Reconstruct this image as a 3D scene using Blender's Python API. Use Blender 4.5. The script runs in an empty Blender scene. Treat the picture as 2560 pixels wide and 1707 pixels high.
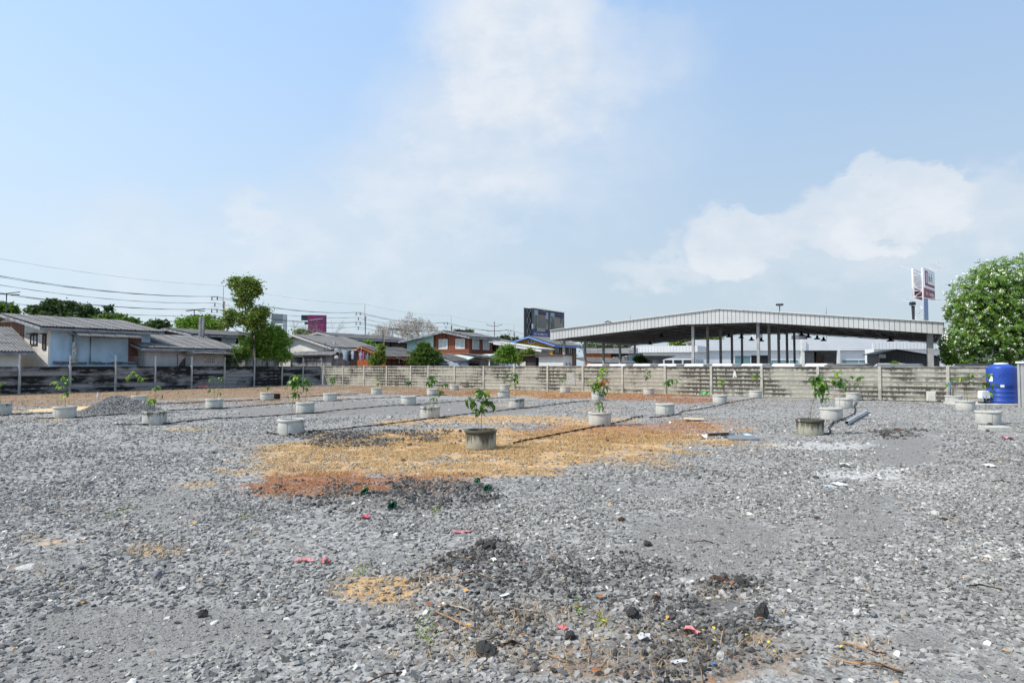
import bpy, bmesh, math, random
import numpy as np
from mathutils import Vector, Matrix
random.seed(11)
rng = np.random.default_rng(11)
S = bpy.context.scene
COL = S.collection
R = math.radians

# ------------------------------------------------------------------ camera, sky, sun, exposure
F, EYE, HOR = 1600.0, 1.8, 914.0            # focal length in source pixels (2560 wide), eye height
PITCH = math.atan((HOR - 853.5) / F)
cam = bpy.data.cameras.new('camera'); cam_o = bpy.data.objects.new('camera', cam); COL.objects.link(cam_o)
cam.sensor_width = 36; cam.lens = F / 2560 * 36; cam.clip_start = 0.05; cam.clip_end = 6000
cam_o.location = (0, 0, EYE); cam_o.rotation_euler = (R(90) + PITCH, 0, 0)
S.camera = cam_o
SUN = Vector((-0.77, -0.24, 1.0)).normalized()
sl = bpy.data.lights.new('sun', 'SUN'); sl.energy = 4.6; sl.angle = R(0.55); sl.color = (1, 0.95, 0.87)
so = bpy.data.objects.new('sun', sl); COL.objects.link(so); so.rotation_euler = SUN.to_track_quat('Z', 'Y').to_euler()
S.view_settings.view_transform = 'Standard'; S.view_settings.look = 'None'
S.view_settings.exposure = 0.0; S.view_settings.gamma = 1.0

class NT:
    """tiny node-tree helper"""
    def __init__(s, tree): s.t = tree; s.n = tree.nodes; s.l = tree.links
    def new(s, typ, **kw):
        nd = s.n.new(typ)
        for k, v in kw.items(): setattr(nd, k, v)
        return nd
    def put(s, sock, v):
        if isinstance(v, bpy.types.NodeSocket): s.l.new(v, sock)
        elif v is not None:
            if sock.type == 'RGBA' and len(v) == 3: v = (*v, 1)
            sock.default_value = v
    def math(s, op, a, b=None, c=None, clamp=False):
        m = s.new('ShaderNodeMath', operation=op, use_clamp=clamp)
        s.put(m.inputs[0], a)
        if b is not None: s.put(m.inputs[1], b)
        if c is not None: s.put(m.inputs[2], c)
        return m.outputs[0]
    def mix(s, f, a, b, mode='MIX'):
        m = s.new('ShaderNodeMix', data_type='RGBA', blend_type=mode)
        s.put(m.inputs[0], f); s.put(m.inputs[6], a); s.put(m.inputs[7], b)
        return m.outputs[2]
    def ramp(s, x, lo, hi, a=0.0, b=1.0, smooth=True):
        m = s.new('ShaderNodeMapRange', interpolation_type='SMOOTHSTEP' if smooth else 'LINEAR')
        for i, v in enumerate((x, lo, hi, a, b)): s.put(m.inputs[i], v)
        return m.outputs[0]
    def noise(s, vec, scale, detail=4, rough=0.55, dist=0.0):
        m = s.new('ShaderNodeTexNoise'); s.put(m.inputs['Vector'], vec)
        m.inputs['Scale'].default_value = scale; m.inputs['Detail'].default_value = detail
        m.inputs['Roughness'].default_value = rough; m.inputs['Distortion'].default_value = dist
        return m.outputs[0]
    def vscale(s, vec, sc):
        m = s.new('ShaderNodeVectorMath', operation='MULTIPLY'); s.put(m.inputs[0], vec); m.inputs[1].default_value = sc
        return m.outputs[0]

# pixel helpers: where in the place a point of the photograph lies
CP, SP = math.cos(PITCH), math.sin(PITCH)
def ray(px, py):
    dx, u = (px - 1280) / F, -(py - 853.5) / F
    return Vector((dx, CP - u * SP, SP + u * CP))
def at(px, py, Y):
    d = ray(px, py); t = Y / d.y
    return Vector((d.x * t, Y, EYE + d.z * t))
def G(px, py, z=0.0):
    d = ray(px, py); t = (z - EYE) / d.z
    return Vector((d.x * t, d.y * t, z))
def X(px, Y): return (px - 1280) / F * Y
def Z(py, Y): return at(1280, py, Y).z

world = bpy.data.worlds.new('World'); S.world = world; world.use_nodes = True
w = NT(world.node_tree); w.n.clear()
sky = w.new('ShaderNodeTexSky', sky_type='NISHITA', sun_disc=False)
sky.sun_elevation = math.asin(SUN.z); sky.sun_rotation = math.atan2(SUN.x, SUN.y)
sky.air_density = 1.0; sky.dust_density = 1.6; sky.ozone_density = 1.3; sky.altitude = 0
tc = w.new('ShaderNodeTexCoord').outputs['Generated']
sep = w.new('ShaderNodeSeparateXYZ'); w.put(sep.inputs[0], tc)
az = w.math('ARCTAN2', sep.outputs[0], sep.outputs[1])
el = w.math('ARCSINE', sep.outputs[2])
wn = w.noise(tc, 4.5, 5, 0.55); wn2 = w.noise(w.vscale(tc, (1, 1, 1.7)), 9.0, 6, 0.6)
wn3 = w.noise(w.vscale(tc, (1.0, 1.0, 1.6)), 20.0, 5, 0.55)
azw = w.math('MULTIPLY_ADD', w.math('SUBTRACT', wn, 0.5), 0.16, az)
elw = w.math('MULTIPLY_ADD', w.math('SUBTRACT', wn2, 0.5), 0.13, el)
azw = w.math('MULTIPLY_ADD', w.math('SUBTRACT', wn3, 0.5), 0.075, azw)
elw = w.math('MULTIPLY_ADD', w.math('SUBTRACT', wn3, 0.5), 0.075, elw)
comb = w.new('ShaderNodeCombineXYZ'); w.put(comb.inputs[0], azw); w.put(comb.inputs[1], elw)
def cloud(px, py, rx, ry, dens, edge=0.45):
    d = ray(px, py).normalized()
    a, e = math.atan2(d.x, d.y), math.asin(d.z)
    sx, sy = rx / F * math.cos(a) ** 2, ry / F * math.cos(a)
    s1 = w.new('ShaderNodeVectorMath', operation='SUBTRACT'); w.put(s1.inputs[0], comb.outputs[0]); s1.inputs[1].default_value = (a, e, 0)
    s2 = w.new('ShaderNodeVectorMath', operation='DIVIDE'); w.put(s2.inputs[0], s1.outputs[0]); s2.inputs[1].default_value = (sx, sy, 1)
    s3 = w.new('ShaderNodeVectorMath', operation='LENGTH'); w.put(s3.inputs[0], s2.outputs[0])
    return w.ramp(s3.outputs['Value'], 1.0 + edge, 1.0 - edge, 0.0, dens)
cl = None
for c in [(1290, 150, 250, 250, .85, .35), (1480, 190, 150, 150, .6, .6), (1640, 150, 110, 90, .35, .8), (1200, 360, 260, 180, .72, .5),
          (1030, 500, 230, 150, .6, .5), (880, 610, 330, 120, .5, .7), (640, 540, 75, 62, .62, .5), (330, 560, 160, 70, .45, .7),
          (430, 640, 420, 110, .35, .8), (1270, 720, 150, 50, .25, .8), (1420, 330, 260, 200, .35, .8),
          (2270, 530, 230, 95, .85, .2), (2080, 575, 150, 75, .75, .22), (1860, 610, 150, 80, .75, .22), (1660, 670, 140, 50, .5, .4), (2180, 490, 110, 60, .8, .2),
          (2480, 540, 160, 110, .6, .5), (2200, 620, 420, 90, .45, .7), (2900, 480, 300, 150, .6, .5), (-500, 520, 420, 160, .5, .6),
          (3400, 250, 350, 260, .5, .6), (-900, 100, 380, 240, .5, .6)]:
    v = cloud(*c)
    cl = v if cl is None else w.math('MAXIMUM', cl, v)
# the same kind of broken cloud everywhere else round the sky
back = w.math('MULTIPLY', w.ramp(w.noise(w.vscale(tc, (1, 1, 1.8)), 2.2, 6, 0.55), 0.52, 0.72, 0, 0.7), w.ramp(sep.outputs[1], 0.25, -0.15))
cl = w.math('MAXIMUM', cl, back)
cl = w.math('MULTIPLY', cl, w.ramp(wn2, 0.25, 0.62, 0.86, 1.04))
skyc = w.new('ShaderNodeVectorMath', operation='SCALE'); w.put(skyc.inputs[0], sky.outputs[0]); skyc.inputs[3].default_value = 0.115
hazec = w.mix(w.ramp(sep.outputs[2], 0.0, 0.62), (0.60, 0.715, 0.80), (0.45, 0.69, 1.06))
dt = w.new('ShaderNodeVectorMath', operation='DOT_PRODUCT'); w.put(dt.inputs[0], tc); dt.inputs[1].default_value = SUN
glow = w.ramp(dt.outputs['Value'], -0.35, 0.85, 1.0, 1.40)      # hazy air scatters more light towards the sun
hz2 = w.new('ShaderNodeVectorMath', operation='SCALE'); w.put(hz2.inputs[0], hazec); w.put(hz2.inputs[3], glow); hazec = hz2.outputs[0]
base = w.mix(w.ramp(sep.outputs[2], 0.0, 0.7, 0.88, 0.6), skyc.outputs[0], hazec)
# a cloud is whitest where its lumps face the sun and greyer underneath
lump = w.ramp(w.math('ADD', w.math('MULTIPLY', wn3, .45), w.math('MULTIPLY', wn2, .55)), 0.36, 0.66, 0.0, 1.0)
cc = w.mix(lump, (0.72, 0.79, 0.87), (0.85, 0.88, 0.93))
colr = w.mix(cl, base, cc)
bg = w.new('ShaderNodeBackground'); w.put(bg.inputs[0], colr); bg.inputs[1].default_value = 1.0
wo = w.new('ShaderNodeOutputWorld'); w.l.new(bg.outputs[0], wo.inputs[0])

# ------------------------------------------------------------------ helpers: meshes and objects
def link(o, parent=None):
    COL.objects.link(o)
    if parent: o.parent = parent
    return o
LABELS = {}
def tag(o, label, cat=None, group=None, kind=None):
    if label: o['label'] = label
    if cat: o['category'] = cat
    if group: o['group'] = group
    if kind: o['kind'] = kind
    return o
def empty(name, loc=(0, 0, 0), rz=0.0, label=None, cat=None, group=None):
    o = bpy.data.objects.new(name, None); o.empty_display_size = 0.2
    link(o); o.location = loc; o.rotation_euler = (0, 0, rz)
    return tag(o, label, cat, group)
def inst(name, me, parent, loc=(0, 0, 0), rot=(0, 0, 0), sc=(1, 1, 1)):
    o = bpy.data.objects.new(name, me); link(o, parent)
    o.location = loc; o.rotation_euler = rot; o.scale = sc
    return o
class MB:
    def __init__(s): s.v = []; s.f = []
    def poly(s, pts): 
        b = len(s.v); s.v += [tuple(p) for p in pts]; s.f.append(tuple(range(b, b + len(pts)))); return s
    def hexa(s, p):       # 8 points: bottom 0-3 ccw, top 4-7
        b = len(s.v); s.v += [tuple(q) for q in p]
        for q in ((3, 2, 1, 0), (4, 5, 6, 7), (0, 1, 5, 4), (1, 2, 6, 5), (2, 3, 7, 6), (3, 0, 4, 7)): s.f.append(tuple(b + i for i in q))
        return s
    def box(s, x0, x1, y0, y1, z0, z1):
        return s.hexa([(x0, y0, z0), (x1, y0, z0), (x1, y1, z0), (x0, y1, z0), (x0, y0, z1), (x1, y0, z1), (x1, y1, z1), (x0, y1, z1)])
    def prism(s, prof, axis, a, b):   # prof = list of 2d points; extruded along axis 'x' or 'y' or 'z' from a to b
        n = len(prof); k = len(s.v)
        mk = {'x': lambda p, t: (t, p[0], p[1]), 'y': lambda p, t: (p[0], t, p[1]), 'z': lambda p, t: (p[0], p[1], t)}[axis]
        s.v += [mk(p, a) for p in prof] + [mk(p, b) for p in prof]
        s.f.append(tuple(k + i for i in reversed(range(n)))); s.f.append(tuple(k + n + i for i in range(n)))
        for i in range(n):
            j = (i + 1) % n; s.f.append((k + i, k + j, k + n + j, k + n + i))
        return s
    def tube(s, pts, r, n=6, cap=True):
        pts = [Vector(p) for p in pts]; m = len(pts); k = len(s.v)
        rs = r if isinstance(r, (list, tuple)) else [r] * m
        ref = None
        for i, p in enumerate(pts):
            d = (pts[min(i + 1, m - 1)] - pts[max(i - 1, 0)]).normalized()
            if ref is None: ref = Vector((0, 0, 1)) if abs(d.z) < 0.9 else Vector((1, 0, 0))
            u = d.cross(ref).normalized(); v = d.cross(u).normalized()
            ref = -v if abs(d.dot(v)) < 2 else ref
            for j in range(n):
                a = 2 * math.pi * j / n
                s.v.append(tuple(p + (u * math.cos(a) + v * math.sin(a)) * rs[i]))
            ref = v
        for i in range(m - 1):
            for j in range(n):
                j2 = (j + 1) % n
                s.f.append((k + i * n + j, k + i * n + j2, k + (i + 1) * n + j2, k + (i + 1) * n + j))
        if cap:
            s.f.append(tuple(k + j for j in reversed(range(n)))); s.f.append(tuple(k + (m - 1) * n + j for j in range(n)))
        return s
    def lathe(s, prof, n=24, cx=0, cy=0, wob=0):
        k = len(s.v); m = len(prof)
        for (r, z) in prof:
            for j in range(n):
                a = 2 * math.pi * j / n; q = r * (1 + wob * math.sin(3 * a + r * 9))
                s.v.append((cx + q * math.cos(a), cy + q * math.sin(a), z))
        for i in range(m - 1):
            for j in range(n):
                j2 = (j + 1) % n
                s.f.append((k + i * n + j, k + i * n + j2, k + (i + 1) * n + j2, k + (i + 1) * n + j))
        return s
    def mesh(s, name, mat, smooth=False):
        me = bpy.data.meshes.new(name); me.from_pydata(s.v, [], s.f); me.update()
        bm = bmesh.new(); bm.from_mesh(me); bmesh.ops.recalc_face_normals(bm, faces=bm.faces); bm.to_mesh(me); bm.free()
        if mat: me.materials.append(mat)
        if smooth: me.polygons.foreach_set('use_smooth', [True] * len(me.polygons))
        return me
    def build(s, name, mat, parent=None, smooth=False):
        return link(bpy.data.objects.new(name, s.mesh(name, mat, smooth)), parent)
def bevel(o, wdt=0.02, seg=2):
    m = o.modifiers.new('bevel', 'BEVEL'); m.width = wdt; m.segments = seg; m.limit_method = 'ANGLE'
    return o
def npmesh(name, V, Fq, mat, smooth=False):
    me = bpy.data.meshes.new(name); V = np.asarray(V, np.float32); Fq = np.asarray(Fq, np.int32)
    k = Fq.shape[1]; me.vertices.add(len(V)); me.vertices.foreach_set('co', V.ravel())
    me.loops.add(Fq.size); me.loops.foreach_set('vertex_index', Fq.ravel())
    me.polygons.add(len(Fq)); me.polygons.foreach_set('loop_start', np.arange(0, Fq.size, k, dtype=np.int32))
    me.polygons.foreach_set('loop_total', np.full(len(Fq), k, np.int32))
    if smooth: me.polygons.foreach_set('use_smooth', np.ones(len(Fq), bool))
    me.update(calc_edges=True); me.validate()
    if mat: me.materials.append(mat)
    return me

# ------------------------------------------------------------------ materials
MATS = {}
def mat_base(name):
    m = bpy.data.materials.new(name); m.use_nodes = True; t = NT(m.node_tree)
    b = t.n['Principled BSDF']; MATS[name] = m
    return m, t, b
def bumpy(t, b, h, strength, dist=0.02):
    n = t.new('ShaderNodeBump'); n.inputs['Strength'].default_value = strength; n.inputs['Distance'].default_value = dist
    t.put(n.inputs['Height'], h); t.l.new(n.outputs[0], b.inputs['Normal'])
def mk(name, col, rough=0.8, var=0.2, scale=2.5, col2=None, amt=0.5, scale2=0.9, streak=None, bump=0.15, metal=0.0, spec=0.3, rnd=0.0, thr=0.12):
    """plain weathered surface: colour + mottling, optional second colour in patches or vertical streaks"""
    m, t, b = mat_base(name)
    tcn = t.new('ShaderNodeTexCoord'); v = tcn.outputs['Object']
    n1 = t.noise(v, scale, 6, 0.6)
    c = t.mix(t.ramp(n1, 0.25, 0.75), [x * (1 - var) for x in col], [min(1, x * (1 + var)) for x in col])
    if col2:
        n2 = t.noise(t.vscale(v, streak) if streak else v, scale2, 5, 0.6)
        c = t.mix(t.ramp(n2, 1 - amt - thr, 1 - amt + thr), c, col2)
    if rnd:
        oi = t.new('ShaderNodeObjectInfo').outputs['Random']
        k = t.ramp(oi, 0, 1, 1 - rnd, 1 + rnd, False)
        c = t.mix(1.0, c, k, 'MULTIPLY')
    t.put(b.inputs['Base Color'], c); b.inputs['Roughness'].default_value = rough
    b.inputs['Metallic'].default_value = metal; b.inputs['Specular IOR Level'].default_value = spec
    if bump: bumpy(t, b, t.noise(v, scale * 6, 4), bump)
    return m
def boards(name, col, col2, pitch=0.2, axis=0, rough=0.85, var=0.3):
    """painted or bare timber boards: one tone per board, dark joints, grain"""
    m, t, b = mat_base(name)
    tcn = t.new('ShaderNodeTexCoord'); v = tcn.outputs['Object']
    sp = t.new('ShaderNodeSeparateXYZ'); t.put(sp.inputs[0], v)
    if axis == 2: u = sp.outputs[2]
    else: u = t.math('ADD', sp.outputs[0], sp.outputs[1])
    q = t.math('DIVIDE', u, pitch); fl = t.math('FLOOR', q); fr = t.math('FRACT', q)
    wn_ = t.new('ShaderNodeTexWhiteNoise', noise_dimensions='1D'); t.put(wn_.inputs['W'], fl)
    sc = (14, 14, 0.8) if axis != 2 else (0.8, 0.8, 14)
    gr = t.noise(t.vscale(v, sc), 2.0, 5, 0.65)
    f = t.math('ADD', t.math('MULTIPLY', wn_.outputs[0], 0.55), t.math('MULTIPLY', gr, 0.5))
    c = t.mix(t.ramp(f, 0.15, 0.9), col, col2)
    j = t.ramp(t.math('ABSOLUTE', t.math('SUBTRACT', fr, 0.5)), 0.42, 0.49)
    c = t.mix(t.math('MULTIPLY', j, 0.75), c, [x * 0.2 for x in col])
    t.put(b.inputs['Base Color'], c); b.inputs['Roughness'].default_value = rough; b.inputs['Specular IOR Level'].default_value = 0.2
    bumpy(t, b, t.math('SUBTRACT', 1.0, j), 0.5, 0.02)
    return m
def leafmat(name, c1, c2, c3=None, amt3=0.08, trans=0.35, rough=0.45):
    m, t, b = mat_base(name)
    geo = t.new('ShaderNodeNewGeometry'); oi = t.new('ShaderNodeObjectInfo')
    rn = t.math('FRACT', t.math('ADD', geo.outputs['Random Per Island'], oi.outputs['Random']))
    c = t.mix(rn, c1, c2)
    if c3: c = t.mix(t.ramp(t.math('FRACT', t.math('MULTIPLY', rn, 7.31)), 1 - amt3 - .01, 1 - amt3 + .01), c, c3)
    t.put(b.inputs['Base Color'], c); b.inputs['Roughness'].default_value = rough; b.inputs['Specular IOR Level'].default_value = 0.35
    tr = t.new('ShaderNodeBsdfTranslucent'); t.put(tr.inputs[0], t.mix(0.5, c, (0.25, 0.42, 0.03)))
    mx = t.new('ShaderNodeMixShader'); mx.inputs[0].default_value = trans
    t.l.new(b.outputs[0], mx.inputs[1]); t.l.new(tr.outputs[0], mx.inputs[2])
    t.l.new(mx.outputs[0], t.n['Material Output'].inputs[0])
    return m
def flat(name, col, rough=0.6, metal=0.0, spec=0.4): return mk(name, col, rough, 0.06, 3, bump=0, metal=metal, spec=spec)

def glassmat(name, col=(0.05, 0.06, 0.06), rough=0.08):
    m, t, b = mat_base(name)
    b.inputs['Base Color'].default_value = (*col, 1); b.inputs['Roughness'].default_value = rough
    b.inputs['Specular IOR Level'].default_value = 0.6
    return m
# ------------------------------------------------------------------ ground: one sheet to the horizon, with its patches
def vnoise(x, y, sc, seed=0):
    x = x * sc + seed * 17.3; y = y * sc - seed * 9.1
    xi, yi = np.floor(x).astype(np.int64), np.floor(y).astype(np.int64); fx, fy = x - xi, y - yi
    fx = fx * fx * (3 - 2 * fx); fy = fy * fy * (3 - 2 * fy)
    def h(a, b):
        n = (a * 374761393 + b * 668265263 + seed * 1274126177) & 0x7fffffff
        n = ((n ^ (n >> 13)) * 1274126177) & 0x7fffffff
        return ((n ^ (n >> 16)) & 0xffff) / 65535.0
    return (h(xi, yi) * (1 - fx) + h(xi + 1, yi) * fx) * (1 - fy) + (h(xi, yi + 1) * (1 - fx) + h(xi + 1, yi + 1) * fx) * fy
def fbm(x, y, sc, seed=0, o=4):
    r = 0; a = 0.5
    for i in range(o): r = r + a * vnoise(x, y, sc * 2 ** i, seed + i); a *= 0.5
    return r / (1 - 0.5 ** o)
def proj(x, y, z=0.0):
    fc = np.maximum(y * CP + (z - EYE) * SP, 0.3); up = -y * SP + (z - EYE) * CP
    return 1280 + F * x / fc, 853.5 - F * up / fc
def sst(a, b, x):
    t = np.clip((x - a) / (b - a), 0, 1); return t * t * (3 - 2 * t)
D = 2560 / 2352          # the patch list below was read off a 2352 px wide view
PATCH = {
 'straw': [(1130, 1022, 400, 46, 1), (790, 1048, 230, 36, .8), (1380, 1008, 240, 38, 1), (1160, 1072, 150, 20, .9), (690, 1025, 110, 13, .7), (880, 1075, 330, 14, .75),
           (880, 1345, 120, 34, .85), (350, 1266, 66, 14, .6), (110, 1242, 50, 11, .5), (505, 1080, 30, 5, .7), (440, 1112, 50, 6, .6),
           (450, 985, 40, 4, .6), (1010, 1340, 90, 30, .5), (1350, 905, 240, 7, .8), (1480, 1000, 130, 25, .8), (1205, 1425, 60, 12, .3),
           (560, 1085, 60, 8, .5), (1250, 965, 300, 10, .8), (700, 1080, 130, 16, .6), (1930, 1520, 120, 22, .3), (1990, 1480, 50, 8, .3), (60, 965, 70, 3, .8), (1340, 940, 60, 4, .5), (1180, 930, 50, 3, .5)],
 'rust': [(790, 1118, 170, 26, 1.2), (960, 1098, 150, 10, .7), (1480, 985, 150, 22, .8), (1250, 985, 120, 14, .7), (1540, 975, 80, 12, .8), (1580, 920, 110, 7, .9),
          (1440, 912, 180, 8, .9), (1300, 905, 200, 6, .7), (950, 1130, 90, 16, .5), (1500, 905, 230, 5, .8), (1100, 903, 130, 5, .7), (870, 905, 130, 5, .5), (1180, 1490, 200, 40, .3), (1360, 935, 60, 3, .8),
          (1650, 968, 60, 10, .5), (1560, 1530, 260, 40, .4), (120, 1180, 80, 14, .3), (640, 1245, 60, 12, .3)],
 'soil': [(850, 1002, 150, 16, 1), (900, 1148, 190, 32, 1), (1085, 1142, 60, 26, 1), (1110, 1285, 120, 40, 1), (1230, 1330, 250, 50, .8), (1330, 1420, 330, 60, .7),
          (1640, 1420, 130, 55, 1), (1480, 1500, 260, 50, .7), (1680, 1345, 70, 16, 1), (2060, 985, 60, 18, .5), (1130, 1255, 60, 22, 1)],
 'fine': [(880, 940, 330, 15, 1), (1120, 905, 150, 8, .5), (1600, 1245, 190, 80, .75), (330, 1440, 330, 62, .85), (200, 1530, 300, 45, .7), (375, 1165, 80, 48, .7),
          (1980, 1190, 90, 70, .7), (2070, 1040, 80, 45, .8), (2130, 1460, 110, 34, .8), (2230, 1540, 160, 40, .6), (900, 1272, 120, 18, .8), (130, 1300, 120, 22, .6),
          (1150, 1110, 500, 24, .35), (1480, 1130, 200, 26, .5), (1700, 1520, 130, 40, .6), (1850, 950, 300, 14, .3)],
 'lime': [(2000, 1085, 150, 14, .8), (1900, 1022, 110, 10, .7), (2280, 1258, 110, 26, .45), (1640, 1002, 60, 6, .4), (2130, 1112, 120, 14, .5), (1920, 968, 200, 5, .35), (820, 1028, 90, 6, .4)],
 'earth': [(250, 905, 430, 22, 1), (0, 915, 300, 30, 1), (600, 898, 240, 18, 1), (850, 893, 240, 10, 1), (1150, 895, 280, 9, .9), (1500, 905, 330, 9, .8), (1760, 920, 200, 6, .4), (1500, 1535, 380, 50, .55), (1760, 1500, 110, 60, .6),
           (2080, 1095, 160, 12, .45), (70, 1310, 130, 24, .4), (1050, 900, 200, 9, .9)],
 'litter': [(1210, 1430, 170, 45, .8), (1250, 1490, 260, 60, .7), (1450, 1500, 200, 50, .6), (1650, 1480, 130, 30, .7), (1010, 1370, 140, 40, .7), (1950, 1520, 130, 30, .8), (1990, 1475, 60, 12, .8), (350, 1266, 80, 16, .7), (1680, 1380, 90, 20, .5), (900, 1150, 200, 30, .4), (620, 1240, 90, 16, .5), (120, 1240, 90, 14, .6)],
 'sand': [(170, 940, 105, 6, 1)],
}
def mask(kind, x, y):
    px, py = proj(x, y); px = px / D; py = py / D
    wob = (fbm(x, y, 0.5, 3, 5) - 0.5) * 1.5 + (fbm(x, y, 2.4, 8, 3) - 0.5) * 0.7
    m = np.zeros_like(x)
    for (cx, cy, rx, ry, s) in PATCH[kind]:
        d = np.sqrt(((px - cx) / rx) ** 2 + ((py - cy) / ry) ** 2) + wob * (.55 + .45 * np.sqrt(40 / ry))
        m = np.maximum(m, s * sst(1.5, 0.55, d))
    return np.where(y > 2.0, m, 0)
def gheight(x, y, soil=None):
    soil = mask('soil', x, y) if soil is None else soil
    near = sst(70, 30, np.hypot(x, y))
    h = (fbm(x, y, 0.35, 21, 3) - 0.5) * 0.05 * near + (fbm(x, y, 3.0, 5, 3) - 0.5) * 0.02 * near
    return h + soil * (0.015 + 0.10 * (fbm(x, y, 2.6, 33, 4) ** 2)) - 0.008
def axis_coords(lo, hi, step, far_lo, far_hi, g=1.22):
    a = list(np.arange(lo, hi + 1e-6, step)); s = step; v = hi
    while v < far_hi: s *= g; v += s; a.append(v)
    s = step; v = lo; b = []
    while v > far_lo: s *= g; v -= s; b.append(v)
    return np.array(b[::-1] + a)
gx = axis_coords(-14, 14, 0.09, -1500, 1500); gy = axis_coords(2.6, 21, 0.08, -400, 3000, 1.06)
gy = np.concatenate([gy[gy < 2.6][-40:][::3], gy[gy >= 2.6]]); gy[0] = -400
GX, GY = np.meshgrid(gx, gy); vx, vy = GX.ravel(), GY.ravel()
MK = {k: mask(k, vx, vy) for k in PATCH}
gz = gheight(vx, vy, MK['soil'])
nx, ny = len(gx), len(gy)
ii = (np.arange(ny - 1)[:, None] * nx + np.arange(nx - 1)[None, :]).ravel()
gm, t, b = mat_base('gravel_ground')
pos = t.new('ShaderNodeNewGeometry').outputs['Position']
def att(nm):
    a = t.new('ShaderNodeAttribute', attribute_name=nm); s_ = t.new('ShaderNodeSeparateColor'); t.put(s_.inputs[0], a.outputs['Color'])
    return [s_.outputs[0], s_.outputs[1], s_.outputs[2], a.outputs['Alpha']]
A1, A2 = att('mask_a'), att('mask_b')
def vor(sc):
    v_ = t.new('ShaderNodeTexVoronoi'); t.put(v_.inputs['Vector'], pos); v_.inputs['Scale'].default_value = sc
    s_ = t.new('ShaderNodeSeparateColor'); t.put(s_.inputs[0], v_.outputs['Color']); return s_.outputs[0], v_.outputs['Distance']
c1, d1 = vor(30); c2, d2 = vor(11); c3, d3 = vor(70)
n1 = t.noise(pos, 0.45, 6, 0.6); n2 = t.noise(pos, 5.0, 6, 0.65); n3 = t.noise(pos, 60, 4, 0.7); n4 = t.noise(pos, 1.6, 6, 0.6)
spk = t.math('ADD', t.math('MULTIPLY', c1, 0.5), t.math('MULTIPLY', c2, 0.5))
grav = t.mix(t.ramp(spk, 0.1, 0.95, smooth=False), (0.125, 0.12, 0.111), (0.46, 0.442, 0.41))
grav = t.mix(t.ramp(n1, 0.4, 0.66, 0, 0.35), grav, (0.30, 0.275, 0.245))
fine = t.mix(t.ramp(n3, 0.3, 0.7), (0.17, 0.16, 0.145), (0.275, 0.258, 0.235))
fine = t.mix(t.ramp(c3, 0.9, 1.0, 0, 0.6), fine, (0.36, 0.36, 0.36))
def soft(m, k=0.55):       # break the edge of a patch with grain
    return t.ramp(t.math('ADD', m, t.math('MULTIPLY', t.math('SUBTRACT', n2, 0.5), 1.5)), 0.30, 0.85)
c = t.mix(soft(A1[3]), grav, fine)
earth = t.mix(t.ramp(n2, 0.3, 0.7), (0.16, 0.10, 0.06), (0.33, 0.215, 0.125))
earth = t.mix(t.ramp(n4, 0.45, 0.7, 0, 0.7), earth, (0.42, 0.285, 0.16))
c = t.mix(t.math('MULTIPLY', soft(A2[1]), 0.85), c, earth)
soilc = t.mix(t.ramp(n3, 0.3, 0.7), (0.085, 0.078, 0.07), (0.22, 0.205, 0.19))
c = t.mix(t.math('MULTIPLY', soft(A1[2]), 0.95), c, soilc)
strw = t.mix(t.ramp(n2, 0.3, 0.7), (0.36, 0.215, 0.095), (0.64, 0.425, 0.215))
c = t.mix(t.math('MULTIPLY', soft(A1[0]), 0.95), c, strw)
rst = t.mix(t.ramp(n2, 0.3, 0.7), (0.20, 0.075, 0.035), (0.38, 0.165, 0.075))
c = t.mix(t.math('MULTIPLY', t.ramp(t.math('ADD', A1[1], t.math('MULTIPLY', t.math('SUBTRACT', n2, 0.5), 2.4)), 0.45, 0.95), 0.85), c, rst)
c = t.mix(t.math('MULTIPLY', soft(A2[0]), 0.7), c, (0.55, 0.54, 0.51))
c = t.mix(soft(A2[2]), c, (0.62, 0.45, 0.24))
t.put(b.inputs['Base Color'], c); b.inputs['Roughness'].default_value = 0.95; b.inputs['Specular IOR Level'].default_value = 0.12
bumpy(t, b, t.math('ADD', t.math('MULTIPLY', d1, 0.6), t.math('ADD', t.math('MULTIPLY', d2, 0.8), t.math('MULTIPLY', n3, 0.4))), 0.5, 0.03)
gme = npmesh('ground', np.stack([vx, vy, gz], 1), np.stack([ii, ii + 1, ii + 1 + nx, ii + nx], 1), gm, True)
for nm, ks in (('mask_a', ('straw', 'rust', 'soil', 'fine')), ('mask_b', ('lime', 'earth', 'sand', None))):
    at_ = gme.attributes.new(nm, 'FLOAT_COLOR', 'POINT')
    arr = np.stack([MK[k] if k else np.ones_like(vx) for k in ks], 1).astype(np.float32); at_.data.foreach_set('color', arr.ravel())
ground = tag(link(bpy.data.objects.new('ground', gme)), 'grey gravel ground of the open lot with dry grass patches', None, None, 'structure')

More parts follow.
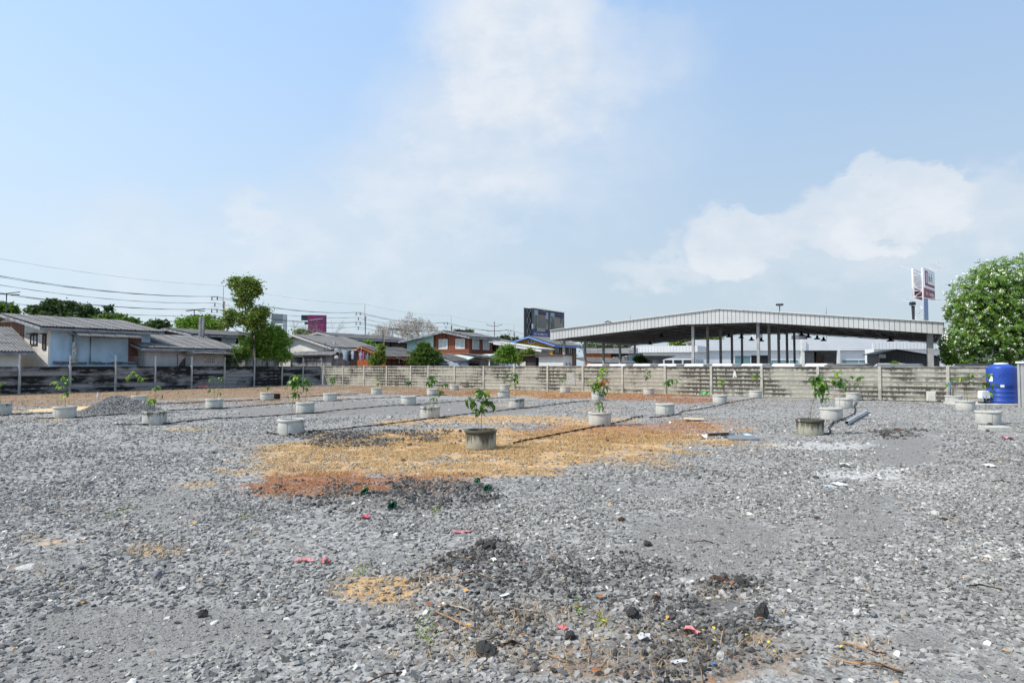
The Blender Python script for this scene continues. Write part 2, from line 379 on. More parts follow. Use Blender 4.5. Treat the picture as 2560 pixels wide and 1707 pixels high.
# ------------------------------------------------------------------ loose stones (nobody could count them): points carrying instances
def stone_group(name, mat, kind, nvar=6):
    ng = bpy.data.node_groups.new(name, 'GeometryNodeTree')
    ng.interface.new_socket('Geometry', in_out='INPUT', socket_type='NodeSocketGeometry')
    ng.interface.new_socket('Geometry', in_out='OUTPUT', socket_type='NodeSocketGeometry')
    q = NT(ng); gi = q.new('NodeGroupInput'); go = q.new('NodeGroupOutput')
    join = q.new('GeometryNodeJoinGeometry')
    for k in range(nvar):
        if kind == 'slate' and k < 4:
            p = q.new('GeometryNodeMeshCylinder', fill_type='NGON'); p.inputs['Vertices'].default_value = (5, 6, 4, 7)[k]
            p.inputs['Radius'].default_value = 1.0; p.inputs['Depth'].default_value = 1.4
        else:
            p = q.new('GeometryNodeMeshIcoSphere'); p.inputs['Radius'].default_value = 1.0; p.inputs['Subdivisions'].default_value = 2 if kind == 'clod' else 1
        nz = q.new('ShaderNodeTexNoise', noise_dimensions='4D'); nz.inputs['W'].default_value = k * 7.7; nz.inputs['Scale'].default_value = 1.1 if kind != 'clod' else 1.5
        sub = q.new('ShaderNodeVectorMath', operation='SUBTRACT'); q.l.new(nz.outputs['Color'], sub.inputs[0]); sub.inputs[1].default_value = (.5, .5, .5)
        scv = q.new('ShaderNodeVectorMath', operation='SCALE'); q.l.new(sub.outputs[0], scv.inputs[0]); scv.inputs[3].default_value = 1.9 if kind != 'clod' else 2.4
        sp_ = q.new('GeometryNodeSetPosition'); q.l.new(p.outputs[0], sp_.inputs[0]); q.l.new(scv.outputs[0], sp_.inputs['Offset'])
        sm = q.new('GeometryNodeSetMaterial'); q.l.new(sp_.outputs[0], sm.inputs[0]); sm.inputs['Material'].default_value = mat
        g2 = q.new('GeometryNodeGeometryToInstance'); q.l.new(sm.outputs[0], g2.inputs[0]); q.l.new(g2.outputs[0], join.inputs[0])
    iop = q.new('GeometryNodeInstanceOnPoints'); iop.inputs['Pick Instance'].default_value = True
    q.l.new(gi.outputs[0], iop.inputs['Points']); q.l.new(join.outputs[0], iop.inputs['Instance'])
    for nm, dt, sk in (('rot', 'FLOAT_VECTOR', 'Rotation'), ('scl', 'FLOAT_VECTOR', 'Scale'), ('idx', 'INT', 'Instance Index')):
        a = q.new('GeometryNodeInputNamedAttribute', data_type=dt); a.inputs[0].default_value = nm
        q.l.new(a.outputs[0], iop.inputs[sk])
    q.l.new(iop.outputs[0], go.inputs[0])
    return ng
def stone_mat(name, stops):
    m, t, b = mat_base(name)
    a = t.new('ShaderNodeAttribute', attribute_name='tint', attribute_type='INSTANCER')
    cr = t.new('ShaderNodeValToRGB'); t.put(cr.inputs[0], a.outputs['Fac']); cr.color_ramp.interpolation = 'LINEAR'
    e = cr.color_ramp.elements
    while len(e) < len(stops): e.new(0.5)
    for i, (p, c_) in enumerate(stops): e[i].position = p; e[i].color = (*c_, 1)
    o = t.new('ShaderNodeTexCoord').outputs['Object']
    c_ = t.mix(t.ramp(t.noise(o, 2.5, 4, .6), .3, .7, 0.75, 1.2), (0, 0, 0), cr.outputs[0])
    t.put(b.inputs['Base Color'], c_); b.inputs['Roughness'].default_value = 0.85; b.inputs['Specular IOR Level'].default_value = 0.25
    return m
def scatter(name, label, cat, P, scl, tint, mat, kind, flatz=0.5, tilt=0.35, parent=None):
    n = len(P); me = bpy.data.meshes.new(name); me.vertices.add(n); me.vertices.foreach_set('co', P.astype(np.float32).ravel())
    rot = np.stack([rng.normal(0, tilt, n), rng.normal(0, tilt, n), rng.uniform(0, 6.283, n)], 1).astype(np.float32)
    sc = np.stack([scl * rng.uniform(.75, 1.35, n), scl * rng.uniform(.7, 1.1, n), scl * flatz * rng.uniform(.5, 1.4, n)], 1).astype(np.float32)
    me.attributes.new('rot', 'FLOAT_VECTOR', 'POINT').data.foreach_set('vector', rot.ravel())
    me.attributes.new('scl', 'FLOAT_VECTOR', 'POINT').data.foreach_set('vector', sc.ravel())
    me.attributes.new('idx', 'INT', 'POINT').data.foreach_set('value', rng.integers(0, 6, n).astype(np.int32))
    me.attributes.new('tint', 'FLOAT', 'POINT').data.foreach_set('value', tint.astype(np.float32))
    me.materials.append(mat)
    o = link(bpy.data.objects.new(name, me), parent)
    md = o.modifiers.new('scatter', 'NODES'); md.node_group = stone_group(name + '_nodes', mat, kind)
    return tag(o, label, cat, None, 'stuff')
def field(bands, keep):
    xs, ys, ss = [], [], []
    for (y0, y1, dens, s0, s1) in bands:
        hw = 0.9 * y1 + 0.8; n = int(2 * hw * (y1 - y0) * dens)
        x = rng.uniform(-hw, hw, n); y = rng.uniform(y0, y1, n); ok = np.abs(x) < 0.88 * y + 0.8
        x, y = x[ok], y[ok]; s = s0 + (s1 - s0) * rng.beta(1.3, 3.2, len(x))
        k = keep(x, y); ok = rng.random(len(x)) < k
        xs.append(x[ok]); ys.append(y[ok]); ss.append(s[ok])
    return np.concatenate(xs), np.concatenate(ys), np.concatenate(ss)
slate = stone_mat('slate_chips', [(0, (0.095, 0.09, 0.084)), (.45, (0.275, 0.263, 0.242)), (.8, (0.405, 0.388, 0.355)), (.93, (0.55, 0.52, 0.475)), (.97, (0.78, 0.75, 0.69)), (1.0, (0.46, 0.33, 0.2))])
def keepg(x, y):
    f, st, ru, so_, ea = (mask(k, x, y) for k in ('fine', 'straw', 'rust', 'soil', 'earth'))
    dirt = fbm(x, y, 0.9, 77, 4)
    return np.clip(0.35 + 1.5 * sst(.35, .62, dirt), 0, 1) * (1 - .93 * np.minimum(1, f * 1.25)) * (1 - .85 * st) * (1 - .7 * ru) * (1 - .6 * so_) * (1 - .75 * ea)
x, y, s = field([(3.0, 4.6, 1750, .009, .034), (4.6, 6.5, 1250, .010, .036), (6.5, 9.5, 750, .012, .036), (9.5, 14, 330, .014, .04), (14, 22, 120, .017, .045), (22, 34, 45, .02, .05)], keepg)
z = gheight(x, y) + s * 0.18
ti = np.clip(rng.normal(.46, .2, len(x)) + (fbm(x, y, .5, 4, 3) - .5) * .25, 0, .92)
odd = rng.random(len(x)); ti = np.where(odd < .012, rng.uniform(.94, .975, len(x)), ti); ti = np.where(odd > .996, 1.0, ti)
lim = mask('lime', x, y); ti = np.where(rng.random(len(x)) < lim * .5, rng.uniform(.86, .96, len(x)), ti)
fx, fy, fs = field([(3.0, 4.6, 2600, .003, .0095), (4.6, 6.5, 1700, .004, .011), (6.5, 10, 600, .006, .014)], lambda x, y: np.clip(.12 + mask('fine', x, y) + .5 * mask('earth', x, y), 0, 1))
x, y, s = np.concatenate([x, fx]), np.concatenate([y, fy]), np.concatenate([s, fs]); z = gheight(x, y) + s * .18; ti = np.concatenate([ti, np.clip(rng.normal(.42, .22, len(fx)), 0, .95)])
scatter('gravel', 'grey crushed slate gravel spread over the lot', 'gravel', np.stack([x, y, z], 1), s, ti, slate, 'slate', 0.38, 0.4)
# dark clods of dug soil
clodm = stone_mat('soil_clods', [(0, (0.05, 0.046, 0.042)), (.5, (0.11, 0.103, 0.095)), (1, (0.25, 0.24, 0.22))])
x, y, s = field([(3.0, 6.5, 1700, .004, .03), (6.5, 11, 1000, .007, .038), (11, 18, 420, .012, .055)], lambda x, y: mask('soil', x, y) ** 1.1 * sst(.33, .58, fbm(x, y, 1.7, 91, 3)))
z = gheight(x, y) + s * 0.35
scatter('soil_clods', 'dark clods of dug soil scattered in low heaps', 'soil', np.stack([x, y, z], 1), s, rng.random(len(x)), clodm, 'clod', 0.8, 0.5)

# ------------------------------------------------------------------ dry grass
def blades(x, y, ln, wd, lean, name, label, mat):
    n = len(x); a = rng.uniform(0, 6.283, n); up = np.clip(rng.normal(lean, .22, n), .03, .95)
    z0 = gheight(x, y)
    dx, dy = np.cos(a) * ln * np.sqrt(1 - up ** 2), np.sin(a) * ln * np.sqrt(1 - up ** 2); dz = ln * up
    wx, wy = -np.sin(a) * wd, np.cos(a) * wd
    P0 = np.stack([x - wx, y - wy, z0], 1); P1 = np.stack([x + wx, y + wy, z0], 1)
    M0 = np.stack([x + dx * .5 - wx * .8, y + dy * .5 - wy * .8, z0 + dz * .62], 1); M1 = M0 + np.stack([wx * 1.6, wy * 1.6, 0 * wx], 1)
    T = np.stack([x + dx, y + dy, z0 + dz * .85 + .002], 1)
    V = np.stack([P0, P1, M1, M0, T], 1).reshape(-1, 3); b0 = np.arange(n) * 5
    Fq = np.concatenate([np.stack([b0, b0 + 1, b0 + 2], 1), np.stack([b0, b0 + 2, b0 + 3], 1), np.stack([b0 + 3, b0 + 2, b0 + 4], 1)])
    o = link(bpy.data.objects.new(name, npmesh(name, V, Fq, mat)))
    return tag(o, label, 'grass', None, 'stuff')
strawm = leafmat('straw', (0.42, 0.25, 0.10), (0.72, 0.50, 0.255), (0.28, 0.14, 0.06), .15, .15, .7)
rustm = leafmat('rust_straw', (0.22, 0.08, 0.033), (0.46, 0.20, 0.08), (0.5, 0.3, 0.12), .12, .1, .8)
def keeps(k, p): return lambda x, y: mask(k, x, y) ** p * sst(.3, .55, fbm(x, y, 2.2, 55, 3))
x, y, s = field([(3, 6.5, 1800, .03, .16), (6.5, 10, 2200, .03, .16), (10, 17, 2100, .04, .16), (17, 30, 200, .06, .2), (30, 52, 45, .08, .25)], keeps('straw', 1.3))
x2, y2, s2 = field([(3, 6.5, 2000, .03, .17), (6.5, 11, 900, .03, .14)], keeps('litter', 1.2)); x, y, s = np.concatenate([x, x2]), np.concatenate([y, y2]), np.concatenate([s, s2])
blades(x, y, s, np.maximum(.0007 + .00022 * y, .0015), .33, 'dry_grass', 'dry straw coloured grass lying over the gravel', strawm)
x, y, s = field([(3, 8, 500, .02, .12), (8, 12, 900, .03, .13), (12, 20, 420, .03, .13), (20, 45, 110, .05, .16)], keeps('rust', 1.2))
blades(x, y, s, .0016 + .00028 * y, .3, 'rusty_grass', 'rust brown dead grass in low mats', rustm)
earthg = leafmat('earth_straw', (0.24, 0.14, 0.07), (0.45, 0.29, 0.15), (0.16, 0.09, 0.05), .2, .1, .8)
x, y, s = field([(22, 34, 55, .04, .14), (34, 56, 45, .05, .18)], keeps('earth', 1.0))
blades(x, y, s, .002 + .0003 * y, .3, 'brown_grass', 'short brown grass stubble along the boundary walls', earthg)
greenw = leafmat('weed_green', (0.11, 0.19, 0.03), (0.30, 0.33, 0.06), None, 0, .25, .5)
wp = [(285, 1168, 25), (255, 1185, 22), (560, 1190, 12), (970, 1445, 16), (1385, 1440, 12), (825, 1310, 18), (1000, 1172, 8), (1330, 1408, 10), (990, 1455, 14), (450, 985, 30), (470, 984, 30)]
xs, ys = [], []
for (a_, b_, r_) in wp:
    g_ = G(a_ * D, b_ * D); k = 60
    xs.append(g_.x + rng.normal(0, r_ * g_.y / F * .6, k)); ys.append(g_.y + rng.normal(0, .1, k))
x, y = np.concatenate(xs), np.concatenate(ys)
blades(x, y, rng.uniform(.02, .07, len(x)), .003 + .0002 * y, .45, 'green_weeds', 'sparse green weeds between the stones', greenw)
# ------------------------------------------------------------------ boundary walls of precast concrete planks
def wallmat(name, ph_, light, dark, k_dark, k_top, streak=5.0, moss=0.0, lo=0.2, hz=1.0, ob=0.0):
    m, t, b = mat_base(name)
    o = t.new('ShaderNodeTexCoord').outputs['Object']; p = t.new('ShaderNodeNewGeometry').outputs['Position']
    sp = t.new('ShaderNodeSeparateXYZ'); t.put(sp.inputs[0], o); spw = t.new('ShaderNodeSeparateXYZ'); t.put(spw.inputs[0], p)
    oi = t.new('ShaderNodeObjectInfo').outputs['Random']
    big = t.math('ADD', t.noise(t.vscale(p, (1, 1, hz)), 0.4, 4, 0.6), t.math('MULTIPLY', t.math('SUBTRACT', oi, .5), ob)); mid = t.noise(p, 3.0, 5, 0.65)
    st = t.noise(t.vscale(p, (streak, streak, 0.8)), 1.6, 5, 0.65)
    c = t.mix(t.ramp(mid, .3, .7), [x * .8 for x in light], light)
    c = t.mix(t.ramp(oi, 0.0, 1.0, 0.0, .35), c, [x * .72 for x in light])
    # rain streaks start at the upper edge of every plank, mould gathers along the coping
    top = t.ramp(sp.outputs[2], 0.02, 0.24)
    dk = t.math('MULTIPLY', t.ramp(t.math('ADD', t.math('MULTIPLY', st, .8), t.math('MULTIPLY', top, .30)), .55 - moss, .76 - moss), t.ramp(big, .38, .58, lo, 1.0))
    dk = t.math('MULTIPLY', dk, k_dark)
    cop = t.math('MULTIPLY', t.ramp(t.math('ADD', spw.outputs[2], t.math('MULTIPLY', t.math('SUBTRACT', st, .5), .7)), 1.45, 1.85), k_top)
    vcr = t.new('ShaderNodeTexVoronoi', feature='DISTANCE_TO_EDGE'); t.put(vcr.inputs['Vector'], t.vscale(p, (1.3, 1.3, 4.0))); vcr.inputs['Scale'].default_value = 1.0
    crack = t.math('MULTIPLY', t.ramp(vcr.outputs['Distance'], .03, .0), t.ramp(mid, .45, .6, 0, .6))
    joint = t.math('MAXIMUM', t.ramp(sp.outputs[2], .035, .0, 0, .75), t.ramp(sp.outputs[2], ph_ - .03, ph_ - .004, 0, .75))
    joint = t.math('MULTIPLY', joint, t.ramp(mid, .35, .6, .45, 1.0))
    f = t.math('MAXIMUM', joint, t.math('MAXIMUM', t.math('MAXIMUM', dk, cop), crack), clamp=True)
    c = t.mix(f, c, dark)
    t.put(b.inputs['Base Color'], c); b.inputs['Roughness'].default_value = 0.9; b.inputs['Specular IOR Level'].default_value = 0.2
    bumpy(t, b, t.noise(p, 25, 5, .7), 0.35, 0.02)
    return m
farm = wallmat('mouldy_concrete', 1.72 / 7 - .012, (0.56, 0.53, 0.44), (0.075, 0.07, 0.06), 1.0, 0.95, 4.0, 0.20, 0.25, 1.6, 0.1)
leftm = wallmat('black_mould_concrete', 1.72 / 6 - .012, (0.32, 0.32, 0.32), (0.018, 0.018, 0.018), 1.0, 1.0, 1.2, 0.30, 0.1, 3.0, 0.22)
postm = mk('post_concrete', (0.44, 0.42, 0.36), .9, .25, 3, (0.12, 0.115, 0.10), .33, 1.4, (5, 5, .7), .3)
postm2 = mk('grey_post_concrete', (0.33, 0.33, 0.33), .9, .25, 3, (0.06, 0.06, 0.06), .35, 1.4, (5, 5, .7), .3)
copem = mk('coping_concrete', (0.34, 0.325, 0.28), .9, .25, 3, (0.08, 0.078, 0.07), .45, 1.1, None, .3)
WH = 1.78
def plank_mesh(name, L, h, mat):
    m = MB(); t_ = .05; ch = .012
    m.prism([(-t_ / 2, 0), (t_ / 2, 0), (t_ / 2, h), (-t_ / 2 + ch, h), (-t_ / 2, h - ch)], 'x', 0, L)
    m.box(0, L, -.004, .016, h - .004, h + .03)      # tongue that closes the joint
    return m.mesh(name, mat)
def wall(name, label, pts, rows, panelm, pm, post_h, cap):
    root = empty(name, (pts[0].x, pts[0].y, 0), 0, label, 'wall')
    o0 = Vector((pts[0].x, pts[0].y, 0)); ph = (WH - .06) / rows
    pmesh = bevel_mesh(MB().box(-.075, .075, -.085, .085, -.2, post_h), 'wall_post', pm)
    for i, p in enumerate(pts):
        a = pts[min(i + 1, len(pts) - 1)] - pts[max(i - 1, 0)]; rz = math.atan2(a.y, a.x)
        q = inst('post', pmesh, root, Vector((p.x, p.y, 0)) - o0, (random.uniform(-.006, .006), random.uniform(-.006, .006), rz))
        q.scale.z = random.uniform(.985, 1.012)
    unit = plank_mesh('plank', 1.0, ph - .012, panelm)
    for i in range(len(pts) - 1):
        a, b_ = pts[i], pts[i + 1]; d = b_ - a; L = d.length - .1; rz = math.atan2(d.y, d.x); u = d.normalized()
        sag = random.uniform(-.012, .012)
        for r in range(rows):
            off = random.uniform(-.009, .009); nrm = Vector((-u.y, u.x, 0))
            lo = Vector((a.x, a.y, 0)) - o0 + u * .05 + nrm * off; lo.z = r * ph + sag * r / rows
            inst('plank', unit, root, lo, (random.uniform(-.012, .012), random.uniform(-.0012, .0012), rz), (L, 1, 1))
        if cap:
            m = MB().box(0, L, -.055, .055, WH - .062, WH)
            c_ = m.build('coping', copem, root); c_.location = Vector((a.x, a.y, sag)) - o0 + u * .05; c_.rotation_euler.z = rz
    return root
def bevel_mesh(m, name, mat):
    me = m.mesh(name, mat); bm = bmesh.new(); bm.from_mesh(me)
    bmesh.ops.bevel(bm, geom=bm.edges[:], offset=.012, segments=1, affect='EDGES'); bm.to_mesh(me); bm.free(); return me
def FWZ(px): return 42.7 * 2416 / (px + 860)          # depth of the far wall along the picture
def LWZ(px): return 61.96 * 1419 / (2224.0 - px)      # depth of the left wall
def wp(px, zf): Y = zf(px); return Vector((X(px, Y), Y, 0))
far_px = [812, 859, 911.6, 968, 1028, 1071.6, 1137.5, 1209.8, 1286.3, 1369.6, 1457.5, 1556.4, 1662.6, 1778, 1904, 2044, 2198, 2368, 2552, 2760]
far_wall = wall('boundary_wall', 'sunlit mould streaked concrete plank wall across the back of the lot', [wp(p, FWZ) for p in far_px], 7, farm, postm, WH + .02, True)
left_px = [-330, -130, 49.6, 175.5, 289, 388.4, 479.5, 561.2, 635.6, 705, 757, 803]
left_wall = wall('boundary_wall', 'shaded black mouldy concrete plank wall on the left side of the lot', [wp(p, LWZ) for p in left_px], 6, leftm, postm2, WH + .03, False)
# old white paint smears on the back wall
smear2 = mk('faded_smear', (.40, .39, .37), .9, .15, 8, (.3, .29, .26), .45, 7)
smear = mk('white_smear', (.66, .65, .62), .85, .15, 8, (.45, .43, .38), .35, 9)
for (pts, nm) in (([(1832, 944), (1833, 934), (1835, 926), (1838, 925), (1840, 934), (1842, 943), (1839, 944), (1837, 938), (1835, 944)], 'paint_smear'), ([(1417, 932), (1437, 931), (1439, 962), (1418, 962)], 'paint_smear')):
    m = MB(); fr = [wp(p, FWZ) + Vector((-.599, -.801, 0)) * .052 for p, _ in pts]
    P = [Vector((q.x, q.y, Z(b_, q.y))) - far_wall.location for q, (_, b_) in zip(fr, pts)]; n_ = Vector((-.599, -.801, 0)) * .004
    m.poly(P); m.poly([p + n_ for p in P]); k = len(P)
    for i in range(k): m.f.append((i, (i + 1) % k, k + (i + 1) % k, k + i))
    m.build(nm, smear if pts[0][0] > 1500 else smear2, far_wall)
# wire fence standing on the left wall
galv = flat('galvanised_steel', (0.55, 0.56, 0.57), .45, .6)
wf = empty('wire_fence', wp(49.6, LWZ), 0, 'thin wire fence strung on steel stanchions above the left wall', 'fence')
base = wf.location.copy(); tops = []
for p in left_px[1:]:
    q = wp(p, LWZ); m = MB().box(-.03, .03, -.03, .03, 1.2, 2.52); m.box(-.03, .08, -.008, .0, 2.3, 2.36)
    o = m.build('stanchion', galv, wf); o.location = q - base + Vector((.09, -.12, 0)); o.rotation_euler.z = R(59); tops.append(q + Vector((.09, -.12, 0)))
for k, zz in enumerate((1.9, 2.06, 2.22, 2.36, 2.48)):
    pts = []
    for i in range(len(tops) - 1):
        for u in (0, .25, .5, .75):
            q = tops[i].lerp(tops[i + 1], u) - base; q.z = zz - .05 * 4 * u * (1 - u); pts.append(q)
    q = tops[-1] - base; q.z = zz; pts.append(q)
    MB().tube(pts, .007, 4, False).build('wire', galv, wf)
q = wp(780, LWZ) - base; MB().tube([q + Vector((0, -.1, 1.85)), wp(803, LWZ) - base + Vector((0, -.1, 2.45))], .025, 5).build('brace', galv, wf)

# ------------------------------------------------------------------ concrete ring planters and their saplings
def potmat(name, col, dirt, amt):
    m, t, b = mat_base(name)
    o = t.new('ShaderNodeTexCoord').outputs['Object']; oi = t.new('ShaderNodeObjectInfo')
    ad = t.new('ShaderNodeVectorMath', operation='ADD'); t.put(ad.inputs[0], o); t.put(ad.inputs[1], oi.outputs['Location'])
    p = ad.outputs[0]; sp = t.new('ShaderNodeSeparateXYZ'); t.put(sp.inputs[0], o)
    n_ = t.noise(p, 5, 5, .6); st = t.noise(t.vscale(p, (9, 9, 1.0)), 1.2, 5, .65)
    c = t.mix(t.ramp(n_, .3, .7), [x * .82 for x in col], col)
    f = t.math('ADD', t.math('MULTIPLY', st, .75), t.ramp(sp.outputs[2], .05, .36, 0, .22))
    c = t.mix(t.ramp(f, 1.02 - amt, 1.2 - amt), c, dirt)
    foot = t.ramp(t.math('ADD', sp.outputs[2], t.math('MULTIPLY', n_, .08)), .1, .03, 0, .5)
    c = t.mix(foot, c, (0.30, 0.29, 0.27))
    t.put(b.inputs['Base Color'], c); b.inputs['Roughness'].default_value = .9; b.inputs['Specular IOR Level'].default_value = .2
    bumpy(t, b, t.noise(p, 45, 4, .7), .3, .01)
    return m
PM = {'clean': potmat('ring_pale', (0.53, 0.52, 0.47), (0.20, 0.19, 0.16), .36), 'worn': potmat('ring_worn', (0.50, 0.49, 0.44), (0.13, 0.125, 0.10), .50),
      'moss': potmat('ring_mossy', (0.40, 0.385, 0.30), (0.085, 0.08, 0.06), .62)}
soilm = mk('pot_soil', (0.10, 0.08, 0.065), .95, .4, 14, (0.2, 0.17, 0.13), .4, 8, None, .8)
PR = .335
def ring_meshes(k):
    w_ = MB().lathe([(PR - .06, .0), (PR - .004, .0), (PR, .012), (PR, .325), (PR - .004, .335), (PR - .055, .335), (PR - .06, .2), (PR - .06, .0)], 40)
    r_ = MB().lathe([(PR - .055, .335), (PR + .012, .335), (PR + .02, .345), (PR + .02, .392), (PR + .01, .402), (PR - .045, .402), (PR - .055, .39), (PR - .055, .335)], 40)
    return w_.mesh('ring_wall_' + k, PM[k], True), r_.mesh('ring_rim_' + k, PM[k], True)
RM = {k: ring_meshes(k) for k in PM}
sm_ = MB(); sm_.v = [(0, 0, .33)]; 
for rr, zz in ((.12, .335), (.2, .318), (PR - .05, .30)):
    for j in range(16):
        a = j * math.pi / 8; sm_.v.append((rr * math.cos(a), rr * math.sin(a), zz + random.uniform(-.012, .012)))
for j in range(16):
    j2 = (j + 1) % 16; sm_.f.append((0, 1 + j, 1 + j2))
    for k in (0, 1): sm_.f.append((1 + k * 16 + j, 1 + (k + 1) * 16 + j, 1 + (k + 1) * 16 + j2, 1 + k * 16 + j2))
soil_me = sm_.mesh('pot_soil', soilm, True)
seam_me = MB().box(-.003, .003, -PR - .0035, -PR + .01, .01, .33).mesh('seam', flat('seam_dark', (0.2, 0.19, 0.17), .9))
barkg = mk('green_bark', (0.22, 0.19, 0.10), .8, .25, 8, None); barkb = mk('stake_bark', (0.34, 0.25, 0.16), .85, .25, 8, None)
def leaf_mesh(name, mat, droop, wd):
    m = MB(); n = 5
    for i in range(n + 1):
        u = i / n; wv = wd * math.sin(math.pi * min(1, .06 + u * .94)) ** .8 if i not in (0, n) else 0
        cx, cz = math.cos(droop * u) * u, -math.sin(droop * u * .9) * u * .9
        m.v += [(cx, -wv, cz + wv * .35), (cx, 0, cz), (cx, wv, cz + wv * .35)]
    for i in range(n):
        for j in (0, 1): m.f.append((i * 3 + j, i * 3 + j + 1, i * 3 + j + 4, i * 3 + j + 3))
    return m.mesh(name, mat, True)
lgreen = leafmat('mango_leaf', (0.055, 0.15, 0.022), (0.12, 0.24, 0.03), None, 0, .3, .35)
lpale = leafmat('young_leaf', (0.20, 0.34, 0.03), (0.33, 0.44, 0.06), None, 0, .4, .35)
ldark = leafmat('old_leaf', (0.035, 0.09, 0.025), (0.07, 0.14, 0.03), None, 0, .25, .3)
lred = leafmat('red_leaf', (0.30, 0.09, 0.03), (0.42, 0.17, 0.05), None, 0, .35, .4)
LM = {c: [leaf_mesh('leaf_%s_%d' % (c, i), mt, dr, wd) for i, (dr, wd) in enumerate(((.9, .20), (.5, .22), (1.25, .17)))] for c, mt in (('g', lgreen), ('y', lpale), ('d', ldark), ('r', lred))}
def pot(cx, by, kind, label):
    g = G(cx, by); g = g + Vector((g.x, g.y, 0)).normalized() * PR
    root = empty('ring_planter', (g.x, g.y, 0), 0, label, 'planter', 'concrete ring planters set out over the lot')
    wl, rm = RM[kind]; rz = random.uniform(0, 6.28)
    inst('ring_wall', wl, root, (0, 0, 0), (0, 0, rz)); inst('rim', rm, root, (random.uniform(-.004, .004), 0, 0), (0, 0, rz)); inst('soil', soil_me, root, (0, 0, 0), (0, 0, rz))
    inst('seam', seam_me, root, (0, 0, 0), (0, 0, math.atan2(g.x, -g.y) * 0 + random.uniform(-.9, .9) - math.atan2(g.x, g.y)))
    return g
def sapling(g, stems, clusters, label, lf=.22):
    Y = g.y; root = empty('sapling', (g.x, g.y, .3), 0, label, 'sapling', 'young saplings planted in the ring planters')
    b0 = Vector((g.x, g.y, .3)); paths = []
    for st in stems:
        pts = [at(p[0], p[1], Y + random.uniform(-.04, .04)) - b0 for p in st]
        pts[0] = Vector((pts[0].x, random.uniform(-.02, .02), 0.0)); n = len(pts); r0 = .013 if st is stems[0] else .009
        fine = []
        for i in range(n - 1):
            for u in (0, .5): fine.append(pts[i].lerp(pts[i + 1], u) + Vector((random.uniform(-.008, .008), random.uniform(-.008, .008), 0)) * (1 if (i or u) else 0))
        fine.append(pts[-1]); m_ = len(fine)
        MB().tube(fine, [r0 * (1 - .6 * i / (m_ - 1)) for i in range(m_)], 6).build('stem', barkb if random.random() < .5 else barkg, root, True); paths += fine
    for cl_ in clusters:
        px, py, n = cl_[:3]; n = int(n * 1.5 + .5); mix = cl_[3] if len(cl_) > 3 else 'gggyd'
        c = at(px, py, Y + random.uniform(-.1, .1)) - b0
        near = min(paths, key=lambda q: (q - c).length + max(0, q.z - c.z) * 2); hub = c + Vector((0, 0, .05))
        if (near - hub).length > .05: MB().tube([near, near.lerp(hub, .55) + Vector((0, 0, .02)), hub], [.006, .005, .003], 5).build('twig', barkg, root, True)
        for k in range(n):
            a = 6.283 * k / n + random.uniform(-.4, .4); L = lf * random.uniform(.75, 1.25)
            inst('leaf', random.choice(LM[random.choice(mix)]), root, hub + Vector((0, 0, random.uniform(-.05, .035))), (random.uniform(-.35, .35), random.uniform(-.55, .5), a), (L, L, L))
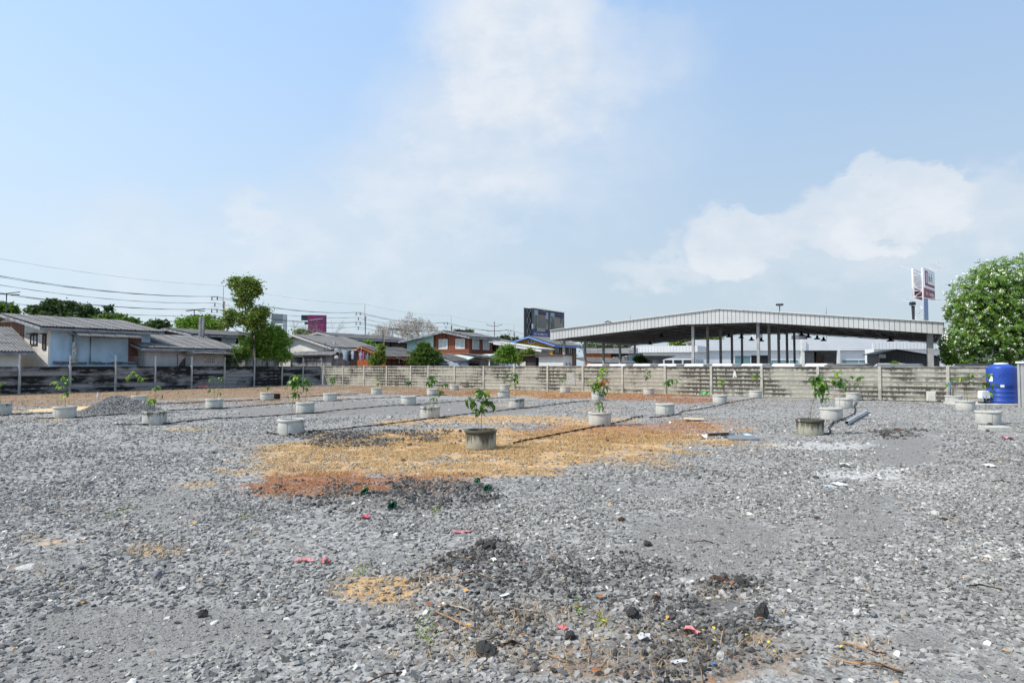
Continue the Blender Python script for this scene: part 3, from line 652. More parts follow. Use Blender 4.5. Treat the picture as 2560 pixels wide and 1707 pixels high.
POTS = [
 (1, 1036, 'worn', 'planter cut by the left edge of the picture', [[(0, 1010), (0, 975)]], [(2, 962, 4, 'gd')], 'sapling cut by the left edge of the picture'),
 (162, 1046.5, 'clean', 'pale planter in front of the yellow sand patch', [[(163, 1016), (161, 985), (158, 955)]], [(140, 958, 3, 'y'), (158, 945, 4, 'gd'), (167, 955, 3, 'gd'), (153, 970, 3, 'yg'), (167, 986, 2), (171, 950, 2)], 'sapling with drooping top in front of the yellow sand patch'),
 (348.5, 1011, 'clean', 'planter half hidden behind the gravel heap', [[(347, 993), (338, 966), (325, 950)], [(341, 975), (344, 955), (341, 937)]], [(320, 944, 4, 'yg'), (332, 931, 3, 'y'), (341, 938, 4, 'yg'), (350, 952, 4, 'gd'), (357, 948, 4, 'yg')], 'forked sapling growing behind the gravel heap'),
 (386, 1062.5, 'worn', 'streaky planter to the right of the gravel heap', [[(386, 1028), (387, 998), (388, 973)], [(384, 1028), (380, 1010)]], [(389, 972, 2, 'g'), (401, 988, 1, 'gd'), (378, 1003, 7, 'y')], 'sparse sapling with a pale low sprig beside the gravel heap'),
 (535.4, 1022, 'clean', 'planter facing the shaded wall below the tall tree', [[(537, 996), (536, 975), (532, 952)], [(540, 996), (545, 975), (552, 955)]], [(530, 950, 3, 'gd'), (553, 948, 6, 'd'), (527, 974, 3, 'd'), (550, 982, 2, 'g')], 'thin sapling facing the shaded wall below the tall tree'),
 (667.6, 1000.7, 'clean', 'small white planter with a black bucket beside it', [[(668, 984), (668, 972)]], [(668, 970, 8, 'g')], 'short bushy sapling next to the black bucket'),
 (728, 1088.3, 'clean', 'planter with a thin drip tube over its rim beside the dark soil', [[(727, 1046), (731, 1010), (737, 975), (738, 948)]], [(732, 958, 6, 'gd'), (742, 988, 5, 'g'), (741, 946, 5, 'yg'), (748, 966, 6, 'gd')], 'tall leafy sapling leaning over the drip tube planter'),
 (763, 1033.5, 'clean', 'planter behind the tall leaning sapling', [[(763, 1006), (766, 985), (767, 955)]], [(762, 950, 6, 'gd'), (772, 958, 7, 'g'), (765, 972, 5, 'gd')], 'dense sapling growing behind the tall leaning one'),
 (825, 1003.4, 'clean', 'planter nearest the corner of the two walls', [[(827, 985), (828, 955)]], [(830, 947, 9, 'g'), (834, 955, 4, 'd')], 'round headed sapling in front of the wall corner'),
 (941.5, 986.3, 'clean', 'small planter on brown grass in front of the hanging laundry', [[(943, 970), (945, 945)]], [(944, 947, 5, 'gy'), (945, 959, 4, 'gy')], 'small sapling on brown grass in front of the laundry'),
 (1021.7, 1013, 'clean', 'pale planter standing at the far end of the smooth dust strip', [[(1021, 990), (1021, 965)]], [(1021, 957, 9, 'gd')], 'upright sapling with a dark bunched head by the smooth dust strip'),
 (1081, 989, 'clean', 'far planter half hidden behind a tall thin sapling', [], [], None),
 (1075, 1047, 'worn', 'stained planter carrying a side branch sapling', [[(1074, 1017), (1075, 985), (1078, 945)], [(1076, 1010), (1092, 1000), (1104, 978), (1110, 962)]], [(1078, 944, 8, 'gd'), (1085, 955, 6, 'g'), (1073, 960, 5, 'gd'), (1111, 962, 4, 'gd'), (1103, 982, 5, 'g'), (1088, 1000, 4, 'yg')], 'tall sapling with a long bare side branch'),
 (1136, 975.6, 'clean', 'farthest planter below the row of parked cars', [[(1135, 962), (1135, 955)]], [(1135, 957, 3, 'yg')], 'tiny sprout in the farthest planter'),
 (1202, 1124.5, 'moss', 'dark mossy planter standing in the dry grass, nearest to the camera', [[(1203, 1073), (1205, 1035), (1206, 985)], [(1200, 1073), (1190, 1040), (1183, 1000)]], [(1201, 983, 9, 'ggd'), (1184, 1008, 6, 'ggd'), (1207, 1013, 5, 'gd'), (1219, 1007, 4, 'gd'), (1172, 1000, 3, 'gd'), (1193, 1030, 5, 'gd'), (1229, 1010, 3, 'd'), (1213, 992, 4, 'gy'), (1206, 1030, 3, 'd')], 'leafy sapling in the mossy planter nearest to the camera'),
 (1259.4, 994.5, 'worn', 'nearer of two overlapping planters right of centre', [], [], None),
 (1261.5, 976, 'clean', 'rear one of two overlapping planters right of centre', [[(1262, 966), (1262, 940)]], [(1257, 943, 7, 'g'), (1268, 938, 6, 'gd'), (1261, 955, 4, 'g')], 'sapling in the rear one of two overlapping planters'),
 (1291, 1021, 'worn', 'drip stained planter right of centre beside a black hose', [[(1289, 998), (1289, 970), (1288, 945)]], [(1288, 938, 7, 'g'), (1283, 950, 5, 'gd'), (1293, 954, 5, 'gy'), (1280, 965, 2)], 'slender sapling with a high crown in the drip stained planter'),
 (1413, 981.6, 'clean', 'small far planter below the billboard', [[(1413, 966), (1411, 946)]], [(1410, 943, 7, 'gy'), (1405, 952, 3, 'g')], 'small sapling below the billboard'),
 (1499.6, 1065.4, 'clean', 'large pale planter on the right end of the dry grass', [[(1499, 1032), (1500, 1000), (1504, 960), (1507, 928)], [(1504, 1031), (1508, 1005), (1506, 980)]], [(1507, 926, 5, 'y'), (1500, 943, 6, 'yg'), (1487, 960, 5, 'gy'), (1511, 955, 5, 'r'), (1488, 975, 5, 'gd'), (1502, 985, 6, 'gd'), (1513, 972, 4, 'rg'), (1495, 1010, 3, 'gd'), (1502, 1018, 4, 'gd'), (1510, 985, 4, 'g'), (1497, 962, 5, 'y')], 'bushy sapling with copper red leaves among green'),
 (1495, 1001, 'clean', 'planter hidden behind the copper leaved sapling', [], [], None),
 (1622, 987, 'clean', 'small planter against the wall left of the green bag', [[(1620, 970), (1618, 945), (1620, 930)]], [(1622, 929, 6, 'g'), (1617, 944, 5, 'gd'), (1624, 940, 4, 'g')], 'slim sapling against the wall left of the green bag'),
 (1662.7, 1037.4, 'clean', 'pale planter in front of the green bag', [[(1667, 1008), (1669, 985), (1671, 962)]], [(1667, 960, 8, 'gd'), (1676, 953, 7, 'gd'), (1691, 951, 4, 'yg')], 'one sided sapling leaning right in front of the green bag'),
 (1800, 1009, 'clean', 'planter by the white paint smear on the wall', [[(1803, 985), (1803, 957)]], [(1803, 953, 8, 'gy'), (1800, 962, 3, 'y')], 'pale sapling by the white paint smear on the wall'),
 (1889, 995, 'clean', 'planter tight against the back wall behind a hose end', [[(1892, 977), (1890, 945)]], [(1890, 938, 6, 'gy'), (1882, 945, 3, 'y'), (1897, 944, 4, 'gd')], 'sapling tight against the back wall behind a hose end'),
 (2025.4, 1089, 'moss', 'algae stained planter nearest to the camera on the right', [[(2023, 1050), (2029, 1020), (2034, 1000), (2038, 950)], [(2020, 1050), (2028, 1012)]], [(2046, 946, 7, 'gd'), (2044, 980, 5, 'gd'), (2057, 977, 5, 'gd'), (2062, 995, 4, 'gd'), (2034, 952, 5, 'g'), (2060, 965, 5, 'g'), (2050, 960, 5, 'gy')], 'right leaning sapling in the algae stained planter'),
 (2078, 1051, 'clean', 'front one of three planters in a row by the steel tube', [[(2082, 1021), (2084, 995), (2090, 965)], [(2097, 1021), (2100, 985), (2096, 950)]], [(2093, 935, 7, 'y'), (2086, 955, 5, 'gy'), (2099, 962, 7, 'gd'), (2106, 950, 4, 'g')], 'twin stemmed sapling with a yellow green crown'),
 (2110, 1020, 'clean', 'middle one of three planters in a row by the steel tube', [[(2108, 996), (2107, 965)]], [(2107, 960, 4, 'gd'), (2112, 972, 3, 'g')], 'small sapling behind the twin stemmed one'),
 (2132.6, 1001, 'clean', 'rear one of three planters in a row by the steel tube', [[(2135, 983), (2131, 955)], [(2138, 983), (2146, 950)]], [(2130, 943, 6, 'gd'), (2146, 948, 7, 'gy'), (2152, 943, 4, 'gy'), (2140, 962, 4, 'g')], 'wide sapling in the rear one of the three planters in a row'),
 (2384, 1011, 'clean', 'planter beside the blue pipe on the wall', [[(2384, 985), (2381, 950)]], [(2379, 948, 7, 'gd'), (2367, 962, 4, 'g')], 'sapling beside the blue pipe on the wall'),
 (2413.7, 1027, 'clean', 'planter second from the right, left of the water tank', [[(2417, 1000), (2415, 965), (2414, 945)], [(2410, 1000), (2413, 960), (2403, 948)], [(2420, 1000), (2420, 960), (2427, 942)]], [(2427, 939, 6, 'yg'), (2400, 950, 5, 'gy'), (2415, 944, 5, 'g'), (2428, 955, 3, 'd')], 'many stemmed sapling left of the water tank'),
 (2470.7, 1061, 'clean', 'rightmost planter standing beside a concrete slab', [[(2466, 1027), (2465, 995), (2466, 955), (2471, 940)]], [(2474, 940, 3, 'dg'), (2465, 960, 6, 'gd'), (2484, 966, 4, 'd'), (2478, 982, 3, 'gd'), (2456, 955, 2, 'r')], 'sapling standing in front of the blue water tank'),
]
PG = []
for (cx, by, kd, lab, st, clu, slab) in POTS:
    g = pot(cx, by, kd, lab); PG.append(g)
    if slab: sapling(g, st, clu, slab)

# ------------------------------------------------------------------ black irrigation hoses
hosem = flat('black_hose', (0.012, 0.012, 0.013), .45)
def hose(name, label, pts, r=.026, lift=.006):
    q = [G(*p) for p in pts]; fine = []
    for i in range(len(q) - 1):
        n = max(2, int((q[i + 1] - q[i]).length / .5))
        for k in range(n):
            v_ = q[i].lerp(q[i + 1], k / n); v_ += Vector((0, (vnoise(np.array([v_.x]), np.array([v_.y]), .7, 5)[0] - .5) * .22, 0)); fine.append(v_)
    fine.append(q[-1])
    hz = gheight(np.array([v_.x for v_ in fine]), np.array([v_.y for v_ in fine]))
    fine = [Vector((v_.x, v_.y, max(0, h) + r + lift)) for v_, h in zip(fine, hz)]
    o = MB().tube(fine, r, 6).build(name, hosem, None, True)
    return tag(o, label, 'hose', 'black irrigation hoses')
hA = lambda l: [(a / 3.675, 900 + b_ / 3.675) for a, b_ in l]
hB = lambda l: [(600 + a / 3.675, 900 + b_ / 3.675) for a, b_ in l]
hC = lambda l: [(1100 + a / 3.675, 900 + b_ / 3.675) for a, b_ in l]
h8 = lambda l: [(1960 + a / 3.92, 860 + b_ / 3.92) for a, b_ in l]
hose('hose', 'black hose passing the planter right of the gravel heap', hA([(1085, 597), (1320, 600), (1540, 590), (1750, 565), (2000, 540), (2205, 536)]) + hB([(200, 525), (700, 490), (900, 465), (1480, 415), (1640, 410), (2130, 375)]) + hC([(530, 352), (640, 340)]))
hose('hose', 'black hose passing the planter in front of the sand patch', hA([(330, 545), (700, 532), (1290, 490), (1560, 468), (2205, 437)]) + hB([(250, 415), (500, 400), (750, 380), (1000, 365), (1450, 345), (1700, 330), (1900, 325)]))
hose('hose', 'farthest black hose crossing the brown grass on the left', hA([(1430, 412), (1800, 395), (2205, 376)]) + hB([(180, 365), (350, 350), (600, 340), (900, 325), (1080, 318)]))
hose('hose', 'short black hose at the left edge by the sand', hA([(-60, 520), (60, 512), (300, 498), (475, 492)]))
hose('hose', 'black hose starting at the drip tube planter', hB([(240, 680), (300, 690), (450, 696), (600, 680), (870, 655), (1050, 625), (1300, 600), (1700, 548), (1900, 525)]) + hC([(0, 535), (300, 495), (620, 463), (950, 425), (1240, 390), (1370, 380)]))
hose('hose', 'nearest black hose running over the dry grass', hC([(680, 775), (780, 750), (900, 730), (1240, 660), (1580, 590), (1700, 570), (1790, 535), (1860, 527)]), .03)
hose('hose', 'black hose ending in a bend by the planter in front of the green bag', hC([(1930, 535), (2100, 522), (2180, 505), (2230, 480), (2352, 462)]) + [(1640 + a / 4.704, 740 + b_ / 4.704) for a, b_ in [(600, 1320), (750, 1285), (950, 1240), (1190, 1207)]])
hose('hose', 'curling black hose beside the three planters in a row', h8([(405, 893), (450, 882), (455, 860), (430, 825), (480, 780), (560, 748), (640, 722), (700, 690), (715, 650), (690, 610), (705, 580)]), .028)
hose('hose', 'straight black hose along the foot of the back wall', h8([(750, 552), (1000, 556), (1300, 565), (1680, 574)]))
def drip(i, a, label):
    g = PG[i]; pts = [Vector((g.x + PR * .9 * math.cos(a), g.y + PR * .9 * math.sin(a), .41)), Vector((g.x + (PR + .04) * math.cos(a), g.y + (PR + .04) * math.sin(a), .40)), Vector((g.x + (PR + .05) * math.cos(a + .1), g.y + (PR + .05) * math.sin(a + .1), .2)), Vector((g.x + (PR + .11) * math.cos(a + .3), g.y + (PR + .11) * math.sin(a + .3), .03))]
    tag(MB().tube(pts, .006, 5).build('drip_tube', hosem, None, True), label, 'tube', 'thin drip tubes')
drip(6, -.5, 'thin black drip tube over the rim beside the dark soil'); drip(3, -.1, 'thin black drip tube on the planter right of the gravel heap')
drip(17, -.7, 'thin black drip tube on the drip stained planter'); drip(26, -.1, 'thin black drip tube on the front one of three planters')
# ------------------------------------------------------------------ right corner: tank, pump, slabs, pipes
bluem = mk('blue_tank', (0.022, 0.07, 0.36), .38, .1, 2, None, bump=.05, spec=.5)
whitep = mk('white_plastic', (0.72, 0.74, 0.75), .5, .08, 6, None, bump=0)
cyanp = flat('cyan_pvc', (0.12, 0.42, 0.62), .4); paleb = flat('pale_blue_pvc', (0.38, 0.58, 0.66), .45)
blackp = flat('black_plastic', (0.015, 0.015, 0.017), .5); redp = flat('red_plastic', (0.5, 0.03, 0.04), .5)
slabm = mk('slab_concrete', (0.50, 0.49, 0.45), .9, .2, 4, (0.25, 0.24, 0.22), .35, 2, None, .4)
TY = 29.2; tx = X(2502, TY); TR = .585
o = MB().box(-1.75, 1.7, -.85, 1.05, -.1, .10).build('concrete_slab', slabm); bevel(o, .02); o.location = (tx - .2, TY + .05, 0)
tag(o, 'low concrete base slab under the blue water tank', 'slab')
tank = empty('water_tank', (tx, TY, .105), 0, 'tall blue plastic water tank with a white lid', 'tank')
pr = [(TR - .03, 0), (TR, .03)]
for zz in (.18, .25, .40, .46, .60, .66):
    pr += [(TR, zz - .012), (TR - .014, zz), (TR, zz + .012)]
pr += [(TR - .003, .9), (TR - .012, 1.4), (TR - .02, 1.58), (TR - .035, 1.63), (TR - .12, 1.68), (.30, 1.745), (.27, 1.76), (0.0, 1.765)]
MB().lathe(pr, 48).build('tank_body', bluem, tank, True)
MB().lathe([(.262, 1.74), (.275, 1.75), (.275, 1.785), (.25, 1.815), (0, 1.835)], 32).build('lid', whitep, tank, True)
m = MB()
for i in range(26):                              # embossed emblem on the side of the tank
    a = R(-128) + random.uniform(-.18, .18); zz = 1.12 + random.uniform(-.2, .22); r_ = TR - .004
    da = random.uniform(.03, .06); h = random.uniform(.012, .03)
    m.hexa([(r_ * math.cos(a), r_ * math.sin(a), zz), (r_ * math.cos(a + da), r_ * math.sin(a + da), zz + .02), ((r_ + .008) * math.cos(a + da), (r_ + .008) * math.sin(a + da), zz + .02), ((r_ + .008) * math.cos(a), (r_ + .008) * math.sin(a), zz),
            (r_ * math.cos(a), r_ * math.sin(a), zz + h), (r_ * math.cos(a + da), r_ * math.sin(a + da), zz + .02 + h), ((r_ + .008) * math.cos(a + da), (r_ + .008) * math.sin(a + da), zz + .02 + h), ((r_ + .008) * math.cos(a), (r_ + .008) * math.sin(a), zz + h)])
m.build('embossed_emblem', bluem, tank)
def sticker(a0, a1, z0, z1):
    m = MB(); n = 5; r_ = TR + .003; v0 = len(m.v)
    for i in range(n):
        a = a0 + (a1 - a0) * i / (n - 1)
        m.v += [(r_ * math.cos(a), r_ * math.sin(a), z0), (r_ * math.cos(a), r_ * math.sin(a), z1)]
    for i in range(n - 1): m.f.append((2 * i, 2 * i + 2, 2 * i + 3, 2 * i + 1))
    m.build('sticker', whitep, tank)
sticker(R(-178), R(-160), .98, 1.32); sticker(R(-132), R(-118), .73, .84)
pump = empty('water_pump', (X(2453, TY), TY - .1, .105), 0, 'white covered water pump with cyan pipes left of the blue tank', 'pump')
bevel(MB().box(-.19, .19, -.15, .15, .0, .06).build('base', blackp, pump), .01)
m = MB(); m.prism([(-.2, .22), (.18, .22), (.2, .3), (.17, .53), (.1, .56), (-.14, .56), (-.19, .52)], 'y', -.14, .14); bevel(m.build('cover', whitep, pump), .02)
MB().lathe([(.0, .06), (.09, .06), (.1, .1), (.1, .22), (0, .23)], 16, .09, 0).build('motor', blackp, pump, True)
MB().tube([(-.15, -.17, .34), (-.15, -.17, .09), (.1, -.17, .09), (.36, -.1, .09)], .028, 8).build('pipe', cyanp, pump, True)
MB().tube([(-.02, -.16, .09), (-.02, -.16, .22)], .03, 8).build('valve', whitep, pump, True)
MB().tube([(.12, -.2, .1), (.2, -.2, .12)], .025, 8).build('valve_handle', redp, pump, True)
pm_ = empty('supply_pipe', (tx, TY, 0), 0, 'pale blue water pipe rising at the right side of the tank', 'pipe')
MB().tube([(.5, .1, 1.68), (.86, .12, 1.69), (.9, .12, 1.62), (.92, .14, .3), (.93, .14, .08)], .024, 8).build('riser', paleb, pm_, True)
MB().tube([(.58, -.3, .62), (1.2, -.25, .32)], .012, 6).build('thin_pipe', whitep, pm_, True)
MB().tube([(.58, -.35, .17), (1.05, -.35, .15)], .016, 6).build('outlet_pipe', whitep, pm_, True)
MB().box(.85, .98, -.42, -.28, .1, .36).build('valve_box', flat('grey_plastic', (.4, .42, .42), .6), pm_)
bp = empty('wall_pipes', (X(2373, FWZ(2373) - .2), FWZ(2373) - .16, 0), 0, 'pair of blue pipes fixed upright against the back wall', 'pipe')
for dx in (-.035, .035): MB().tube([(dx, 0, .0), (dx, 0, .98)], .022, 8).build('pipe', flat('blue_pvc', (.09, .27, .45), .45), bp, True)
bx_ = empty('meter_box', (X(2325, FWZ(2325) - .35), FWZ(2325) - .35, 0), R(-20), 'white upright utility box standing at the foot of the back wall', 'box')
crm = mk('cream_paint', (.66, .64, .55), .7, .12, 5, (.35, .33, .28), .25, 2)
bevel(MB().box(-.19, .19, -.08, .08, 0, .52).build('housing', crm, bx_), .008); bevel(MB().box(-.165, .165, -.095, -.082, .04, .48).build('door', crm, bx_), .004)
# corrugated steel hoarding cut by the right edge
metal = mk('grey_sheet_steel', (.42, .42, .41), .5, .12, 1.5, (.25, .24, .22), .3, 1.2, (4, 4, .5), .1, .3)
sg = empty('steel_hoarding', (X(2546, 27.6), 27.6, 0), R(-52), 'grey corrugated steel hoarding at the right edge beside the tank', 'hoarding')
def corrugated(L, H, pitch, amp, n=4):
    m = MB(); k = int(L / pitch * n)
    for i in range(k + 1):
        xx = L * i / k; yy = amp * math.sin(2 * math.pi * xx / pitch); m.v += [(xx, yy, 0.02), (xx, yy, H)]
    for i in range(k): m.f.append((2 * i, 2 * i + 2, 2 * i + 3, 2 * i + 1))
    return m
for i in range(5):
    o = corrugated(.9, 1.9, .15, .02).build('sheet', metal, sg, True); o.location = (i * .905, .004 * (i % 2), 0)
bevel(MB().box(-.1, 4.6, -.09, .09, 1.9, 1.98).build('top_rail', whitep, sg), .01); MB().box(-.05, .03, -.04, .04, 0, 1.9).build('post', metal, sg)
cs = empty('paving_slab', G(2488, 1077), R(-12), 'loose grey concrete slab lying by the rightmost planter', 'slab')
bevel(MB().box(-.3, .3, -.28, .28, 0, .13).build('slab', slabm, cs), .012)
st = G(2145, 1034); 
t_ = empty('steel_tube', (0, 0, 0), 0, 'square grey steel tube lying beside the three planters in a row', 'tube')
a_, b_ = G(2117, 1063), G(2168, 1033); t_.location = a_; t_.rotation_euler.z = math.atan2(b_.y - a_.y, b_.x - a_.x); Lt = (b_ - a_).length
m = MB()
for (y0, y1, z0, z1) in ((-.05, .05, .0, .006), (-.05, .05, .094, .10), (-.05, -.044, .006, .094), (.044, .05, .006, .094)): m.box(0, Lt, y0, y1, z0 + .03, z1 + .03)
m.build('tube_wall', flat('zinc', (.45, .47, .48), .4, .4), t_); MB().box(.03, .035, -.044, .044, .036, .124).build('dark_bore', flat('bore_black', (.01, .01, .01), .9), t_)

# ------------------------------------------------------------------ gravel heap and sand by the left
hg = G(262, 1036); hp = empty('gravel_heap', (hg.x, hg.y + .9, 0), 0, 'pointed heap of dark grey gravel near the left wall', 'heap')
n = 60; q = np.linspace(-1, 1, n); HX, HY = np.meshgrid(q, q); rr = np.hypot(HX, HY)
def heaph(u, v): 
    r_ = np.hypot(u, v); s_ = np.sqrt(np.clip(1 - r_, 0, 1)); a = .62 * np.exp(-((u + .12) ** 2 / .12 + v ** 2 / .2)) + .3 * np.exp(-((u - .35) ** 2 / .1 + v ** 2 / .2))
    return (a * (1 + .25 * (fbm(u, v, 4, 6, 4) - .5))) * sst(1, .55, r_) - .03 * sst(.8, 1., r_)
V = np.stack([(HX * 2.35).ravel(), (HY * 1.2).ravel(), heaph(HX, HY).ravel()], 1)
ii = (np.arange(n - 1)[:, None] * n + np.arange(n - 1)[None]).ravel(); Fq = np.stack([ii, ii + 1, ii + 1 + n, ii + n], 1)
Fq = Fq[(rr.ravel()[Fq] < 1.02).all(1)]
hm = mk('heap_gravel', (.16, .165, .175), .95, .4, 18, (.3, .3, .3), .3, 30, None, .8)
link(bpy.data.objects.new('heap_body', npmesh('heap_body', V, Fq, hm, True)), hp)
u, v = rng.uniform(-1, 1, 9000), rng.uniform(-1, 1, 9000); ok = np.hypot(u, v) < 1; u, v = u[ok], v[ok]
o = scatter('heap_stones', None, None, np.stack([u * 2.35, v * 1.2, heaph(u, v) + .005], 1), rng.uniform(.015, .04, len(u)), np.clip(rng.normal(.42, .18, len(u)), 0, .9), slate, 'slate', .5, .5, hp)
sg_ = G(165, 1030); n = 40
sandm = mk('yellow_sand', (.62, .45, .23), .95, .12, 6, (.5, .34, .17), .4, 3, None, .4)
q = np.linspace(-1, 1, n); HX, HY = np.meshgrid(q, q); rr = np.hypot(HX, HY)
hz = .13 * sst(1.0, .1, rr + (fbm(HX, HY, 2.5, 9, 4) - .5) * .6) - .012
V = np.stack([(HX * 2.9).ravel(), (HY * 1.5).ravel(), hz.ravel()], 1); ii = (np.arange(n - 1)[:, None] * n + np.arange(n - 1)[None]).ravel()
o = link(bpy.data.objects.new('sand_heap', npmesh('sand_heap', V, np.stack([ii, ii + 1, ii + 1 + n, ii + n], 1), sandm, True)))
o.location = (sg_.x + .3, sg_.y + 1.6, .0); tag(o, 'flat spread heap of yellow sand behind a planter on the left', 'heap')
bk = empty('bucket', G(692, 997), 0, 'small black plastic bucket beside a white planter', 'bucket')
MB().lathe([(0, .0), (.15, 0), (.165, .02), (.19, .27), (.2, .28), (.185, .28), (.16, .03), (0, .03)], 20).build('body', blackp, bk, True)
MB().tube([(-.19, 0, .27), (-.14, -.1, .2), (0, -.2, .16), (.14, -.1, .2), (.19, 0, .27)], .006, 5).build('handle', galv, bk, True)

# ------------------------------------------------------------------ stones, litter and scraps lying about
rockm = mk('dark_rock', (.085, .08, .074), .9, .45, 9, (.17, .16, .145), .4, 5, None, .9)
rockg = mk('grey_rock', (.24, .245, .25), .88, .25, 8, (.15, .15, .155), .4, 4, None, .6)
rockw = mk('pale_rock', (.55, .53, .48), .9, .2, 8, None, bump=.5)
brownr = mk('brown_rock', (.12, .07, .045), .92, .35, 8, None, bump=.8)
def rock(px, py, w_, h_, mat, label, seed, flatf=1.0, cat='stone', name='stone'):
    g = G(px * D, py * D); sx = w_ * D * g.y / F / 2; sz = h_ * D * g.y / F / 2
    bm = bmesh.new(); bmesh.ops.create_icosphere(bm, subdivisions=3, radius=1)
    rs = random.Random(seed); pl = [(Vector((rs.uniform(-1, 1), rs.uniform(-1, 1), rs.uniform(-1, 1))).normalized(), rs.uniform(.45, .9)) for _ in range(11)]
    for v_ in bm.verts:
        c = v_.co.copy()
        for nn, dd in pl:
            k = c.dot(nn) - dd
            if k > 0: c -= nn * k * .9
        c *= 1 + .45 * (vnoise(np.array([c.x + seed]), np.array([c.y + c.z]), 3.2, seed)[0] - .5) + .3 * (vnoise(np.array([c.x * 2 + c.z]), np.array([c.y * 2 - seed]), 5, 3)[0] - .5)
        v_.co = c
    me = bpy.data.meshes.new(name); bm.to_mesh(me); bm.free(); me.materials.append(mat)
    o = link(bpy.data.objects.new(name, me)); o.scale = (sx, sx * .85, sz); o.rotation_euler.z = rs.uniform(0, 6)
    o.location = (g.x, g.y, gheight(np.array([g.x]), np.array([g.y]))[0] + sz * .42)
    return tag(o, label, cat, 'larger stones lying on the gravel')
for i, r_ in enumerate([
 (1113, 1502, 52, 44, rockm, 'large dark round stone at the bottom centre'), (1455, 1432, 34, 36, rockm, 'dark stone with a tan side right of the bottom centre'),
 (1310, 1470, 34, 28, rockm, 'dark clod between the two large dark stones'), (1747, 1425, 40, 50, rockm, 'tall dark clod on the edge of the soil mound'),
 (1700, 1350, 40, 32, rockm, 'dark clod with a lump on top of the soil mound'), (1655, 1345, 50, 22, brownr, 'broad brown clod left of another clod on the mound'),
 (467, 1412, 26, 26, rockm, 'single dark crumbly clod on the grey dust'), (34, 1366, 28, 18, rockg, 'blue grey stone near the left edge'),
 (186, 1309, 24, 16, rockg, 'blue grey stone right of a pale flat chip'), (358, 1323, 32, 14, rockg, 'flat pale grey slab stone on the left'),
 (385, 1262, 30, 16, rockg, 'dark grey stone among orange grass on the left'), (1100, 1262, 26, 26, rockm, 'upper dark clod of the central soil patch'),
 (1125, 1268, 34, 30, rockm, 'round clod right of the upper central clod'), (1485, 1252, 24, 16, rockm, 'lone dark clod on the smooth grey patch'),
 (1427, 1195, 22, 12, brownr, 'flat brown stone on the smooth grey patch'), (1340, 1160, 16, 8, rockg, 'small pale stone below the smooth patch edge'),
 (1655, 1512, 30, 28, rockw, 'whitish jagged stone at the lower right of the mound'), (1972, 1338, 24, 18, rockw, 'whitish pointed stone on the right gravel'),
 (2008, 1412, 20, 16, rockg, 'rounded grey pebble right of the soil mound'), (1858, 1388, 16, 12, rockg, 'small rounded grey pebble below the flat patch'),
 (1875, 1098, 14, 9, rockm, 'black lump near the white paper'), (1902, 1096, 9, 8, rockm, 'small black lump left of the lime patch'),
 (1876, 1191, 20, 8, brownr, 'brown bark scrap on the right gravel'), (2150, 1183, 24, 16, rockw, 'pale wedge stone beside bark scraps'),
 (2320, 1010, 13, 13, rockm, 'round dark coconut like lump at the right edge'), (2256, 983, 15, 12, brownr, 'brown husk lying in front of the slab'),
 (2272, 980, 14, 14, brownr, 'second brown husk touching the slab'), (2268, 992, 10, 9, rockm, 'black lump below the two brown husks'),
 (2062, 990, 26, 8, brownr, 'brown bark lump on the small gravel mound'), (925, 1058, 14, 7, brownr, 'reddish brown stone on the dry grass'),
 (1395, 1013, 12, 10, rockm, 'dark stone on the dry grass right of centre'), (700, 1200, 12, 9, rockg, 'small dark stone left of the red grass'),
 (60, 1305, 44, 9, rockw, 'long pale flat chip near the left edge'), (1030, 1155, 18, 12, rockm, 'dark clod in the soil left of a green ball'),
 (120, 1175, 16, 7, rockm, 'small black stone on the left gravel'), (210, 1120, 16, 8, rockg, 'flat stone half buried on the left gravel')]):
    rock(*r_, 100 + i)
# crumpled or flat scraps: real thin sheets with folds
def scrap(name, px, py, w_, d_, col, label, cat, lift=.01, rz=None, fold=.5, nx_=4, trans=0, group=None):
    g = G(px * D, py * D); sx = w_ * D * g.y / F / 2; m = MB(); q = random.Random(int(px * 7 + py))
    sy = d_
    h0 = gheight(np.array([g.x]), np.array([g.y]))[0]
    P = [[Vector(((i / nx_ * 2 - 1) * sx * q.uniform(.85, 1.1), (j / 3 * 2 - 1) * sy * q.uniform(.8, 1.15), lift + q.random() * fold * min(sx, sy))) for i in range(nx_ + 1)] for j in range(4)]
    for zoff in (0, -.003):
        b0 = len(m.v); m.v += [tuple(p + Vector((0, 0, zoff))) for row in P for p in row]
        for j in range(3):
            for i in range(nx_): k = b0 + j * (nx_ + 1) + i; m.f.append((k, k + 1, k + nx_ + 2, k + nx_ + 1))
    key = 'scrap_%02d_%02d_%02d' % tuple(int(c * 99) for c in col)
    mt = MATS.get(key) or mk(key, col, .7, .15, 6, None, bump=.1)
    o = m.build(name, mt); o.location = (g.x, g.y, h0); o.rotation_euler.z = q.uniform(0, 3) if rz is None else rz
    return tag(o, label, cat, group)
scrap('cardboard', 1594, 966, 44, .3, (.62, .47, .30), 'flat tan cardboard sheet lying right of the planters', 'cardboard', .06, .05, .12)
scrap('paper_sheet', 1927, 1114, 26, .12, (.78, .82, .84), 'white triangular paper sheet on the right gravel', 'paper', .02, .2, .1)
scrap('plastic_sheet', 1905, 1117, 20, .12, (.42, .48, .50), 'grey ribbed plastic sheet under the white paper', 'plastic sheet', .008, .2, .1)
scrap('plastic_bag', 1618, 909, 24, .25, (.08, .55, .07), 'bright green plastic bag by the back wall', 'bag', .1, .1, .7)
scrap('plastic_bag', 1603, 910, 16, .2, (.75, .74, .72), 'white plastic bag left of the green bag', 'bag', .06, .1, .7)
scrap('plastic_bag', 466, 892, 26, .25, (.75, .13, .12), 'red plastic bag at the foot of the left wall', 'bag', .1, .1, .6)
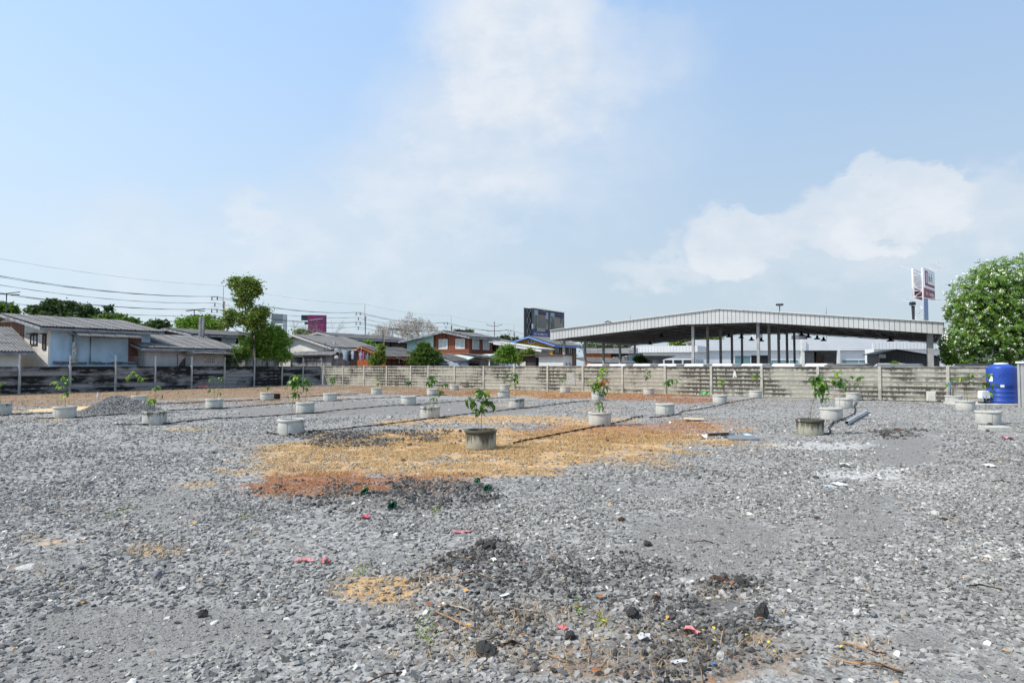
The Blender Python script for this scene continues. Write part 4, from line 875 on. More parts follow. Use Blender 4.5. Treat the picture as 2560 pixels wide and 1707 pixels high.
scrap('plastic_bag', 396, 892, 16, .25, (.62, .64, .66), 'grey white plastic bag at the foot of the left wall', 'bag', .08, .1, .6)
scrap('plastic_bag', 84, 903, 20, .3, (.7, .7, .69), 'white rag at the foot of the wall left of the first planters', 'bag', .08, .1, .7)
scrap('cloth_strip', 1062, 1221, 52, .025, (.55, .2, .22), 'long pink cloth strip on the gravel below the red grass', 'strip', .012, .12, .8, 8)
scrap('cloth_strip', 700, 1288, 40, .03, (.66, .26, .25), 'faded pink strip at the top of the lower straw patch', 'strip', .012, .1, .8, 8)
scrap('cloth_rag', 750, 1292, 20, .045, (.66, .13, .17), 'crumpled pink rag beside the faded strip', 'rag', .02, .3, 1.2)
scrap('cloth_strip', 840, 1190, 18, .05, (.62, .14, .18), 'short pink strip in the dark soil', 'strip', .012, .5, .9)
scrap('cloth_strip', 1292, 1452, 16, .04, (.64, .15, .17), 'small pink scrap among the bottom straw', 'strip', .012, .5, .9)
scrap('cloth_rag', 1588, 1460, 22, .05, (.66, .25, .24), 'pink rag beside yellow leaves at the lower right', 'rag', .02, .8, 1.2)
scrap('plastic_scrap', 2310, 1105 - 97, 24, .1, (.66, .3, .3), 'pink scrap near the right edge', 'scrap', .012, .1, .7)
scrap('plastic_scrap', 1943, 1071, 18, .12, (.66, .66, .62), 'pale plastic scrap on the lime patch', 'scrap', .02, .3, .8)
scrap('plastic_scrap', 2270, 1071, 18, .1, (.6, .6, .58), 'pale scrap on the far right gravel', 'scrap', .012, .1, .7)
scrap('paper_scrap', 1134, 1296, 12, .03, (.8, .79, .72), 'small white scrap on the central soil', 'scrap', .02, .6, 1.)
scrap('paper_scrap', 1357, 1291, 18, .025, (.78, .78, .74), 'small white flake right of the central soil', 'scrap', .02, .2, .9)
scrap('paper_scrap', 1160, 1374, 24, .02, (.72, .72, .69), 'white sliver below the straw patch', 'scrap', .02, .5, .5)
scrap('plastic_scrap', 1560, 1522, 40, .018, (.6, .6, .58), 'white shred at the bottom right of the mound', 'scrap', .012, .1, .6, 6)
scrap('plastic_scrap', 1480, 1480, 28, .035, (.5, .48, .46), 'milky plastic shred on the bottom gravel', 'scrap', .02, .1, .8, 6)
scrap('plastic_scrap', 1640, 1530, 8, .012, (.07, .2, .5), 'small blue plastic scrap at the bottom right', 'scrap', .02, .1, .8)
# the steel grating and plastic sheet with a rotten plank, right of the dry grass
gr = empty('drain_grating', G(1858, 1097), R(4), 'flat grey bar grating lying on the gravel right of the dry grass', 'grating')
gc = G(1830, 1094)
m = MB(); gsteel = flat('grating_steel', (.42, .46, .48), .45, .5)
MB().box(-.5, .33, -.28, -.265, .02, .05).build('edge_bar', gsteel, gr); MB().box(-.4, .5, .4, .415, .02, .05).build('edge_bar', gsteel, gr)
bar = MB().hexa([(-.006, -.265, .022), (.006, -.265, .022), (.17, .4, .022), (.158, .4, .022), (-.006, -.265, .046), (.006, -.265, .046), (.17, .4, .046), (.158, .4, .046)]).mesh('grating_bar', gsteel)
for i in range(19): inst('bar', bar, gr, (-.42 + i * .04, 0, 0))
scrap('plastic_sheet', 1668, 1001, 40, .3, (.33, .37, .41), 'dull blue grey sheet left of the bar grating', 'plastic sheet', .008, .1, .05)
scrap('plastic_sheet', 1722, 1001, 18, .25, (.78, .83, .84), 'white plastic sheet at the right end of the bar grating', 'plastic sheet', .03, .05, .05)
scrap('paper_scrap', 1613, 1007, 24, .12, (.72, .73, .78), 'crumpled white paper left of the bar grating', 'paper', .02, -.3, .9)
pk = empty('plank', G(1772, 1095), R(24), 'rotten dark brown plank lying on the grating', 'plank')
rot = mk('rotten_wood', (.075, .048, .03), .95, .5, 6, (.2, .1, .05), .4, 5, None, .9)
bevel(MB().box(0, .62, -.04, .04, .05, .12).build('wood', rot, pk), .012)
zn = empty('steel_channel', G(1805, 1092), R(24), 'short zinc channel behind the rotten plank', 'channel')
MB().box(0, .4, -.035, .035, .06, .066).build('web', gsteel, zn); MB().box(0, .4, -.041, -.035, .03, .09).build('flange', gsteel, zn)
# green net balls, leaves, sticks
grn = mk('green_net', (.015, .16, .075), .6, .3, 20, None, bump=.8)
for i, (px, py, lb) in enumerate([(1095, 1109, 'upper right green net ball by the dark soil'), (838, 1146, 'left green net ball in the dark soil'), (902, 1172, 'lower green net ball in the dark soil'), (1118, 1127, 'green net scrap half buried in soil')]):
    g = G(px * D, py * D); m = MB(); q = random.Random(i)
    for k in range(16):
        a = q.uniform(0, 6.28); pts = [Vector((math.cos(a + u) * .055 * q.uniform(.6, 1), math.sin(a * 2 + u) * .05, .045 + .04 * math.sin(u * 2 + a))) for u in (0, .7, 1.4, 2.1, 2.8)]
        m.tube(pts, .008, 4)
    o = m.build('net_ball', grn, None, True); o.location = (g.x, g.y, gheight(np.array([g.x]), np.array([g.y]))[0]); tag(o, lb, 'net')
stickm = mk('dry_stick', (.36, .22, .12), .9, .3, 8, None); stickd = mk('dark_stick', (.12, .07, .045), .9, .3, 8, None); stickw = mk('bleached_stick', (.55, .46, .34), .9, .2, 8, None)
def stick(pts, r, mat, label, nm='dry_stalk'):
    q = [G(a * D, b_ * D) for a, b_ in pts]; hz = gheight(np.array([v_.x for v_ in q]), np.array([v_.y for v_ in q]))
    q = [Vector((v_.x, v_.y, h + .012 + (.02 if 0 < i < len(q) - 1 else 0))) for i, (v_, h) in enumerate(zip(q, hz))]
    tag(MB().tube(q, r, 5).build(nm, mat, None, True), label, 'stalk', 'dry stalks lying on the ground')
d5 = lambda l: [((853 + a * .3627) / D, (1200 + b_ * .3627) / D) for a, b_ in l]
d6 = lambda l: [((1706 + a * .363) / D, (1200 + b_ * .363) / D) for a, b_ in l]
stick(d5([(640, 920), (700, 970), (780, 1010), (920, 1060)]), .008, stickm, 'long tan stalk pointing at the large dark stone')
stick(d5([(660, 1010), (700, 1060), (780, 1085)]), .005, stickm, 'short curved stalk left of the large dark stone')
stick(d5([(1195, 915), (1215, 980), (1232, 1050)]), .006, stickm, 'upright lying stalk in the bottom straw')
stick(d5([(680, 700), (800, 690), (900, 672), (1040, 705)]), .007, stickm, 'arched stalk below the central soil')
stick(d5([(640, 565), (740, 578), (860, 570), (960, 545)]), .007, stickm, 'long stalk across the central soil')
stick(d5([(1410, 425), (1430, 490), (1460, 540), (1510, 575)]), .005, stickm, 'thin reddish stalk right of the central soil')
stick(d5([(1050, 950), (1160, 930), (1300, 935), (1520, 920)]), .005, stickw, 'thin pale stalk in the lower straw')
stick(d5([(1620, 895), (1700, 925), (1780, 955)]), .005, stickm, 'thin stalk right of the lower straw')
stick(d5([(1420, 1235), (1500, 1275), (1600, 1285)]), .006, stickm, 'thin stalk at the bottom right of the large stone')
stick(d5([(730, 870), (830, 915), (900, 935)]), .008, stickw, 'bleached stalk below the straw patch')
stick(d5([(1100, 1150), (1180, 1145), (1290, 1160)]), .012, stickd, 'dark curled bark right of the large dark stone')
stick(d5([(1690, 1130), (1700, 1200), (1705, 1275)]), .005, stickm, 'stalk standing out of the bottom gravel')
stick(d5([(180, 1395), (300, 1360), (420, 1325)]), .007, stickd, 'dark twig at the bottom edge')
stick(d6([(1100, 1105), (1200, 1150), (1330, 1200), (1400, 1180)]), .009, stickm, 'orange dried vine at the lower right')
stick(d6([(1060, 1240), (1200, 1275), (1350, 1290), (1520, 1320)]), .012, stickm, 'thick orange dried vine at the bottom right')
stick(d6([(110, 1270), (125, 1340), (140, 1390)]), .006, stickm, 'thin orange stem at the bottom right of centre')
stick(d6([(1945, 725), (2050, 730), (2200, 745)]), .008, stickd, 'thin brown twig on the right gravel')
stick(d6([(1750, 268), (1820, 280), (1885, 295)]), .012, stickm, 'rust brown bark strip on the right')
stick(d6([(78, 428), (150, 432), (210, 432)]), .009, stickd, 'dark stick on the smooth right patch')
stick(d6([(640, 925), (660, 950), (700, 940)]), .005, stickw, 'tiny bleached twig right of the mound')
stick(d6([(2130, 10), (2200, 12), (2260, 20)]), .012, stickd, 'dark bark strip near the right edge')
leafy = mk('fallen_leaf_brown', (.28, .12, .05), .8, .3, 8, None); yel = mk('fallen_leaf_yellow', (.62, .52, .05), .7, .2, 8, None); ora = mk('fallen_leaf_orange', (.58, .30, .07), .7, .2, 8, None)
FLM = {k: leaf_mesh('fallen_' + k, m_, .6, .3) for k, m_ in (('b', leafy), ('y', yel), ('o', ora))}
def fallen(k, px, py, L, label):
    g = G(px * D, py * D); o = link(bpy.data.objects.new('fallen_leaf', FLM[k])); h = gheight(np.array([g.x]), np.array([g.y]))[0]
    q = random.Random(int(px + py)); s_ = L * g.y / F * D; o.location = (g.x, g.y, h + .03); o.scale = (s_, s_, s_ * .6); o.rotation_euler = (q.uniform(-.3, .3), q.uniform(-.4, .1), q.uniform(0, 6.28))
    tag(o, label, 'leaf', 'fallen leaves on the gravel')
d6p = lambda a, b_: ((1706 + a * .363) / D, (1200 + b_ * .363) / D)
for k, px, py, L, lb in [
 ('y', *d6p(105, 1000), 14, 'yellow leaf above the pink rag'), ('y', *d6p(140, 1070), 16, 'big yellow leaf right of the pink rag'), ('y', *d6p(210, 1050), 12, 'yellow leaf right of two other yellow leaves'),
 ('y', *d6p(210, 1122), 12, 'yellow leaf at the start of the orange vine'), ('y', *d6p(730, 1085), 14, 'yellow leaf at the right end of the leaf trail'), ('y', *d6p(620, 1215), 12, 'yellow leaf above the blue scrap'),
 ('y', *d6p(600, 1130), 12, 'yellow leaf left of the leaf trail end'), ('y', *d6p(455, 1100), 10, 'yellow leaf in the middle of the leaf trail'), ('y', *d6p(1110, 1150), 12, 'yellow leaf on the orange vine'), ('y', *d6p(1830, 1378), 14, 'yellow leaf at the bottom right corner'),
 ('y', *d5([(1790, 1010)])[0], 14, 'pale yellow leaf right of the pink bottom scrap'), ('y', *d5([(2200, 1030)])[0], 14, 'yellow green leaf right of the tan sided stone'), ('o', *d5([(785, 975)])[0], 14, 'orange leaf left above the large dark stone'),
 ('o', *d5([(860, 1040)])[0], 16, 'orange leaf on the long tan stalk'), ('o', *d5([(880, 780)])[0], 16, 'orange curled leaf below the straw patch'), ('o', *d5([(2255, 985)])[0], 14, 'orange chip right of the tan sided stone'),
 ('b', *d5([(615, 865)])[0], 26, 'brown curled leaf below the straw patch'), ('b', *d5([(1790, 850)])[0], 28, 'brown leaf on the straw right of the bottom centre'), ('b', *d5([(2150, 825)])[0], 20, 'brown leaf left of the soil mound'),
 ('b', *d5([(1370, 635)])[0], 18, 'brown leaf right of the central soil'), ('b', *d5([(1720, 1345)])[0], 34, 'large brown leaf at the bottom edge'), ('b', *d5([(1250, 1110)])[0], 26, 'dark brown leaf right of the large stone'),
 ('b', *d5([(1290, 590)])[0], 16, 'tan leaf on the central soil'), ('b', *d6p(555, 1000), 22, 'brown leaf under the tall dark clod'), ('b', *d6p(345, 745), 20, 'rust leaf between the two mound clods'),
 ('o', *d6p(990, 525), 14, 'salmon chip on the right gravel'), ('o', 288, 1203, 14, 'tan chip on the left gravel'), ('o', 300, 1218, 16, 'flat tan chip below another tan chip on the left'),
 ('o', 445, 1210, 20, 'tan leaf right of the smooth round patch on the left'), ('o', 185, 1392, 12, 'orange chip on the left gravel'), ('o', 690, 1262, 10, 'orange chip right of the left straw')]:
    fallen(k, px, py, L, lb)
bt = empty('plastic_bottle', G(245, 997), 0, 'clear pink capped plastic bottle standing on the brown grass', 'bottle')
MB().lathe([(0, 0), (.06, 0), (.065, .02), (.065, .2), (.05, .26), (.025, .3), (.025, .33)], 14).build('body', flat('bottle_plastic', (.62, .6, .6), .2), bt, True)
MB().lathe([(.03, .31), (.03, .37), (0, .37)], 12).build('cap', flat('bottle_cap', (.7, .35, .4), .4), bt, True)
# ------------------------------------------------------------------ houses behind the walls
roofg = mk('fibre_cement_roof', (.20, .193, .185), .9, .22, 1.6, (.115, .11, .105), .42, 1.2, None, .4, rnd=.12)
roofd = mk('old_fibre_cement_roof', (.14, .136, .13), .9, .25, 1.6, (.075, .072, .07), .45, 1.0, None, .4, rnd=.14)
roofl = mk('pale_metal_roof', (.66, .65, .61), .6, .1, 1.6, (.5, .48, .44), .3, 1.0, None, .1)
fasc = mk('weathered_fascia', (.27, .28, .30), .85, .3, 3, (.14, .14, .14), .4, 2.0, None, .3)
dkwood = boards('dark_timber', (.035, .027, .022), (.09, .068, .052), .22)
redwood = boards('red_timber', (.12, .04, .025), (.27, .10, .062), .24)
redlap = boards('red_lap_timber', (.13, .042, .026), (.24, .085, .052), .2, 2)
brnwood = boards('brown_timber', (.13, .07, .045), (.26, .15, .10), .22)
whitew = mk('white_render', (.68, .66, .61), .85, .1, 1.2, (.45, .43, .39), .3, 1.0, (2, 2, .5), .1)
bluew = mk('pale_blue_render', (.42, .58, .72), .85, .12, 1.0, (.32, .46, .58), .4, .7, None, .1)
greyw = mk('grey_render', (.40, .40, .40), .9, .15, 1.2, (.24, .24, .24), .35, 1.2, (2, 2, .5), .2)
dirtshadew = mk('dirty_shaded_render', (.30, .30, .29), .9, .25, 1.2, (.07, .07, .07), .45, .9, (2, 2, .6), .2)
mintw = mk('mint_render', (.46, .66, .63), .85, .08, 1.2, None, bump=.1)
yellw = mk('ochre_render', (.52, .31, .06), .85, .14, 1.4, (.38, .2, .04), .35, 1.5, None, .1)
orangew = mk('orange_boards', (.36, .10, .035), .85, .2, 2.5, (.22, .06, .025), .4, 3, None, .1)
blackm = flat('dark_opening', (.012, .012, .013), .8); shut = mk('pale_shutter', (.5, .52, .53), .7, .12, 4, None, bump=0)
whitet = mk('white_trim', (.66, .66, .64), .7, .1, 4, None, bump=0); bluet = flat('blue_trim', (.16, .29, .62), .6)
doorm = mk('red_brown_door', (.15, .065, .05), .8, .3, 5, None)
glass = glassmat('window_glass', (.045, .055, .06)); curtain = mk('pale_curtain', (.42, .44, .45), .7, .15, 6, None, bump=.2)
C59, S59 = math.cos(R(59)), math.sin(R(59))
SHEETS = {}
def sheet_mesh(wd, ln, mat, pitch, amp):
    key = (round(wd, 2), round(ln, 2), mat.name)
    if key not in SHEETS:
        m = MB(); n = max(4, int(wd / pitch * 4))
        for i in range(n + 1):
            xx = wd * i / n; zz = amp * math.cos(2 * math.pi * xx / pitch)
            m.v += [(xx, 0, zz), (xx, ln, zz)]
        for i in range(n): m.f.append((2 * i, 2 * i + 2, 2 * i + 3, 2 * i + 1))
        SHEETS[key] = m.mesh('roof_sheet', mat, True)
    return SHEETS[key]
def slope(root, a, b_, c, d, mat, nm='roof', sheets=True, thick=.06, sw=.95, sl=1.15, pitch=.19, amp=.03):
    """a,b = eave ends, d,c = ridge ends (same order); a slab with courses of corrugated sheets on it"""
    a, b_, c, d = map(Vector, (a, b_, c, d)); ex = (b_ - a); L = ex.length; ex = ex.normalized(); ey = (d - a); Ls = ey.length; ey = ey.normalized(); nz = ex.cross(ey).normalized()
    if nz.z < 0: nz = -nz
    dn = -nz * thick
    rf = MB().hexa([a + dn, b_ + dn, c + dn, d + dn, a - nz * .012, b_ - nz * .012, c - nz * .012, d - nz * .012]).build(nm, mat, root)
    if sheets:
        ncol, nrow = max(1, round(L / sw)), max(1, round(Ls / sl)); wd, ln = L / ncol, Ls / nrow
        me = sheet_mesh(wd + pitch * .3, ln * 1.1, mat, pitch, amp)
        rot = Matrix((ex, ey, nz)).transposed().to_euler()
        for r in range(nrow):
            for c_ in range(ncol):
                o = inst('roof_sheet', me, rf, a + ex * (wd * c_ - .03) + ey * (ln * r - .05) + nz * (amp + .012 + .012 * ((r + c_) % 2) + .01 * (nrow - r)), rot)
                o.rotation_euler.rotate_axis('X', -.018 + random.uniform(-.006, .006))
    return rf
def panel(root, nm, o_, u, n_, u0, u1, z0, z1, dep, mat):
    """box standing proud of a wall: origin, along-wall unit u, outward unit n_"""
    o_, u, n_ = map(Vector, (o_, u, n_)); k = Vector((0, 0, 1))
    P = lambda a, d, z_: o_ + u * a + n_ * d + k * z_
    return MB().hexa([P(u0, 0.002, z0), P(u1, 0.002, z0), P(u1, dep, z0), P(u0, dep, z0), P(u0, 0.002, z1), P(u1, 0.002, z1), P(u1, dep, z1), P(u0, dep, z1)]).build(nm, mat, root)
def window(root, o_, u, n_, u0, u1, z0, z1, fm, pm, mull=1, nm='window', hood=False):
    o_, u, n_ = map(Vector, (o_, u, n_)); k = Vector((0, 0, 1)); t_ = .07; m = MB()
    def bx(a0, a1, b0, b1, d0, d1):
        P = lambda a, d, z_: o_ + u * a + n_ * d + k * z_
        m.hexa([P(a0, d0, b0), P(a1, d0, b0), P(a1, d1, b0), P(a0, d1, b0), P(a0, d0, b1), P(a1, d0, b1), P(a1, d1, b1), P(a0, d1, b1)])
    bx(u0, u1, z0, z0 + t_, .003, .07); bx(u0, u1, z1 - t_, z1, .003, .07); bx(u0, u0 + t_, z0 + t_, z1 - t_, .003, .068); bx(u1 - t_, u1, z0 + t_, z1 - t_, .003, .068)
    for i in range(mull):
        c = u0 + (u1 - u0) * (i + 1) / (mull + 1); bx(c - .03, c + .03, z0 + t_, z1 - t_, .003, .06)
    f = m.build(nm, fm, root)
    q = panel(f, 'pane', o_, u, n_, u0 + t_, u1 - t_, z0 + t_, z1 - t_, .02, pm)
    if hood: panel(f, 'hood', o_, u, n_, u0 - .08, u1 + .08, z1 + .03, z1 + .09, .3, fm)
    return f
def house(name, label, px, Y, W, Ln, zr, ze0, ze1=None, yr=None, rz=59, gable=whitew, side=whitew, roof=roofg, oe=.5, og=.5, z0=0.0, barge=fasc, sheets=True, split=None, sw=.95, cat='house'):
    """origin = near corner where gable and long side meet; local +x runs away along the ridge, +y to the left along the gable"""
    root = empty(name, (X(px, Y), Y, 0), R(rz), label, cat)
    yr = W / 2 if yr is None else yr; ze1 = ze0 if ze1 is None else ze1
    if split: 
        zs = ze1 + (zr - ze1) * (W - split[0]) / (W - yr)
        MB().prism([(0, z0), (split[0], z0), (split[0], zs), (yr, zr - .05), (0, ze0)], 'x', 0, .14).build('gable_wall', gable, root)
        MB().prism([(split[0] + .002, z0), (W, z0), (W, ze1), (split[0] + .002, zs)], 'x', -.01, .14).build('gable_wall', split[1], root)
    else: MB().prism([(0, z0), (W, z0), (W, ze1), (yr, zr - .05), (0, ze0)], 'x', 0, .14).build('gable_wall', gable, root)
    MB().box(.142, Ln - .142, 0, .14, z0, ze0).build('side_wall', side, root)
    MB().prism([(0, z0), (W, z0), (W, ze1), (yr, zr - .05), (0, ze0)], 'x', Ln - .14, Ln).build('back_wall', side, root)
    MB().box(.142, Ln - .142, W - .14, W, z0, ze1).build('side_wall', gable, root)
    s0 = (zr - ze0) / yr; s1 = (zr - ze1) / (W - yr); e0 = ze0 - s0 * oe + .06; e1 = ze1 - s1 * oe + .06; zt = zr + .06
    slope(root, (-og, -oe, e0), (Ln + og, -oe, e0), (Ln + og, yr, zt), (-og, yr, zt), roof, 'roof', sheets, sw=sw)
    slope(root, (-og, W + oe, e1), (Ln + og, W + oe, e1), (Ln + og, yr + .004, zt), (-og, yr + .004, zt), roof, 'roof', False)
    m = MB()
    for sgn, (ya, za) in ((0, (-oe, e0)), (1, (W + oe, e1))):
        P = [(-og - .035, ya, za - .2), (-og - .005, ya, za - .2), (-og - .005, yr, zt - .2), (-og - .035, yr, zt - .2)]
        m.hexa(P + [(p[0], p[1], p[2] + .2) for p in P])
    m.build('barge_board', barge, root)
    MB().box(-og, Ln + og, -oe - .035, -oe - .005, e0 - .2, e0 - .02).build('eave_board', barge, root)
    return root
GO, GU, GN = (0, 0, 0), (0, 1, 0), (-1, 0, 0)     # gable face: origin, along (to the left), outward
SO, SU, SN = (0, 0, 0), (1, 0, 0), (0, -1, 0)     # side face
# A: the big pale blue house on the left
hA_ = house('house', 'big pale blue and white house with a grey tiled roof at the left', 120, 44, 11.4, 7.0, 5.5, 4.45, rz=59, gable=whitew, side=bluew, oe=.6, og=.75, sw=1.0)
window(hA_, GO, GU, GN, 1.55, 2.55, 3.25, 4.0, dkwood, shut, 1, hood=True); window(hA_, GO, GU, GN, .25, .75, 2.9, 3.95, dkwood, brnwood, 0, hood=True)
panel(hA_, 'timber_wall', GO, GU, GN, 3.6, 8.6, 3.3, 5.0, .03, brnwood)
d_ = panel(hA_, 'door', SO, SU, SN, 5.35, 6.3, 2.1, 4.0, .06, doorm); panel(d_, 'handle', (0, -.06, 0), SU, SN, 6.15, 6.22, 2.95, 3.1, .06, blackp)
slope(hA_, (1.3, -1.35, 3.85), (5.6, -1.35, 3.85), (5.6, -.14, 4.3), (1.3, -.14, 4.3), roofd, 'awning', True, .04, .9, 1.3)
for xx in (1.5, 2.65): MB().tube([(xx, -.08, 2.0), (xx, -.08, 4.0)], .035, 6).build('drain_pipe', flat('navy_pipe', (.03, .05, .13), .5), hA_, True)
MB().tube([(.9, -.2, 4.35), (1.0, -.9, 3.9), (2.7, -1.3, 3.8)], .025, 5).build('awning_bracket', blackp, hA_)
mw = MB(); q = random.Random(3)
for i in range(40): 
    a0 = q.uniform(.1, 6.6); mw.box(a0, a0 + q.uniform(.15, .5), -.12 - q.random() * .1, -.003, 1.9 + q.random() * .06, 2.02 + q.random() * .1)
mw.build('broken_ledge', mk('mould_ledge', (.10, .11, .11), .9, .5, 5, (.4, .47, .52), .35, 4), hA_)
MB().lathe([(.08, 1.95), (.22, 2.0), (.16, 2.5), (.2, 2.9), (.12, 3.4), (.05, 3.5)], 9, 1.5, -.28, .25).build('hanging_tarpaulin', mk('camo_tarp', (.5, .52, .5), .8, .3, 6, (.1, .1, .1), .4, 8), hA_, True)
# A0: low roof at the left edge
xr, yr_ = X(88, 43.3), 43.3
h0 = house('house', 'low outhouse roof jutting in at the left edge', 0, 40, 6, 6.4, 4.4, 2.95, gable=greyw, side=whitew, oe=.6, og=.6)
h0.location = (xr - C59 * 7.0 - S59 * .6, yr_ - S59 * 7.0 + C59 * .6, 0)
# B: low house right of A
hB_ = house('house', 'low grey house with a long corrugated roof beside the blue house', 361, 48.6, 9.4, 7.4, 4.35, 3.2, gable=dirtshadew, side=greyw, oe=.5, og=.5, sw=1.0)  # darker gable render puts the blue house's shade into the colour
p_ = panel(hB_, 'opening', SO, SU, SN, 2.6, 4.6, 1.6, 2.72, .03, blackm)
m = MB(); m.poly([(2.62, -.06, 2.7), (3.7, -.06, 2.7), (3.0, -.07, 2.3), (2.62, -.06, 1.7)]); m.build('curtain', mk('pale_cloth', (.52, .46, .46), .8, .15, 5), p_)
for z_, k in ((1.62, 0), (2.26, 1)): bevel(MB().box(3.75, 4.5, -.12, -.05, z_, z_ + .6 - .2 * 0).build('fridge_door', mk('cream_enamel', (.62, .58, .42), .5, .08, 3), p_), .01)
# B2: cinder-block lean-to
bb = empty('block_shed', (X(486, 50.8), 50.8, 0), R(59), 'unplastered cinder block shed with a vent panel beside the low house', 'shed')
blk = mk('cinder_block', (.34, .345, .35), .95, .2, 6, None, bump=.6, rnd=.14); mort = mk('mortar', (.46, .46, .45), .95, .15, 8)
MB().box(.02, 2.6, .02, .1, 0, 2.78).build('mortar_bed', mort, bb); MB().box(.02, .1, .1, 1.9, 0, 2.9).build('mortar_bed', mort, bb); MB().box(2.5, 2.6, .1, 1.9, 0, 2.9).build('back_wall', mort, bb)
bme = MB().box(0, .385, -.0, .04, 0, .185).mesh('concrete_block', blk); bmh = MB().box(0, .185, -.0, .04, 0, .185).mesh('concrete_half_block', blk)
for r in range(5, 14):
    z_ = r * .2 + .008; xx = .01
    if r % 2: inst('concrete_block', bmh, bb, (xx, -.02, z_)); xx += .2
    while xx < 2.45:
        if not (r in (10, 11) and .8 < xx < 1.75): inst('concrete_block', bme if xx < 2.3 else bmh, bb, (xx, -.02 + random.uniform(-.005, .005), z_))
        xx += .4
    for k in range(4): inst('concrete_block', bme, bb, (-.02, .42 + k * .4, z_), (0, 0, R(-90)))
vb = MB(); 
for i in range(7): vb.box(.82 + i * .16, .86 + i * .16, -.02, .02, 2.0, 2.4)
for z_ in (2.0, 2.12, 2.24, 2.36): vb.box(.82, 1.82, -.024, .018, z_, z_ + .04)
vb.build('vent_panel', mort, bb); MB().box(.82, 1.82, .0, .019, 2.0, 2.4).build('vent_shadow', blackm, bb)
slope(bb, (-.4, -.6, 2.72), (3.1, -.6, 2.72), (3.1, 2.2, 3.05), (-.4, 2.2, 3.05), roofd, 'roof', True)
house('outhouse', 'small low roof between the block shed and the tall tree', 612, 61, 4.2, 4, 3.8, 3.25, gable=dirtshadew, side=dirtshadew, roof=roofg, og=.3, oe=.4)
# C: dark long house behind B
hC_ = house('house', 'long dark timber house behind the tall tree', 485, 60, 7.7, 8.2, 5.35, 4.75, gable=dkwood, side=dkwood, roof=roofd, oe=.6, og=.7)
window(hC_, SO, SU, SN, 2.8, 4.3, 3.5, 4.5, whitet, shut, 1); window(hC_, SO, SU, SN, 6.2, 7.3, 3.4, 4.2, dkwood, blackm, 1)
def pole(name, label, px, ytop, Y, r, mat, cat='pole'):
    o = MB().tube([(0, 0, 0), (0, 0, Z(ytop, Y))], [r, r * .85], 8).build(name, mat, None, True); o.location = (X(px, Y), Y, 0); return tag(o, label, cat)
polem = mk('grey_pole', (.32, .31, .30), .9, .25, 3, (.14, .135, .13), .4, 2)
o = empty('concrete_post', (X(503, 57), 57, 0), 0, 'thick twin concrete post standing before the dark timber house', 'post')
for dx in (-.13, .13): bevel(MB().box(dx - .1, dx + .1, -.1, .1, 0, Z(793, 57)).build('leg', polem, o), .02)
# D: white gabled house
hD_ = house('house', 'white gabled house with a long grey roof behind the wall corner', 828, 67, 10.6, 6.3, 5.1, 3.75, gable=whitew, side=brnwood, roof=roofg, oe=.5, og=.5, barge=mk('pale_barge', (.5, .49, .47), .8, .2, 3))
m = MB().box(1.0, 1.16, .6, .76, 3.3, 4.4); m.build('gable_vent', greyw, hD_)
lt = empty('lean_to', (X(828, 64.2), 64.2, 0), R(59), 'dirty lean to with a shallow grey roof under the white gable', 'shed')
MB().box(0, .12, 0, 6, 0, 2.75).build('front_wall', dirtshadew, lt); MB().box(.122, 2.6, 0, .12, 0, 2.75).build('side_wall', dirtshadew, lt)
slope(lt, (-.4, 6.6, 2.82), (-.4, -.4, 2.82), (2.6, -.4, 3.4), (2.6, 6.6, 3.4), roofg, 'roof', True)
window(lt, GO, GU, GN, 4.0, 4.9, 2.1, 2.7, dkwood, blackm, 0)
for k in range(5): MB().box(-.03, .0, 2.4 + k * .3, 2.5 + k * .3, 1.9, 2.7).build('slat', dkwood, lt)
MB().tube([(1.2, 2.2, 3.2), (1.15, 2.15, 4.2), (1.1, 1.6, 3.5)], .03, 5).build('aerial', blackp, lt)
# E: long dark house behind D
hE_ = house('house', 'long dark house with an old sagging roof behind the laundry', 862, 82, 8.4, 12.6, 6.1, 5.35, gable=dkwood, side=dkwood, roof=roofd, oe=.7, og=.8, barge=mk('grey_barge', (.38, .38, .38), .85, .2, 3), sw=1.4)
window(hE_, SO, SU, SN, 2.4, 3.6, 4.3, 5.1, dkwood, shut, 0)
MB().box(8.6, 12.4, -.2, -.003, 2.4, 4.9).build('shutter_wall', dkwood, hE_)
# F: low orange-gabled house
hF_ = house('house', 'low dark timber house with an orange gable edge', 963, 62.5, 3.7, 5.4, 3.65, 2.75, 3.35, 2.9, gable=orangew, side=boards('chocolate_timber', (.05, .025, .018), (.12, .06, .04), .2), roof=roofd, oe=.5, og=.4, barge=orangew)
panel(hF_, 'door', SO, SU, SN, 2.9, 3.7, 0, 2.2, .05, mk('amber_door', (.22, .09, .03), .8, .2, 4))
MB().tube([(1.0, -.55, 2.62), (2.0, -.8, 2.35)], .045, 5).build('gutter', whitet, hF_); MB().tube([(1.35, -.62, 2.55), (1.35, -.62, 2.1)], .03, 5).build('downpipe', whitet, hF_)
pole('concrete_pole', 'mossy concrete pole behind the orange gabled house', 959, 825, 66, .17, polem)
